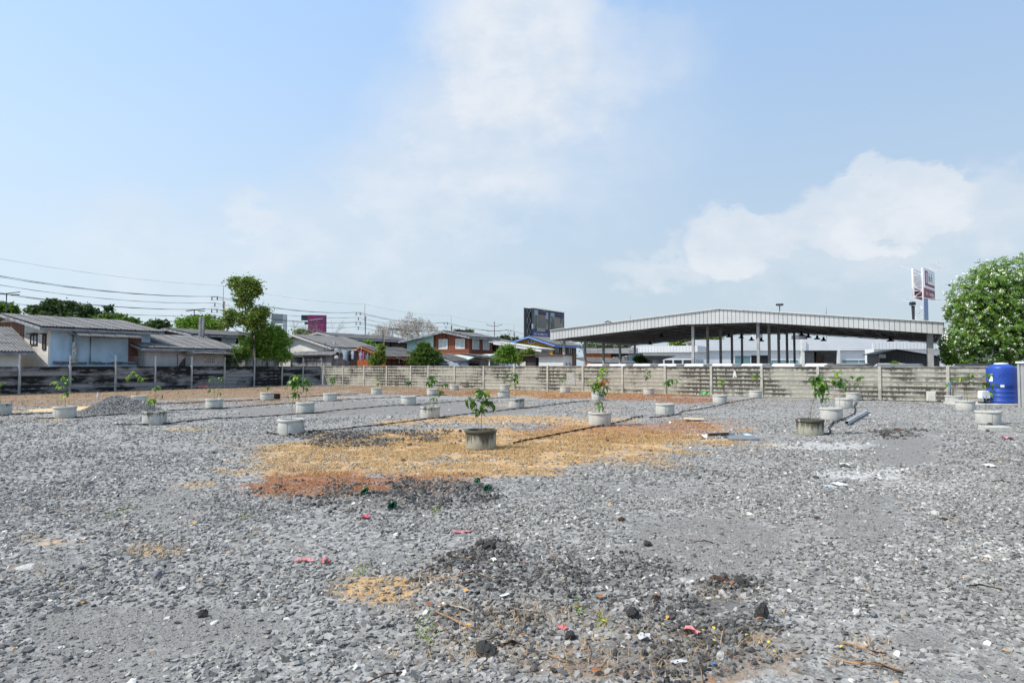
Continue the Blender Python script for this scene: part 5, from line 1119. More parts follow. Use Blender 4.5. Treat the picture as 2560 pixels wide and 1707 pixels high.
# G: red timber house
hG_ = house('house', 'two storey red timber house with a mint green end wall', 1173, 66, 8.3, 4.4, 5.36, 4.8, 4.5, 2.8, gable=redwood, side=redwood, roof=roofg, oe=.55, og=.75, split=(4.66, mintw))
panel(hG_, 'lap_boards', GO, GU, GN, .0, 4.64, 2.9, 3.52, .05, redlap); panel(hG_, 'lap_boards', SO, SU, SN, .0, 4.4, 2.9, 3.5, .05, redlap)
for a in (.55, 2.75): window(hG_, GO, GU, GN, a, a + 1.15, 3.55, 4.6, whitet, curtain, 1)
for a in (.55, 2.5): window(hG_, SO, SU, SN, a, a + 1.2, 3.5, 4.6, whitet, curtain, 1)
window(hG_, (-.012, 0, 0), GU, GN, 6.1, 6.9, 3.9, 4.5, whitet, shut, 1)
MB().box(-.25, -.02, 1.0, 1.06, 4.9, 5.2).build('gable_bracket', dkwood, hG_)
aw = empty('awning_roof', (X(1180, 63), 63, 0), R(59), 'pale mint sheet awning below the red timber house', 'awning')
slope(aw, (-.6, 6.3, 2.3), (-.6, -1.0, 2.28), (2.4, -.4, 2.95), (2.4, 6.2, 2.95), mk('mint_sheet', (.58, .68, .63), .6, .08, 1.2, (.6, .58, .55), .35, .6), 'roof', True, .05, 1.1, 1.6, .25, .02)
for yy in (-.6, 3, 6): MB().box(-.4, -.3, yy, yy + .1, 0, 2.25).build('post', dkwood, aw)
MB().box(-.7, -.66, -1.2, 6.4, 2.0, 2.27).build('front_beam', dkwood, aw); MB().lathe([(0, 0), (.5, .0), (.55, .1), (.35, .35), (0, .4)], 10, 1.2, -.7).build('roof_bundle', mk('canvas', (.33, .32, .3), .9, .2, 4), aw, True).location.z = 2.5
house('outhouse', 'dull grey lean to roof left of the mint awning', 1128, 60.5, 4.5, 2.8, 2.85, 2.25, gable=dkwood, side=greyw, roof=roofd, og=.2, oe=.4)
cn = empty('canopy', (X(1228, 62), 62, 0), R(59), 'grey sheet canopy right of the red timber house', 'canopy')
slope(cn, (-1.4, -.8, 2.45), (4.0, -.8, 2.45), (4.0, 2.6, 2.9), (-1.4, 2.6, 2.9), roofd, 'roof', True); 
for xx in (-1.2, 1.2, 3.6): MB().box(xx, xx + .1, -.6, -.5, 0, 2.45).build('post', whitet, cn)
MB().box(0, 3.5, 1.2, 1.3, 0, 2.4).build('back_wall', greyw, cn)
hG2 = house('house', 'dark recessed wing joined to the right of the red timber house', 1240, 71, 6, 5.5, 4.95, 4.35, gable=dkwood, side=dkwood, roof=roofg, oe=.5, og=.2)
panel(hG2, 'door', SO, SU, SN, .5, 1.3, 2.4, 4.1, .05, greyw); panel(hG2, 'white_cupboard', SO, SU, SN, 1.4, 2.2, 2.4, 3.9, .3, whitet)
MB().tube([(1.0, -.6, 2.2), (1.0, -.6, 4.3)], .05, 6).build('post', whitet, hG2)
wl_ = empty('white_shed', (X(1337, 61), 61, 0), R(59), 'grey walled shed with a bright sloping white roof', 'shed')
MB().prism([(0, 0), (1.6, 0), (1.6, 3.62), (0, 3.4)], 'x', 0, .12).build('front_wall', whitew, wl_); MB().box(.122, 3.0, 0, .12, 0, 3.38).build('side_wall', greyw, wl_)
slope(wl_, (-.5, -.45, 3.38), (3.2, -.45, 3.38), (3.2, 4.9, 4.2), (-.5, 4.9, 4.2), roofl, 'roof', True, .08, 1.2, 1.8, .25, .02); MB().box(-.53, -.5, -.5, 4.9, 3.2, 3.4).build('gutter', whitet, wl_).rotation_euler.x = .15
MB().box(.3, 2.4, 2.0, 2.1, 2.4, 3.5).build('green_screen', flat('green_cloth', (.02, .14, .06), .8), wl_); MB().box(.5, 1.6, 1.5, 1.8, 2.2, 2.8).build('stacked_boxes', mk('cardboard_boxes', (.35, .22, .14), .9, .3, 3), wl_)
# H: ochre house with blue trim
hH_ = house('house', 'ochre house with bright blue roof trim', 1381, 71, 5.0, 6.2, 5.05, 4.2, 4.45, 2.7, gable=yellw, side=brnwood, roof=roofg, oe=.6, og=.6, barge=bluet)
window(hH_, GO, GU, GN, 2.2, 3.05, 4.35, 4.68, whitet, glass, 1, 'vent_window'); window(hH_, GO, GU, GN, .75, 2.35, 2.9, 3.7, whitet, shut, 3)
slope(hH_, (-.6, .6, 3.72), (-.6, 2.6, 3.72), (-.02, 2.6, 3.95), (-.02, .6, 3.95), roofd, 'awning', False, .04)
for a in (.5, 2.2, 3.9): window(hH_, SO, SU, SN, a, a + 1.2, 3.0, 4.0, dkwood, glass, 1)
kb = empty('kiosk', (X(1408, 53), 53, 0), R(59), 'small white box kiosk with a flat rusty roof', 'kiosk')
MB().box(0, .1, 0, 2.3, 0, 2.62).build('front_wall', whitet, kb); MB().box(.102, 1.7, 0, .1, 0, 2.62).build('side_wall', whitet, kb); MB().box(1.6, 1.7, .102, 2.3, 0, 2.6).build('back_wall', whitet, kb)
MB().box(-.35, 2.2, -.3, 3.9, 2.64, 2.72).build('roof', mk('rusty_roof', (.11, .075, .06), .85, .4, 2), kb)
for a in (.35, .95): window(kb, SO, SU, SN, a, a + .4, 1.75, 2.1, whitet, blackm, 0)
MB().box(.0, 1.5, 2.6, 3.6, 0, 2.5).build('shaded_gap_block', mk('shaded_gap_block', (.05, .04, .04), .8, .4, 2), kb)  # dark block stands in for the shade of the open space under the roof
# N: orange and turquoise row under the shed roof
hn = empty('row_house', (X(1464, 100), 100, 0), R(-4), 'low row house with orange and turquoise walls under the open shed', 'house')
e_, r2 = Z(884, 99), Z(871, 103)
MB().box(0, 3.9, 0, .15, 0, e_).build('orange_wall', mk('bright_orange', (.55, .16, .05), .85, .15, 2), hn); MB().box(3.9, 6.7, .3, .45, 0, e_).build('dark_wall', dkwood, hn); MB().box(6.7, 9.4, 0, .15, 0, e_).build('turquoise_wall', mk('turquoise', (.13, .42, .58), .8, .1, 2), hn); MB().box(9.4, 11.4, .3, .45, 0, e_).build('brown_wall', brnwood, hn)
slope(hn, (-.4, -.7, e_), (11.6, -.7, e_), (11.6, 3, r2), (-.4, 3, r2), roofg, 'roof', True, .06, 1.2, 1.9)
for i in range(5): MB().box(4.2 + i * .48, 4.6 + i * .48, .1, .13, e_ - 1.4, e_ - .4 + random.uniform(-.1, .1)).build('hung_cloth', (whitet, greyw, dkwood)[i % 3], hn)
lr = empty('low_roof', (X(1500, 90), 90, 0), R(20), 'low dull roof between the shed posts', 'roof')
slope(lr, (-2.4, -2, 2.2), (4.9, -2, 2.1), (2.5, 3.5, 2.9), (-2.8, 3.5, 3.0), roofd, 'roof', True, .06, 1.3, 1.8)
for xx in (-1.5, 4): MB().box(xx, xx + .1, -1.8, -1.7, 0, 2.0).build('post', dkwood, lr)

# ------------------------------------------------------------------ laundry
rk = empty('laundry_rack', (X(880, 63), 63, 0), 0, 'laundry rail of poles under the long grey roof', 'rack')
tm = lambda px, py: at(px, py, 63) - rk.location
MB().tube([tm(852, 876), tm(892, 875)], .03, 6).build('rail', galv, rk); MB().tube([tm(895, 878), tm(928, 882)], .025, 6).build('rail', galv, rk)
MB().tube([(tm(851, 0).x, 0, 0), tm(850, 872)], .07, 6).build('post', polem, rk); MB().tube([(tm(904, 0).x, 0, 0), tm(904, 866)], .03, 6).build('post', whitet, rk); MB().tube([(tm(928, 0).x, 0, 0), tm(928, 882)], .03, 6).build('post', polem, rk)
def garment(kind, px, ytop, w_, h_, col, label):
    g = at(px, ytop, 62.95); W_ = w_ / F * 63 / 2; H_ = h_ / F * 63; m = MB(); rows = 7; nn = 7
    for s_ in (1, -1):
        b0 = len(m.v)
        for r in range(rows):
            v_ = r / (rows - 1)
            hw = W_ * ((.35 + .65 * min(1, v_ * 4)) if kind != 'shirt' else (.55 if v_ == 0 else 1.0 if v_ < .38 else .68))
            for c in range(nn):
                u = c / (nn - 1) * 2 - 1; m.v.append((u * hw, s_ * (.03 + .035 * math.sin(u * 7 + px) * v_), -v_ * H_ - (.04 * abs(u) if v_ < .3 else 0)))
        for r in range(rows - 1):
            for c in range(nn - 1): k = b0 + r * nn + c; m.f.append((k, k + 1, k + nn + 1, k + nn))
    key = 'cloth_%02d%02d%02d' % tuple(int(c * 99) for c in col)
    o = m.build(kind, MATS.get(key) or mk(key, col, .85, .15, 5, None, bump=.2), None, True); o.location = g; tag(o, label, 'clothing', 'washing hung out to dry')
for a in [('shirt', 861, 876, 9, 22, (.5, .58, .66), 'pale blue shirt at the left of the rail'), ('shirt', 866, 877, 8, 24, (.35, .42, .46), 'grey blue shirt second on the rail'), ('shirt', 870, 877, 8, 22, (.1, .12, .16), 'navy shirt left of the black garments'),
          ('dress', 875, 877, 8, 25, (.012, .012, .014), 'long black garment in the middle of the rail'), ('shirt', 881, 877, 8, 20, (.68, .66, .72), 'lilac white shirt right of the black garment'), ('trousers', 886, 877, 6, 24, (.04, .05, .09), 'dark blue trousers at the right of the rail'),
          ('towel', 841, 869, 9, 8, (.55, .58, .62), 'white cloth bundle at the far left of the washing'), ('dress', 844, 879, 8, 9, (.02, .02, .02), 'small black garment left of the rail post'), ('towel', 841, 887, 9, 9, (.7, .7, .68), 'white towel below the bundle'),
          ('shirt', 901, 880, 8, 19, (.48, .45, .58), 'mauve shirt on the second rail'), ('dress', 908.5, 879, 5, 20, (.66, .16, .26), 'pink dress on the second rail'), ('shirt', 914, 881, 7, 18, (.05, .05, .06), 'black shirt right of the pink dress'), ('towel', 918, 883, 7, 17, (.33, .36, .36), 'grey towel near the end of the second rail'), ('dress', 922, 884, 6, 18, (.06, .06, .07), 'dark garment at the end of the second rail')]:
    garment(*a)
# ------------------------------------------------------------------ open steel shed
L0, R0 = Vector((X(1376, 56.9), 56.9, 0)), Vector((X(2362, 41.4), 41.4, 0)); SPAN = (R0 - L0).length
shed = empty('open_shed', L0, math.atan2(R0.y - L0.y, R0.x - L0.x), 'wide open steel shed with a low gabled roof and ribbed fascia', 'shed')
fm_ = mk('ribbed_steel', (.56, .56, .54), .55, .08, .8, (.44, .43, .40), .3, .8, (3, 3, .4), .05, .15)
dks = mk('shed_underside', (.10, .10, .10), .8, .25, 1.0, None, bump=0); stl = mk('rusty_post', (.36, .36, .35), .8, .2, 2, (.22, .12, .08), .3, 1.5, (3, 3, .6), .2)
purl = mk('purlin_steel', (.22, .2, .19), .7, .2, 2)
AX = .509 * SPAN; DEP = 19.0
def ztop(x): return 4.93 + (6.15 - 4.93) * x / AX if x < AX else 6.15 + (4.6 - 6.15) * (x - AX) / (SPAN - AX)
PB = [(0, 4.09), (.407 * SPAN, 5.05), (.6 * SPAN, 5.02), (.826 * SPAN, 4.39), (SPAN, 3.83)]
def zbot(x):
    for (a, za), (b_, zb) in zip(PB, PB[1:]):
        if x <= b_: return za + (zb - za) * (x - a) / (b_ - a)
    return PB[-1][1]
def ribbed(x0, x1, yy, flip=1, inset=.0):
    m = MB(); p = .30; n = int((x1 - x0) / p); p = (x1 - x0) / n
    for i in range(n):
        a = x0 + i * p
        for (dx, dy) in ((0, 0), (p * .86, 0), (p * .89, .05 * flip), (p * .97, .05 * flip)):
            m.v += [(a + dx, yy + dy, zbot(a + dx)), (a + dx, yy + dy, ztop(a + dx) - inset)]
    m.v += [(x1, yy, zbot(x1)), (x1, yy, ztop(x1) - inset)]; k = len(m.v) // 2
    for i in range(k - 1): m.f.append((2 * i, 2 * i + 2, 2 * i + 3, 2 * i + 1))
    return m
ribbed(0, AX, 0).build('fascia', fm_, shed); ribbed(AX + .01, SPAN, 0).build('fascia', fm_, shed); ribbed(0, SPAN, DEP, -1).build('rear_fascia', fm_, shed)
for (x0, x1) in ((0, AX), (AX, SPAN)):
    P = [(x0, -.12, ztop(x0) + .0), (x1, -.12, ztop(x1) + .0), (x1, DEP + .1, ztop(x1)), (x0, DEP + .1, ztop(x0))]
    MB().hexa(P + [(p[0], p[1], p[2] + .05) for p in P]).build('roof', roofl, shed)
# the ceiling sheet follows the fascia's lower edge
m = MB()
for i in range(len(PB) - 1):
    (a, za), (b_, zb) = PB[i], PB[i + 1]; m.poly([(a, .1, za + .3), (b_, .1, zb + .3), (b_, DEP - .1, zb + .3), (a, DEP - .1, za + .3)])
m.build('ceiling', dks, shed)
for s_, xx in ((0, .02), (1, SPAN - .02)):
    m = MB(); n = 60
    for i in range(n + 1):
        yy = DEP * i / n + .0; m.v += [(xx + (.04 if i % 2 else 0) * (1 if s_ == 0 else -1), yy, zbot(xx)), (xx + (.04 if i % 2 else 0) * (1 if s_ == 0 else -1), yy, ztop(xx) - .02)]
    for i in range(n): m.f.append((2 * i, 2 * i + 2, 2 * i + 3, 2 * i + 1))
    m.build('side_fascia', fm_, shed)
for j in range(24):                                    # purlins run along the shed, one every 1.2 m of span
    xx = .5 + j * (SPAN - 1) / 23; MB().box(xx - .04, xx + .04, .15, DEP - .15, zbot(xx) + .1, zbot(xx) + .24).build('purlin', purl, shed)
for j in range(6):                                     # lattice girders across
    yy = .7 + j * 3.5; m = MB(); n = 44; pt = [(SPAN * i / n, zbot(SPAN * i / n)) for i in range(n + 1)]
    for i in range(n):
        (a, za), (b_, zb) = pt[i], pt[i + 1]; lo = .32
        m.tube([(a, yy, za + .05 - (lo if i % 2 else 0) + .2), (b_, yy, zb + .05 - (0 if i % 2 else lo) + .2)], .02, 4, False)
    for q_ in (.22, -.08):
        for i in range(0, n, 4): m.tube([(pt[i][0], yy, pt[i][1] + q_), (pt[i + 4][0], yy, pt[i + 4][1] + q_)], .03, 4, False)
    m.build('lattice_girder', purl, shed)
inv = Matrix.Rotation(-shed.rotation_euler.z, 3, 'Z')
def loc_px(px, Yg):
    return inv @ (Vector((X(px, Yg), Yg, 0)) - L0)
cols = [.033 * SPAN, .43 * SPAN, .6 * SPAN, .974 * SPAN]
for ci, xx in enumerate(cols):
    for j in range(5 if ci < 3 else 2):
        yy = .8 + j * 4.25; w_ = .1 if ci < 3 else .17
        o = bevel(MB().box(xx - w_, xx + w_, yy - w_, yy + w_, 0, zbot(xx) + (.1 if ci < 3 else .2)).build('post', stl, shed), .01)
        if ci == 0 or ci == 3: MB().tube([(xx, yy, zbot(xx) - .7), (xx + (-.8 if ci == 0 else .6) * .6, yy, zbot(xx) - .1)], .04, 4).build('knee_brace', stl, shed)
lampm = flat('lamp_black', (.012, .012, .013), .5)
lamp_me = MB().lathe([(.0, .30), (.09, .30), (.1, .12), (.12, .1), (.26, .0), (.27, -.05), (.22, -.05), (.0, .08)], 14).mesh('lamp_shade', lampm, True)
cab_me = MB().tube([(0, 0, .3), (0, 0, 1.0)], .015, 5).mesh('lamp_cable', lampm)
for i, (px, py, Yl, lb) in enumerate([(1853, 844, 60, 'first of the bell lamps right of the shed posts'), (1879, 850, 60, 'second bell lamp hanging left of a shed post'), (1903, 852, 60, 'third bell lamp right of the middle shed post'), (1822, 842, 60, 'bell lamp hanging close to the left shed posts'),
    (2004, 838, 57, 'largest bell lamp under the right half of the shed roof'), (2021, 843, 57, 'bell lamp right of the largest one'), (2043, 847, 57, 'bell lamp second from the right under the shed roof'), (2059, 851, 57, 'bell lamp right before the flat parapet'), (2226, 852, 50, 'lone bell lamp under the right end of the shed roof'),
    (1625, 860, 64, 'bell lamp low at the left end of the shed'), (1654, 841, 58, 'bell lamp hung on a long rod at the left of the shed'), (1731, 850, 62, 'bell lamp beside the front left shed post')]):
    r_ = empty('pendant_lamp', at(px, py, Yl), 0, lb, 'lamp', 'bell lamps hanging under the shed roof')
    inst('lamp_shade', lamp_me, r_); c_ = inst('cable', cab_me, r_); 

# ------------------------------------------------------------------ white industrial buildings behind the shed
def stripes(name, col, pitch, axis, depth=.35):
    m, t, b = mat_base(name); o = t.new('ShaderNodeTexCoord').outputs['Object']; sp = t.new('ShaderNodeSeparateXYZ'); t.put(sp.inputs[0], o)
    u = sp.outputs[2] if axis == 'z' else t.math('ADD', sp.outputs[0], sp.outputs[1])
    fr = t.math('FRACT', t.math('DIVIDE', u, pitch)); j = t.ramp(t.math('ABSOLUTE', t.math('SUBTRACT', fr, .5)), .36, .48)
    c = t.mix(t.ramp(t.noise(o, .6, 4), .3, .7), [x * .93 for x in col], col); c = t.mix(t.math('MULTIPLY', j, depth), c, [x * .45 for x in col])
    t.put(b.inputs['Base Color'], c); b.inputs['Roughness'].default_value = .5; bumpy(t, b, t.math('SUBTRACT', 1.0, j), .6, .04); return m
ribh = stripes('white_sheet_h', (.74, .75, .76), .32, 'z'); ribv = stripes('white_sheet_v', (.72, .73, .73), .42, 'x'); teal = glassmat('teal_glass', (.16, .27, .29), .15); darkgl = glassmat('dark_glass', (.03, .035, .04), .1)
wb = empty('white_warehouse', (X(1700, 92), 92, 0), R(-7), 'long white corrugated warehouse behind the open shed', 'building')
# local x along the facade
K = lambda px: ((px - 1280) / F * 92 - wb.location.x) * 1.09
z_ = lambda py: Z(py, 90)
MB().box(K(1735), K(2300), 0, .3, z_(876), z_(848)).build('upper_band', ribh, wb); MB().box(K(1735), K(2300), .35, 14, z_(850), z_(849)).build('roof', roofl, wb)
MB().box(K(1735), K(1965), .4, .7, 0, z_(876)).build('lower_wall', ribh, wb); MB().box(K(2048), K(2300), .4, .7, 0, z_(876)).build('lower_wall', ribh, wb)
MB().box(K(1735), K(2300), 9, 9.2, 0, z_(852)).build('back_wall', ribh, wb)
MB().box(K(1965), K(1972), -.1, .5, 0, z_(849)).build('pilaster', whitet, wb); MB().box(K(2043), K(2048), -.05, .5, 0, z_(876)).build('pilaster', whitet, wb); MB().box(K(1966), K(1975), -.2, .4, z_(876), z_(852)).build('downpipe_box', whitet, wb)
def opening(a, b_, y0, y1, mat, nm, mull=1):
    window(wb, (0, .4, 0), (1, 0, 0), (0, -1, 0), K(a), K(b_), z_(y1), z_(y0), whitet if mat is not blackm else blackm, mat, mull, nm)
opening(1822, 1858, 888, 914, teal, 'window'); opening(1859, 1899, 888, 914, blackm, 'doorway', 0); opening(1901, 1962, 899, 914, teal, 'window', 2)
opening(2053, 2126, 899, 914, teal, 'window', 1); opening(2126, 2196, 888, 901, teal, 'window', 1); opening(2126, 2196, 902, 914, blackm, 'doorway', 2)
MB().box(K(1972), K(1998), 1.2, 8, 0, z_(877)).build('dark_bay', mk('grey_panel', (.16, .17, .175), .7, .15, 1), wb); MB().box(K(1998), K(2043), 8.5, 8.8, 0, z_(877)).build('bay_back', mk('bay_dark', (.03, .03, .032), .8, .2, 1), wb)
MB().lathe([(0, 0), (.9, 0), (.9, z_(880)), (0, z_(880))], 16, K(2010), 6).build('white_silo', whitet, wb, True); MB().box(K(2024), K(2042), 5, 5.4, 0, 3.3).build('rack', mk('rusty_rack', (.22, .17, .14), .8, .4, 2), wb)
bn = empty('canopy_band', (X(2182, 82), 82, 0), R(-6), 'white ribbed canopy band right of the warehouse', 'canopy'); Ln_ = (2346 - 2182) / F * 82
MB().box(0, Ln_, 0, .2, Z(873, 82), Z(857, 82)).build('band', ribv, bn); MB().box(.3, Ln_, .25, 3, 0, Z(872, 82)).build('wall', whitet, bn)
ds = empty('black_barn', (X(2200, 58), 58, 0), R(-14), 'black corrugated metal barn with a low gable in front of the warehouse', 'barn')
bk_ = stripes('black_sheet', (.055, .057, .06), .28, 'x', .5); Lb = 4.75
MB().prism([(0, 0), (Lb, 0), (Lb, Z(893, 57)), (1.3, Z(876, 58)), (0, Z(884, 58))], 'y', 0, 4).build('front', bk_, ds)
P = [(-.3, -.3, Z(886, 58)), (1.3, -.3, Z(875, 58)), (1.3, 4.2, Z(875, 58)), (-.3, 4.2, Z(886, 58))]; MB().hexa(P + [(p[0], p[1], p[2] + .07) for p in P]).build('roof', bk_, ds)
P = [(1.31, -.3, Z(875, 58)), (Lb + .3, -.3, Z(894, 57)), (Lb + .3, 4.2, Z(894, 57)), (1.31, 4.2, Z(875, 58))]; MB().hexa(P + [(p[0], p[1], p[2] + .07) for p in P]).build('roof', bk_, ds)
o = MB().box(0, .6, 0, .05, 0, .35).build('white_sign_board', whitet); o.location = at(2198, 895, 57.5); tag(o, 'small white board on the corner of the black barn', 'board')
sb = empty('white_office', (X(1736, 84), 84, 0), R(62), 'small white building with a ribbed parapet and dark ribbon window', 'building')
W2 = 6.9; L2 = 6.0; zt_, zm, zw0, zw1 = Z(864, 84), Z(880, 84), Z(909, 84), Z(898, 84)
MB().box(-.5, -.3, -.5, W2 + .5, zm, zt_).build('parapet', ribv, sb); MB().box(-.3, L2, -.5, -.3, zm, zt_).build('parapet', whitet, sb); MB().box(-.3, L2, -.3, W2 + .5, zm - .06, zm + .06).build('roof', whitet, sb)
MB().box(0, .2, .2, W2, 0, zm - .06).build('wall', ribh, sb); MB().box(.0, L2, 0, .2, 0, zm - .06).build('wall', ribh, sb)
for i in range(5): window(sb, GO, GU, GN, .3 + i * 1.25, 1.5 + i * 1.25, zw0 - .8, zw1, whitet, darkgl, 0)
for i in range(4): window(sb, SO, SU, SN, .3 + i * 1.3, 1.5 + i * 1.3, zw0 - .8, zw1, whitet, teal, 0)
bs = empty('funnel_canopy', (X(1625, 70), 70, 0), R(20), 'small white funnel shaped canopy on a stem in front of the office', 'canopy')
MB().hexa([(-1.0, -.8, Z(900, 70)), (1.0, -.8, Z(900, 70)), (1.0, .8, Z(900, 70)), (-1.0, .8, Z(900, 70)), (-2.2, -1.5, Z(891, 70)), (2.2, -1.5, Z(891, 70)), (2.2, 1.5, Z(891, 70)), (-2.2, 1.5, Z(891, 70))]).build('hood', greyw, bs); MB().box(.5, .9, -.3, .3, 0, Z(900, 70)).build('stem', whitet, bs); MB().box(-2.25, 2.25, -1.55, 1.55, Z(890.8, 70), Z(889.5, 70)).build('top', whitet, bs)
wt = empty('roof_tank', (X(1999, 96), 96, 0), 0, 'dark round roof tank standing on the white warehouse', 'tank'); MB().lathe([(0, 4.6), (1.05, 4.6), (1.1, 4.7), (1.1, Z(839, 96)), (.9, Z(838, 96)), (0, Z(837.5, 96))], 18).build('body', flat('tank_dark', (.06, .06, .075), .6), wt, True); MB().box(-.9, .9, -.9, .9, 0, 4.6).build('stand', whitet, wt)
for i, (px, w_, mt) in enumerate(((1886, .35, whitet), (1897, .5, mk('flue_grey', (.2, .22, .25), .6, .1, 2)))):
    o = MB().box(-w_, w_, -.3, .3, 0, Z(830, 97)).build('flue', mt); o.location = (X(px, 97), 97, 0); tag(o, ('white', 'grey')[i] + ' flue rising behind the warehouse roof', 'flue', 'flues behind the warehouse')

# ------------------------------------------------------------------ billboards and sign tower
def marks(m, x0, x1, z0, z1, y, n, seed):        # illegible lettering: strokes and loops
    q = random.Random(seed); w_ = (x1 - x0) / n
    for i in range(n):
        a = x0 + i * w_; h = (z1 - z0) * q.uniform(.55, .8); t_ = w_ * .2
        if q.random() < .12: continue
        m.box(a, a + t_, y - .02, y, z0, z0 + h)
        if q.random() < .7: m.box(a + t_, a + w_ * .7, y - .02, y, z0 + h - t_, z0 + h)
        if q.random() < .6: m.box(a + w_ * .7, a + w_ * .7 + t_, y - .02, y, z0, z0 + h)
        if q.random() < .35: m.box(a + w_ * .1, a + w_ * .6, y - .02, y, z1 - (z1 - z0) * .15, z1)
BY = 150; bd = empty('billboard', (X(1329, BY), BY, 0), 0, 'big dark billboard with house photographs behind the ochre house', 'billboard')
far = Vector((X(1411, 164), 164, 0)) - bd.location; bd.rotation_euler.z = math.atan2(far.y, far.x); BL = Vector((far.x, far.y, 0)).length
bz0, bz1 = 4.5, Z(770, BY)
bdk = flat('board_charcoal', (.03, .035, .04), .6); navy = flat('board_navy', (.035, .05, .17), .6); tealb = flat('board_teal', (.035, .16, .22), .6); redb = flat('board_red', (.55, .05, .06), .6)
MB().box(0, BL, 0, .5, bz0, bz1).build('panel', bdk, bd)
fz = lambda t: bz1 - (bz1 - bz0) * t
photo = mk('printed_trees', (.09, .11, .10), .7, .5, .8, (.34, .30, .26), .45, .9, (1, 1, .35), 0); skyp = flat('printed_sky', (.3, .36, .46), .7)
for (a, b_, t0, t1, mt, nm, d_) in [(.02, .5, .02, .44, photo, 'photo', .02), (.52, .98, .05, .46, photo, 'photo', .02), (.02, .5, .46, .70, navy, 'navy_block', .02), (.51, .98, .46, .70, tealb, 'teal_block', .02), (.0, .045, .34, .45, whitet, 'white_flag', .03), (.2, .42, .04, .12, flat('print_roof', (.05, .05, .07), .7), 'printed_roof', .05), (.22, .40, .12, .26, flat('print_house', (.22, .16, .13), .7), 'printed_house', .04),
    (.24, .41, .25, .42, flat('print_garage', (.16, .16, .17), .7), 'printed_garage', .05), (.15, .39, .41, .49, flat('print_drive', (.34, .29, .2), .7), 'printed_drive', .05), (.67, .85, .13, .38, flat('print_house2', (.25, .22, .18), .7), 'printed_house', .04), (.74, .95, .06, .13, flat('print_roof2', (.05, .05, .1), .7), 'printed_roof', .05), (.08, .18, .03, .14, skyp, 'printed_sky', .04), (.56, .68, .04, .12, skyp, 'printed_sky', .04), (.40, .48, .05, .2, skyp, 'printed_sky', .045),
    (.62, .93, .44, .50, redb, 'red_ribbon', .05), (.5, .57, .40, .50, flat('print_maroon', (.2, .03, .06), .7), 'maroon_badge', .05), (.16, .27, .62, .68, whitet, 'white_tag', .05), (.27, .4, .62, .69, flat('print_gold', (.33, .28, .18), .7), 'gold_tag', .05), (.64, .74, .62, .68, whitet, 'white_tag', .05), (.1, .45, .82, .91, flat('print_grey', (.5, .53, .6), .7), 'grey_button', .05)]:
    MB().box(BL * a, BL * b_, -d_, 0, fz(t1), fz(t0)).build(nm, mt, bd)
m = MB(); marks(m, BL * .06, BL * .46, fz(.575), fz(.52), -.02, 22, 1); marks(m, BL * .55, BL * .96, fz(.575), fz(.52), -.02, 24, 2); marks(m, BL * .04, BL * .5, fz(.80), fz(.735), -.02, 24, 3); m.build('lettering', whitet, bd)
m = MB(); marks(m, BL * .13, BL * .42, fz(.885), fz(.845), -.05, 16, 4); marks(m, BL * .17, BL * .26, fz(.67), fz(.63), -.05, 3, 5); m.build('lettering', flat('print_blue', (.1, .13, .3), .7), bd)
m = MB(); marks(m, BL * .66, BL * .9, fz(.49), fz(.455), -.05, 14, 6); m.build('lettering', whitet, bd)
for i in range(8): MB().tube([(BL * (.12 + i * .12), 0, bz1), (BL * (.12 + i * .12), -.9, bz1 + .35)], .05, 4).build('floodlight_arm', whitet, bd)
MB().box(.3, BL, -.12, .5, bz1, bz1 + .12).build('top_rail', whitet, bd)
fs = MB(); Wf = .55 * 3
for k in range(4):
    fs.tube([(-Wf, .3, bz0 + k * 2.6), (0, .3, bz0 + (k + 1) * 2.6)], .06, 4); fs.tube([(0, .3, bz0 + k * 2.6), (-Wf, .3, bz0 + (k + 1) * 2.6)], .06, 4)
fs.build('bracing', galv, bd); MB().box(-Wf - .9, -.05, .4, .6, bz0 - 1, bz1 - .1).build('side_panel', bdk, bd)
for xx in (-Wf, 0, BL * .5, BL): MB().tube([(xx, .7, 0), (xx, .7, bz1 - .3)], .18, 6).build('leg', galv, bd)
PY = 170; pb = empty('billboard', (X(769, PY), PY, 0), R(14), 'plain magenta billboard far behind the houses', 'billboard'); w_ = 42 / F * PY * 1.06
pk_ = mk('magenta_board', (.27, .035, .13), .7, .12, .4, (.2, .06, .11), .35, .3, None, 0)
MB().box(0, w_, 0, .5, 3, Z(787, PY)).build('panel', pk_, pb); MB().box(-1.75, -.05, .3, .6, Z(801, PY), Z(787.5, PY)).build('dark_panel', bdk, pb); MB().box(-.9, -.05, .3, .6, Z(811, PY), Z(804, PY)).build('dark_panel', bdk, pb)
m = MB(); marks(m, w_ * .48, w_ * .95, Z(797, PY), Z(791.5, PY), -.01, 9, 7); marks(m, w_ * .6, w_ * .95, Z(803, PY), Z(798, PY), -.01, 6, 8); m.build('lettering', flat('print_violet', (.13, .12, .36), .7), pb); MB().tube([(.3, .7, 0), (.3, .7, 10)], .2, 6).build('leg', galv, pb)
gb = empty('billboard', (X(677, 165), 165, 0), R(8), 'plain grey billboard half hidden by the tall tree', 'billboard'); MB().box(0, 2.9, 0, .5, Z(808, 165), Z(785, 165)).build('panel', flat('grey_board', (.17, .20, .22), .7), gb); MB().box(2.91, 3.7, -.1, 1.2, 0, Z(786, 165)).build('side_panel', flat('grey_board2', (.33, .37, .4), .7), gb)
TY2 = 140; tw = empty('sign_tower', (X(2312, TY2), TY2, 0), R(45), 'white lattice sign tower with a maroon and white board behind the shed', 'sign tower')
zt2, zw, zr2 = Z(669, TY2), Z(718, TY2), Z(742, TY2); wh = flat('tower_white', (.78, .78, .78), .5); mar = flat('tower_maroon', (.23, .035, .06), .6); wy = 1.9; bl = 9.6
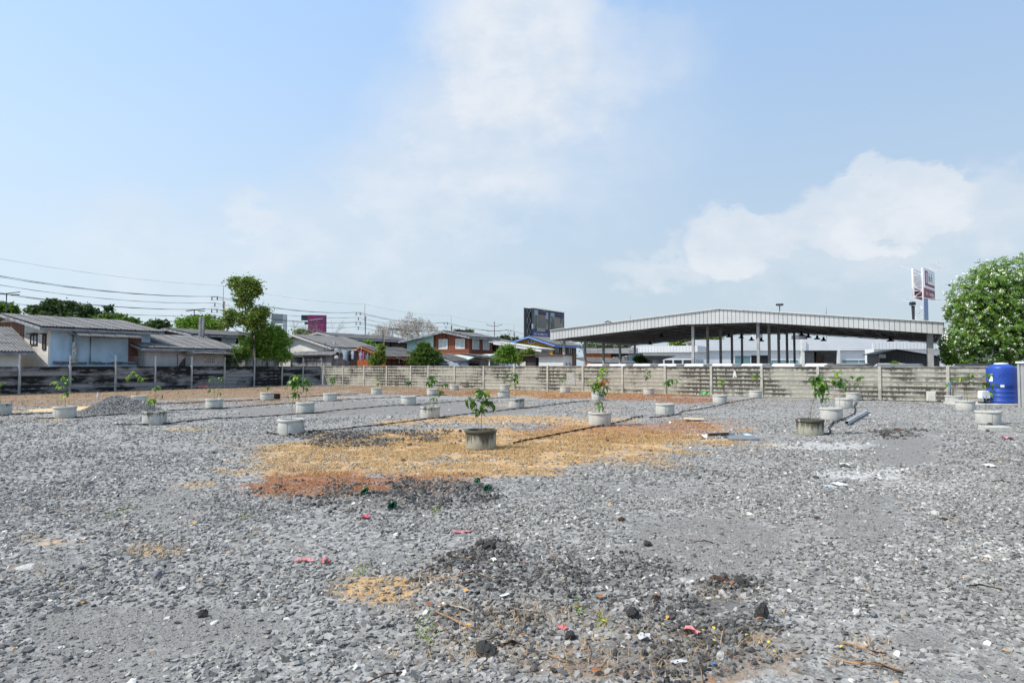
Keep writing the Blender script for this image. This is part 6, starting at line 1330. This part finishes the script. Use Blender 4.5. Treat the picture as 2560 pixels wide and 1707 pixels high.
MB().box(0, bl, -.25, 0, zw, zt2).build('white_board', wh, tw); MB().box(0, bl, -.22, -.02, zr2, zw - .15).build('maroon_board', mar, tw); MB().box(0, bl, wy, wy + .25, zw, zt2).build('rear_board', wh, tw); MB().box(.1, bl, wy, wy + .2, zr2, zw - .15).build('rear_maroon_board', mar, tw)
lg = MB(); lg.box(.5, 3.2, -.28, -.252, zw + .5, zt2 - .6); lg.build('maroon_field', mar, tw); lg = MB(); lg.box(1.0, 2.7, -.31, -.285, zw + 1.0, zt2 - .9); lg.build('emblem', flat('emblem_pink', (.55, .4, .45), .6), tw)
lg = MB(); marks(lg, 3.9, 9.3, zw + 1.6, zt2 - 1.0, -.252, 5, 12); lg.build('lettering', bdk, tw); lg = MB(); lg.box(3.4, 9.2, -.28, -.253, zw + .45, zw + 1.0); lg.build('maroon_strip', mar, tw); lg = MB(); marks(lg, 1.2, 8.8, zr2 + .5, zw - .7, -.222, 12, 13); lg.build('lettering', wh, tw)
m = MB()
for yy in (0.05, wy - .05): m.tube([(0, yy, 0), (0, yy, zt2)], .26, 5)
lv = [zr2, (zr2 + zw) / 2 + .4, zw + .3, (zw + zt2) / 2 + .6, zt2 - .6]
for i in range(4):
    m.tube([(0, 0, lv[i]), (0, wy, lv[i])], .12, 4)
    m.tube([(0, 0 if i % 2 else wy, lv[i]), (0, wy if i % 2 else 0, lv[i + 1])], .12, 4)
for i in range(8): m.tube([(.0, .2 if i % 2 else wy - .2, i * 2.05), (.0, wy - .2 if i % 2 else .2, (i + 1) * 2.05)], .11, 4); m.tube([(.0, .1, i * 2.05), (.0, wy - .1, i * 2.05)], .11, 4)
m.build('lattice', wh, tw); MB().box(.6, 2.2, .2, .3, 0, zr2 - .1).build('dark_core', mk('core_dark', (.05, .055, .05), .8, .4, 1), tw)
MB().box(.3, 3.6, -.1, .1, 0, zr2 - .05).build('picture_strip', mk('picture_strip', (.2, .28, .5), .6, .2, .5, (.25, .35, .2), .45, .5, None, 0), tw)
for sgn, yy in ((-1, -.1), (1, wy + .1)):
    m = MB()
    for i in range(10): m.tube([(i * 1.05, yy, zt2), (i * 1.05, yy + sgn * 2.6, zt2 + .9)], .035, 4)
    m.tube([(0, yy + sgn * 2.6, zt2 + .9), (bl, yy + sgn * 2.6, zt2 + .9)], .035, 4); m.build('lamp_frame', wh, tw)
    m = MB()
    for i in range(5): m.tube([(i * 1.4, yy, zr2 - .3), (i * 1.4, yy + sgn * 2.2, zr2 - .5)], .035, 4)
    m.build('lamp_frame', wh, tw)
ch = empty('flue_stack', (X(2285.5, 92), 92, 0), 0, 'black round flue stack with a box head left of the sign tower', 'flue'); blk_ = flat('stack_black', (.02, .024, .032), .6)
MB().tube([(0, 0, 0), (0, 0, Z(765, 92))], .23, 12).build('pipe', blk_, ch, True); MB().box(-.38, .22, -.3, .3, Z(763, 92), Z(755, 92)).build('head', blk_, ch); MB().tube([(-.15, 0, Z(766, 92)), (-.1, 0, Z(760, 92))], .14, 8).build('neck', blk_, ch)

# ------------------------------------------------------------------ utility poles and cables
ppx = [(None, 58.6), (558, 83.6), (913, 108.6), (1129, 133.8), (1286, 162.3), (1396, 190)]
PP = [Vector((-50.5, 58.6, 0))] + [Vector((X(p, Y), Y, 0)) for p, Y in ppx[1:]]
insm = flat('insulator', (.03, .03, .032), .4)
LV = [(10.85, (-.9, -1.6)), (10.0, (-1.2,)), (9.2, (-.9, -1.6)), (8.4, (-1.2,))]
plab = ['first', 'tall concrete utility pole behind the tall tree', 'concrete utility pole behind the long dark roof', 'concrete utility pole above the red timber house', 'farthest concrete utility pole left of the billboard', 'utility pole behind the billboard']
ATT = []
for i, p in enumerate(PP):
    lab = plab[i] if i else 'concrete utility pole just outside the left of the picture'
    r_ = empty('utility_pole', p, 0, lab, 'utility pole', 'utility poles along the road'); m = MB(); m.tube([(0, 0, 0), (0, 0, 10.2)], [.2, .15], 8); m.build('shaft', polem, r_, True)
    MB().tube([(-.12, 0, 9.4), (-.12, 0, 12.25)], .06, 6).build('mast', polem, r_, True); att_ = []
    for z_l, xs in LV:
        MB().box(-1.75, 0, -.03, .03, z_l - .5, z_l - .44).build('arm', galv, r_)
        for xx in xs:
            MB().lathe([(0, 0), (.09, .02), (.06, .08), (.09, .14), (.06, .2), (.09, .28), (.03, .42), (0, .44)], 8, xx, 0).build('insulator', insm, r_, True).location.z = z_l - .44
            att_.append(p + Vector((xx, 0, z_l)))
    att_.append(p + Vector((-.12, 0, 12.25))); ATT.append(att_)
wirem = flat('cable', (.03, .03, .035), .6)
wl2 = ['upper front of the paired top cables', 'upper rear of the paired top cables', 'single cable below the top pair', 'lower front of the second cable pair', 'lower rear of the second cable pair', 'lowest single power cable', 'thin earth wire at the pole tips']
for k in range(7):
    pts = []
    for i in range(len(ATT) - 1):
        for u in range(8): v_ = ATT[i][k].lerp(ATT[i + 1][k], u / 8); v_.z -= (.75 if k < 6 else .5) * 4 * (u / 8) * (1 - u / 8); pts.append(v_)
    pts.append(ATT[-1][k]); tag(MB().tube(pts, .03 if k < 6 else .012, 4, False).build('power_cable', wirem), wl2[k] + ' between the utility poles', 'cable')
for px, py, Y, lb in ((24, 735, 75, 'solar street lamp above the left house roof'), (492, 776, 88, 'solar street lamp above the round green tree'), (793, 800, 110, 'solar street lamp in front of the magenta billboard'), (1067 - 80, 823, 120, 'small street lamp left of the mossy pole')):
    b0 = at(px, py, Y); r_ = empty('street_lamp', (b0.x, b0.y, 0), 0, lb, 'street lamp', 'solar street lamps'); MB().tube([(-.35, 0, 0), (-.35, 0, b0.z)], .06, 6).build('pole', polem, r_, True)
    o = MB().box(-1.3, .9, -.5, .5, -.05, .05).build('solar_panel', flat('solar_grey', (.12, .11, .11), .4), r_); o.location.z = b0.z + .1; o.rotation_euler = (R(12), R(-6), 0); MB().box(.2, 1.1, -.12, .12, b0.z - .15, b0.z - .05).build('lamp_head', blackp, r_)
for px, py, Y, lb in ((1033, 806, 190, 'ring of floodlights on a mast above the bare trees'), (1949, 763, 120, 'ring of floodlights on a mast above the shed roof')):
    b0 = at(px, py, Y); r_ = empty('floodlight_mast', (b0.x, b0.y, 0), 0, lb, 'floodlight'); MB().tube([(0, 0, 0), (0, 0, b0.z)], [.2, .1], 8).build('mast', galv, r_, True)
    for k in range(6):
        a = k * 1.047; MB().hexa([(math.cos(a) * .5 + dx, math.sin(a) * .5 + dy, b0.z + dz) for dz in (-.05, .25) for dx, dy in ((-.18, -.12), (.18, -.12), (.18, .12), (-.18, .12))]).build('floodlight', blackp, r_)
    MB().lathe([(.1, b0.z - .25), (.5, b0.z - .1), (.5, b0.z), (.1, b0.z - .1)], 12).build('ring', galv, r_)
b0 = at(1236, 804, 210); r_ = empty('transmission_pole', (b0.x, b0.y, 0), 0, 'tall transmission pole with two cross arms far behind the roofs', 'pole'); MB().tube([(0, 0, 0), (0, 0, b0.z)], [.3, .18], 6).build('shaft', polem, r_)
for py, hw in ((815, 2.6), (828, 4.2)): zz = Z(py, 210); MB().tube([(-hw, 0, zz + .5), (-hw * .4, 0, zz), (hw * .4, 0, zz), (hw, 0, zz + .5)], .14, 4).build('cross_arm', polem, r_)
b0 = at(2065, 767, 100); o = MB().tube([(0, 0, 0), (0, 0, b0.z - 1), (.1, 0, b0.z)], [.06, .05, .02], 5).build('aerial_mast', mk('rust_mast', (.2, .11, .1), .8, .2, 3)); o.location = (b0.x, b0.y, 0); tag(o, 'thin rusty aerial mast above the shed roof', 'mast')
b0 = at(1576, 787, 90); o = MB().tube([(0, 0, 0), (0, 0, b0.z)], .03, 5).build('aerial_mast', polem); o.location = (b0.x, b0.y, 0); tag(o, 'thin aerial above the left slope of the shed roof', 'mast')

# ------------------------------------------------------------------ parked cars behind the back wall
def car_parts(col, tag_):
    paint = mk('car_paint_' + tag_, col, .25, .03, 1, None, bump=0, spec=.6); gl = MATS.get('car_glass') or glassmat('car_glass', (.03, .045, .055), .05); ty = MATS.get('tyre') or flat('tyre', (.02, .02, .02), .9); hl = MATS.get('head_lamp') or flat('head_lamp', (.7, .72, .72), .2)
    Lc, Wc, Hc = 4.6, 1.8, 1.98
    b = MB(); prof = [(0, .35), (0, .85), (.12, 1.0), (1.1, 1.12), (1.5, 1.2), (4.4, 1.2), (4.58, 1.0), (4.6, .4), (4.3, .3), (.3, .3)]; b.prism([(p[0], p[1]) for p in prof], 'y', -Wc / 2, Wc / 2)
    c = MB(); lo = [(1.25, 1.18), (4.45, 1.18)]; hi = [(2.0, Hc), (4.2, Hc)]
    c.hexa([(1.25, -.86, 1.19), (4.45, -.86, 1.19), (4.45, .86, 1.19), (1.25, .86, 1.19), (2.05, -.72, Hc), (4.15, -.72, Hc), (4.15, .72, Hc), (2.05, .72, Hc)])
    def quad(p, n): return MB().poly([Vector(q) + Vector(n) * .006 for q in p])
    ws = quad([(1.4, -.74, 1.3), (1.4, .74, 1.3), (1.97, .63, Hc - .1), (1.97, -.63, Hc - .1)], (-.8, 0, .6))
    rw = quad([(4.41, -.7, 1.32), (4.41, .7, 1.32), (4.19, .63, Hc - .14), (4.19, -.63, Hc - .14)], (1, 0, .3))
    sw = []
    for s_ in (-1, 1):
        yb, yt = s_ * .845, s_ * .735
        for (a, b_, c_, d_) in ((1.55, 2.75, 2.75, 2.15), (2.85, 4.2, 4.05, 2.85)): sw.append(quad([(a, yb, 1.27), (b_, yb, 1.27), (c_, yt, Hc - .12), (d_, yt, Hc - .12)], (0, s_, .15)))
    wh_ = MB().lathe([(0, -.11), (.2, -.11), (.32, -.1), (.34, -.05), (.34, .05), (.32, .1), (.2, .11), (0, .11)], 18)
    return dict(body=b.mesh('car_body', paint), cabin=c.mesh('car_cabin', paint), windscreen=ws.mesh('windscreen', gl), rear_window=rw.mesh('rear_window', gl), side=[q.mesh('side_window', gl) for q in sw], wheel=wh_.mesh('wheel', ty, True), lamp=MB().box(-.02, .1, -.2, .2, 0, .16).mesh('headlight', hl))
CARS = {k: car_parts(c, k) for k, c in (('white', (.72, .73, .74)), ('silver', (.42, .44, .45)), ('black', (.02, .02, .022)), ('grey', (.12, .13, .14)))}
def car(kind, x_, y_, rz, label, hs=1.0):
    r_ = empty('parked_car', (x_, y_, 0), rz, label, 'car', 'cars parked behind the back wall'); p = CARS[kind]; sc = (1, 1, hs)
    for nm in ('body', 'cabin'):
        o = inst(nm, p[nm], r_, sc=sc); bevel(o, .09 if nm == 'cabin' else .06, 3)
    for nm in ('windscreen', 'rear_window'): inst(nm, p[nm], r_, sc=sc)
    for q_ in p['side']: inst('side_window', q_, r_, sc=sc)
    for a in (.85, 3.7):
        for s_ in (-.82, .82): inst('wheel', p['wheel'], r_, (a, s_, .34), (R(90), 0, 0))
    for s_ in (-.6, .6): inst('headlight', p['lamp'], r_, (0, s_, .8))
seq = ['black', 'silver', 'silver', 'black', 'white', 'white', 'silver', 'white', 'grey']
nms = ['black car at the left end of the parked row', 'silver car second in the parked row', 'silver car third in the parked row', 'dark car fourth in the parked row', 'white car in the middle of the parked row', 'white car sixth in the parked row', 'silver car seventh in the parked row', 'white car eighth in the parked row', 'grey car at the right end of the parked row']
for i, k in enumerate(seq):
    Y0 = 57.5 + i * 1.6; X0 = X(1118 + i * 25, Y0); car(k, X0 + 1.0, Y0 - .6, R(139), nms[i], 1.05)
fw = Vector((.801, -.599, 0)); fnn = Vector((.599, .801, 0)); s0 = wp(1350, FWZ)
for i in range(11):
    p = s0 + fw * (i * 2.12) + fnn * 6.0; car('white', p.x, p.y, math.atan2(-fnn.y, -fnn.x) + math.pi, 'white car number %s from the left behind the shed side wall' % ['one', 'two', 'three', 'four', 'five', 'six', 'seven', 'eight', 'nine', 'ten', 'eleven'][i], .985)
for px, lb in ((1950, 'dark car roof below the doorway of the warehouse'), (2070, 'dark car roof left of the black barn'), (2258, 'dark car roof in front of the black barn')):
    p = wp(px, FWZ) + fnn * 2.6; car('black' if px != 2070 else 'grey', p.x, p.y, math.atan2(fw.y, fw.x), lb, .965)

# ------------------------------------------------------------------ trees, shrubs
def leafcloud(P, ln, wd, mat, name, root, up=.2, seed=0):
    n = len(P); d = rng.normal(0, 1, (n, 3)); d[:, 2] = d[:, 2] * .6 - up; d /= np.linalg.norm(d, axis=1)[:, None]
    s_ = np.cross(d, rng.normal(0, 1, (n, 3))); s_ /= np.linalg.norm(s_, axis=1)[:, None]
    L = (ln * rng.uniform(.7, 1.3, n))[:, None]; Wd = (wd * rng.uniform(.7, 1.3, n))[:, None]
    V = np.stack([P, P + d * L * .45 + s_ * Wd, P + d * L, P + d * L * .45 - s_ * Wd], 1).reshape(-1, 3); b0 = np.arange(n)[:, None] * 4 + np.arange(4)[None]
    return link(bpy.data.objects.new(name, npmesh(name, V, b0, mat)), root)
def clumps_pts(cl, Y, org, sub=24, shell=.6, flat_=1.0):
    out = []
    for (px, py, rx, ry, n) in cl:
        c = at(px, py, Y); k = max(3, n // sub); d = rng.normal(0, 1, (k, 3)); d /= np.linalg.norm(d, axis=1)[:, None]
        r_ = rng.uniform(shell ** 2.2, 1, k)[:, None] ** (1 / 2.2); rad = np.array([rx, (rx + ry) / 2 * flat_, ry]) / F * Y
        cen = np.array(c) + d * r_ * rad * .9
        cen = cen[rng.integers(0, k, n)]; sg = .2 * rad * (k / 12.0) ** -.15 * rng.choice([.6, 1.0, 1.0, 1.9], n)[:, None]
        out.append(cen + rng.normal(0, 1, (n, 3)) * sg)
    return np.concatenate(out) - np.array(org)
bark = mk('tree_bark', (.20, .165, .125), .95, .3, 5, (.1, .085, .065), .4, 4, None, .6)
def tree(name, label, px, Y, trunk, cl, mat, ln, wd, r0=.12, limbs=True, sub=24, cat='tree', group=None, up=.2, shell=.55):
    org = Vector((X(px, Y), Y, 0)); root = empty(name, org, 0, label, cat, group)
    pts = [Vector((0, 0, -.1))] + [at(a, b_, Y) - org for a, b_ in trunk]; n = len(pts); m = MB(); m.tube(pts, [r0 * (1 - .65 * i / max(1, n - 1)) for i in range(n)], 8)
    m.build('trunk', bark, root, True)
    if limbs:
        m = MB()
        for (a, b_, rx, ry, k) in cl:
            c = at(a, b_, Y) - org; q = min(pts, key=lambda p: (p - c).length + (3 if p.z > c.z else 0)); mid = q.lerp(c, .5) + Vector((0, random.uniform(-.3, .3), -.1 * (c - q).length))
            m.tube([q, mid, c], [r0 * .45, r0 * .3, r0 * .12], 5)
            for j in range(4):
                e = c + Vector((random.uniform(-1, 1) * rx, random.uniform(-1, 1) * rx, random.uniform(-.3, 1) * ry)) / F * Y * .8; m.tube([mid.lerp(c, .6), c.lerp(e, .5) + Vector((0, 0, .05)), e], [r0 * .16, r0 * .1, r0 * .05], 4)
        m.build('limbs', bark, root, True)
    leafcloud(clumps_pts(cl, Y, org, sub, shell), ln, wd, mat, 'crown', root, up)
    return root
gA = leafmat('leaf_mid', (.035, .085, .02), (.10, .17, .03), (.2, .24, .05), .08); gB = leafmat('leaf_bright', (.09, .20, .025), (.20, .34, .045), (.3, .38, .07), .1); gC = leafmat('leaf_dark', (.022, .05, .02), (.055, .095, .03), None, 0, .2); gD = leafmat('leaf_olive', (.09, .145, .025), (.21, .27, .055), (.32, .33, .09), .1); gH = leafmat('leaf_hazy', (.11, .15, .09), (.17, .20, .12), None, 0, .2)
tree('tall_tree', 'tall crooked tree with tufted crown rising behind the left wall', 636, 56.5, [(636, 880), (634, 840), (622, 800), (612, 765), (602, 735), (600, 712)],
     [(590, 705, 26, 16, 900), (622, 708, 30, 16, 1500), (618, 728, 34, 20, 2000), (640, 722, 16, 18, 700), (600, 745, 20, 12, 350), (615, 758, 22, 12, 700), (575, 785, 22, 16, 700), (565, 808, 20, 14, 450), (595, 795, 22, 20, 700), (640, 788, 34, 20, 1700), (655, 780, 24, 14, 800), (645, 808, 26, 20, 1200), (628, 815, 20, 16, 700), (604, 842, 8, 8, 120)], gD, .2, .065, .16)
tree('leafy_tree', 'bright green spreading tree at the foot of the tall tree', 668, 58, [(668, 900), (668, 870)], [(655, 845, 34, 26, 2200), (690, 855, 38, 30, 2600), (632, 868, 34, 26, 1900), (675, 885, 40, 18, 1800), (705, 890, 22, 18, 900), (685, 830, 22, 22, 1200), (700, 845, 16, 20, 700)], gB, .24, .07, .14)
tree('shrub', 'dense dark green shrub left of the leafy tree behind the wall', 595, 54.5, [(595, 900)], [(590, 890, 20, 20, 1600), (608, 885, 18, 18, 1200), (575, 898, 14, 12, 700)], gA, .18, .06, .06, False, cat='shrub')
tree('rain_tree', 'dark flat topped tree behind the left house', 150, 85, [(150, 850), (150, 800)], [(95, 775, 28, 12, 900), (135, 764, 26, 14, 1100), (175, 768, 30, 14, 1100), (215, 778, 28, 14, 900), (190, 788, 50, 10, 900), (120, 785, 40, 9, 700), (255, 790, 26, 8, 350), (275, 770, 8, 8, 120)], gC, .45, .16, .25)
tree('round_tree', 'dark tree crown cut by the left edge', 12, 80, [(10, 850), (10, 800)], [(5, 772, 26, 16, 1300), (30, 778, 16, 14, 700)], gA, .4, .14, .2)
tree('low_tree', 'low tree peeping over the right end of the blue house roof', 290, 78, [(290, 860)], [(280, 795, 30, 12, 900), (310, 805, 34, 14, 1100), (335, 815, 26, 14, 700)], gA, .4, .14, .2)
tree('round_tree', 'dark round tree between the blue house and the bright round tree', 392, 90, [(392, 860)], [(380, 815, 20, 12, 900), (400, 812, 24, 13, 1000), (412, 822, 16, 10, 500)], gC, .4, .14, .2)
tree('round_tree', 'bright round tree behind the dark timber house', 500, 88, [(500, 860)], [(470, 808, 26, 16, 1300), (505, 802, 28, 15, 1500), (535, 810, 26, 16, 1300), (490, 818, 40, 10, 900)], gB, .4, .14, .2)
tree('shrub', 'narrow leafy shrub beside the orange gabled house', 948, 59, [(948, 900)], [(950, 882, 14, 12, 1100), (945, 895, 18, 12, 1300), (955, 872, 8, 10, 500), (940, 905, 18, 8, 900)], gD, .2, .06, .06, False, cat='shrub')
tree('shrub', 'leafy shrub on the terrace of the long dark house', 921, 78, [(921, 880)], [(920, 858, 12, 8, 500), (930, 864, 14, 7, 500), (948, 866, 10, 6, 350)], gB, .25, .08, .06, False, cat='shrub')
tree('layered_tree', 'feathery tiered green tree in front of the red timber house', 1062, 58, [(1062, 900), (1060, 870)], [(1058, 862, 16, 6, 700), (1062, 872, 24, 7, 900), (1052, 882, 30, 7, 1100), (1078, 884, 26, 7, 1000), (1060, 895, 38, 8, 1600), (1090, 899, 18, 7, 700), (1062, 905, 40, 7, 1500)], gA, .2, .05, .1, True, up=.0)
tree('feathery_tree', 'bright feathery tree right of the red timber house', 1268, 60, [(1268, 900), (1268, 880)], [(1270, 872, 18, 12, 1300), (1258, 885, 20, 12, 1300), (1282, 888, 20, 14, 1400), (1266, 898, 32, 9, 1500), (1285, 875, 10, 8, 400)], gB, .22, .05, .1)
tree('small_tree', 'small open tree in front of the grey walled shed', 1318, 57, [(1318, 900), (1318, 885)], [(1325, 880, 14, 9, 700), (1310, 888, 14, 9, 600), (1328, 892, 10, 8, 350), (1304, 897, 8, 7, 250)], gD, .2, .07, .06)
tree('distant_tree', 'hazy tree between the red house roof and the far utility pole', 1250, 150, [(1250, 880)], [(1235, 850, 20, 8, 500), (1262, 846, 18, 9, 600), (1290, 852, 16, 8, 400)], gC, .5, .2, .2)
tree('distant_tree', 'small dark crowns above the red timber house roof', 1160, 140, [(1160, 880)], [(1145, 829, 9, 4, 300), (1168, 829, 13, 4, 450)], gC, .5, .2, .2)
tree('distant_tree', 'haze paled green tree seen under the left of the shed roof', 1500, 110, [(1500, 900)], [(1485, 868, 30, 10, 900), (1520, 868, 24, 10, 800), (1560, 866, 16, 6, 300)], gH, .5, .2, .2)  # distance haze is mixed into this tree's greyed leaf colour
tree('distant_tree', 'olive tree above the small white office', 1730, 130, [(1730, 900)], [(1700, 856, 22, 9, 800), (1735, 850, 30, 11, 1100), (1780, 846, 24, 8, 800)], gD, .5, .2, .2)
tree('shrub', 'rounded shrub under the shed by the turquoise wall', 1600, 66, [(1600, 905)], [(1598, 897, 13, 8, 900), (1606, 902, 12, 6, 500)], gA, .2, .07, .05, False, cat='shrub')
tree('dark_tree', 'dark tree between the shed and the flowering tree', 2380, 58, [(2380, 900)], [(2368, 862, 16, 14, 900), (2375, 850, 14, 10, 500), (2390, 880, 24, 22, 1500)], gC, .3, .1, .15)
tree('bright_tree', 'bright green young tree left of the flowering tree', 2390, 46, [(2395, 905), (2395, 885)], [(2385, 875, 20, 16, 1500), (2405, 880, 20, 16, 1500), (2375, 895, 22, 14, 1200), (2410, 860, 14, 14, 800), (2400, 900, 26, 10, 1100)], gB, .2, .07, .08)
tree('weed_bush', 'small weed showing above the wall by the black barn', 2238, 36, [(2238, 912)], [(2238, 908, 6, 5, 160)], gB, .14, .05, .02, False, cat='weed')
# flowering tree at the right: rosettes of long leaves, white blossom and round fruit
FY = 37.0; forg = Vector((X(2540, FY), FY, 0)); ft = empty('flowering_tree', forg, 0, 'large round tree with white blossom at the right edge', 'tree')
fcl = [(2500, 740, 110, 90, 0), (2560, 690, 110, 60, 0), (2445, 790, 70, 70, 0), (2520, 830, 120, 80, 0), (2430, 850, 55, 50, 0), (2620, 780, 140, 120, 0), (2660, 700, 100, 70, 0), (2470, 690, 50, 40, 0), (2560, 880, 120, 40, 0), (2440, 900, 40, 22, 0), (2392, 775, 30, 34, 0), (2405, 830, 40, 50, 0), (2420, 740, 45, 45, 0), (2480, 900, 60, 24, 0)]
cen, nor = [], []
for (a, b_, rx, ry, _) in fcl:
    c = np.array(at(a, b_, FY)); k = int(rx * ry * .055) + 20; d = rng.normal(0, 1, (k, 3)); d /= np.linalg.norm(d, axis=1)[:, None]
    rad = np.array([rx, (rx + ry) * .55, ry]) / F * FY; r_ = rng.uniform(.35, 1, k)[:, None] ** .5
    cen.append(c + d * rad * r_ * rng.uniform(.82, 1.06, (k, 1))); nor.append(d * .8 + np.array([0, 0, .35]))
cen = np.concatenate(cen); nor = np.concatenate(nor); nor /= np.linalg.norm(nor, axis=1)[:, None]; nr = len(cen); NL = 13
tt = np.cross(nor, rng.normal(0, 1, (nr, 3))); tt /= np.linalg.norm(tt, axis=1)[:, None]; bb2 = np.cross(nor, tt)
ang = np.linspace(0, 6.283, NL, endpoint=False)[None] + rng.uniform(0, 6, (nr, 1)) + rng.normal(0, .2, (nr, NL)); lift = rng.uniform(-.25, .75, (nr, NL))
dd = (tt[:, None] * np.cos(ang)[..., None] + bb2[:, None] * np.sin(ang)[..., None]) + nor[:, None] * lift[..., None]; dd /= np.linalg.norm(dd, axis=2)[..., None]
sd = np.cross(dd, nor[:, None] + rng.normal(0, .25, (nr, NL, 3))); sd /= np.linalg.norm(sd, axis=2)[..., None]; L = rng.uniform(.16, .27, (nr, NL, 1)); b0 = cen[:, None] + 0 * dd
V = np.stack([b0, b0 + dd * L * .5 + sd * .024, b0 + dd * L - nor[:, None] * .03, b0 + dd * L * .5 - sd * .024], 2).reshape(-1, 3) - np.array(forg)
fl = leafmat('glossy_leaf', (.07, .17, .025), (.19, .33, .045), (.32, .45, .08), .15, .35, .35)
link(bpy.data.objects.new('crown', npmesh('crown', V, np.arange(len(V)).reshape(-1, 4), fl)), ft)
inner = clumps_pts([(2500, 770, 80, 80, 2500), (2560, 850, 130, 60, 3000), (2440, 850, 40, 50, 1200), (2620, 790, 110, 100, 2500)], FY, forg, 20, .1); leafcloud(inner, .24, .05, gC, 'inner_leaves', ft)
sel = rng.random(nr) < .34; fc = (cen + nor * .12)[sel]; k = len(fc); fc = np.repeat(fc, 7, 0) + rng.normal(0, .05, (k * 7, 3)) - np.array(forg)
o = leafcloud(fc, .10, .04, mk('white_blossom', (.80, .80, .72), .6, .05, 3, None, bump=0), 'blossom', ft, -.5)
fr_ = MB().lathe([(0, -.055), (.035, -.045), (.055, 0), (.035, .045), (0, .055)], 10).mesh('fruit', mk('green_fruit', (.42, .46, .12), .4, .1, 4, None, bump=0), True)
for (a, b_) in [(2520, 762), (2471, 770), (2440, 768), (2505, 757), (2452, 792), (2457, 827), (2458, 852), (2537, 860), (2500, 800), (2420, 830)]: inst('fruit', fr_, ft, at(a, b_, FY - 3.6 + abs(a - 2500) * .012) - forg)
m = MB(); m.tube([(0, 0, -.1), (.1, 0, 1.2), (-.1, .1, 2.4)], [.22, .18, .15], 8); m.build('trunk', bark, ft, True)
m = MB()
for (a, b_, rx, ry, _) in fcl: c = at(a, b_, FY) - forg; m.tube([(-.05, .05, 2.0), Vector((-.05, .05, 2.0)).lerp(c, .5) + Vector((0, 0, -.3)), c], [.1, .06, .03], 5)
m.build('limbs', bark, ft, True)
# leafless trees behind the roofs
barem = mk('bare_twigs', (.36, .31, .29), .9, .2, 3); dryl = leafmat('dry_blossom', (.44, .38, .36), (.58, .52, .5), None, 0, .2, .8)
def bare(px, ytop, Y, spread, label, tint=None, n0=4, seed=1):
    q = random.Random(seed); org = Vector((X(px, Y), Y, 0)); r_ = empty('bare_tree', org, 0, label, 'tree', 'leafless trees behind the roofs'); H = Z(ytop, Y); m = MB(); tips = []
    def br(p, d, L, r0, k):
        e = p + d * L; mid = p.lerp(e, .5) + Vector((q.uniform(-1, 1), q.uniform(-1, 1), q.uniform(-1, 1))) * L * .06; m.tube([p, mid, e], [r0, r0 * .8, r0 * .6], 4, False); tips.append(e)
        if k:
            for j in range(q.choice((2, 3, 3))): d2 = (d + Vector((q.uniform(-1, 1), q.uniform(-1, 1), q.uniform(-.5, .9))) * .75).normalized(); br(e, d2, L * q.uniform(.6, .85), r0 * .55, k - 1)
    base_ = Vector((0, 0, H * .45)); MB().tube([(0, 0, 0), base_], [.22, .16], 6).build('trunk', barem, r_)
    for j in range(n0): a = 6.28 * j / n0 + q.random(); br(base_, Vector((math.cos(a) * spread, math.sin(a) * spread, 1)).normalized(), H * .24, .1, 4)
    m.build('branches', barem, r_)
    if tint:
        P = np.array([t_ for t_ in tips]); P = np.repeat(P, 5, 0) + rng.normal(0, .25, (len(P) * 5, 3)); leafcloud(P, .3, .12, dryl, 'dry_foliage', r_)
bare(715, 800, 105, 1.1, 'bare arching tree right of the grey billboard', None, 4, 3); bare(800, 802, 120, 1.0, 'bare tree in front of the magenta billboard', None, 5, 5); bare(760, 822, 118, .9, 'low bare tree left of the magenta billboard', None, 4, 8)
bare(1008, 806, 150, .8, 'pale bushy bare tree beside the floodlight mast', 1, 5, 11); bare(1045, 815, 150, .8, 'pale bare tree right of the floodlight mast', 1, 5, 14); bare(985, 828, 150, .9, 'low pale bare tree left of the floodlight mast', 1, 4, 17)
tree('distant_tree', 'small green tree at the foot of the magenta billboard', 752, 116, [(752, 860)], [(748, 830, 12, 8, 350), (765, 832, 12, 6, 300)], gD, .4, .16, .1)
# birds
birdm = flat('bird_black', (.02, .02, .022), .7)
def bird(px, py, Y, sit, label):
    r_ = empty('bird', at(px, py, Y), random.uniform(0, 6), label, 'bird'); m = MB(); m.tube([(-.16, 0, -.02), (-.08, 0, 0), (.04, 0, .03), (.11, 0, .08), (.15, 0, .09), (.2, 0, .085)], [.02, .06, .07, .045, .04, .005], 8); m.build('body', birdm, r_, True)
    if sit: MB().hexa([(-.26, -.02, -.06), (-.1, -.03, -.02), (-.1, .03, -.02), (-.26, .02, -.06), (-.26, -.02, -.05), (-.1, -.03, .0), (-.1, .03, .0), (-.26, .02, -.05)]).build('tail', birdm, r_)
    else:
        for s_ in (-1, 1): MB().poly([(-.05, 0, .03), (.08, 0, .04), (.03, s_ * .34, .12), (-.08, s_ * .3, .1)]).build('wing', birdm, r_)
bird(658, 758, 92, True, 'larger black bird perched on the cable right of the tall tree'); bird(671, 761.5, 93, True, 'small black bird perched on the cable'); bird(2374, 714, 45, False, 'small dark bird flying left of the flowering tree'); bird(1516, 805.5, 52, True, 'left one of two birds on the shed roof'); bird(1523, 805, 52, True, 'right one of two birds on the shed roof')
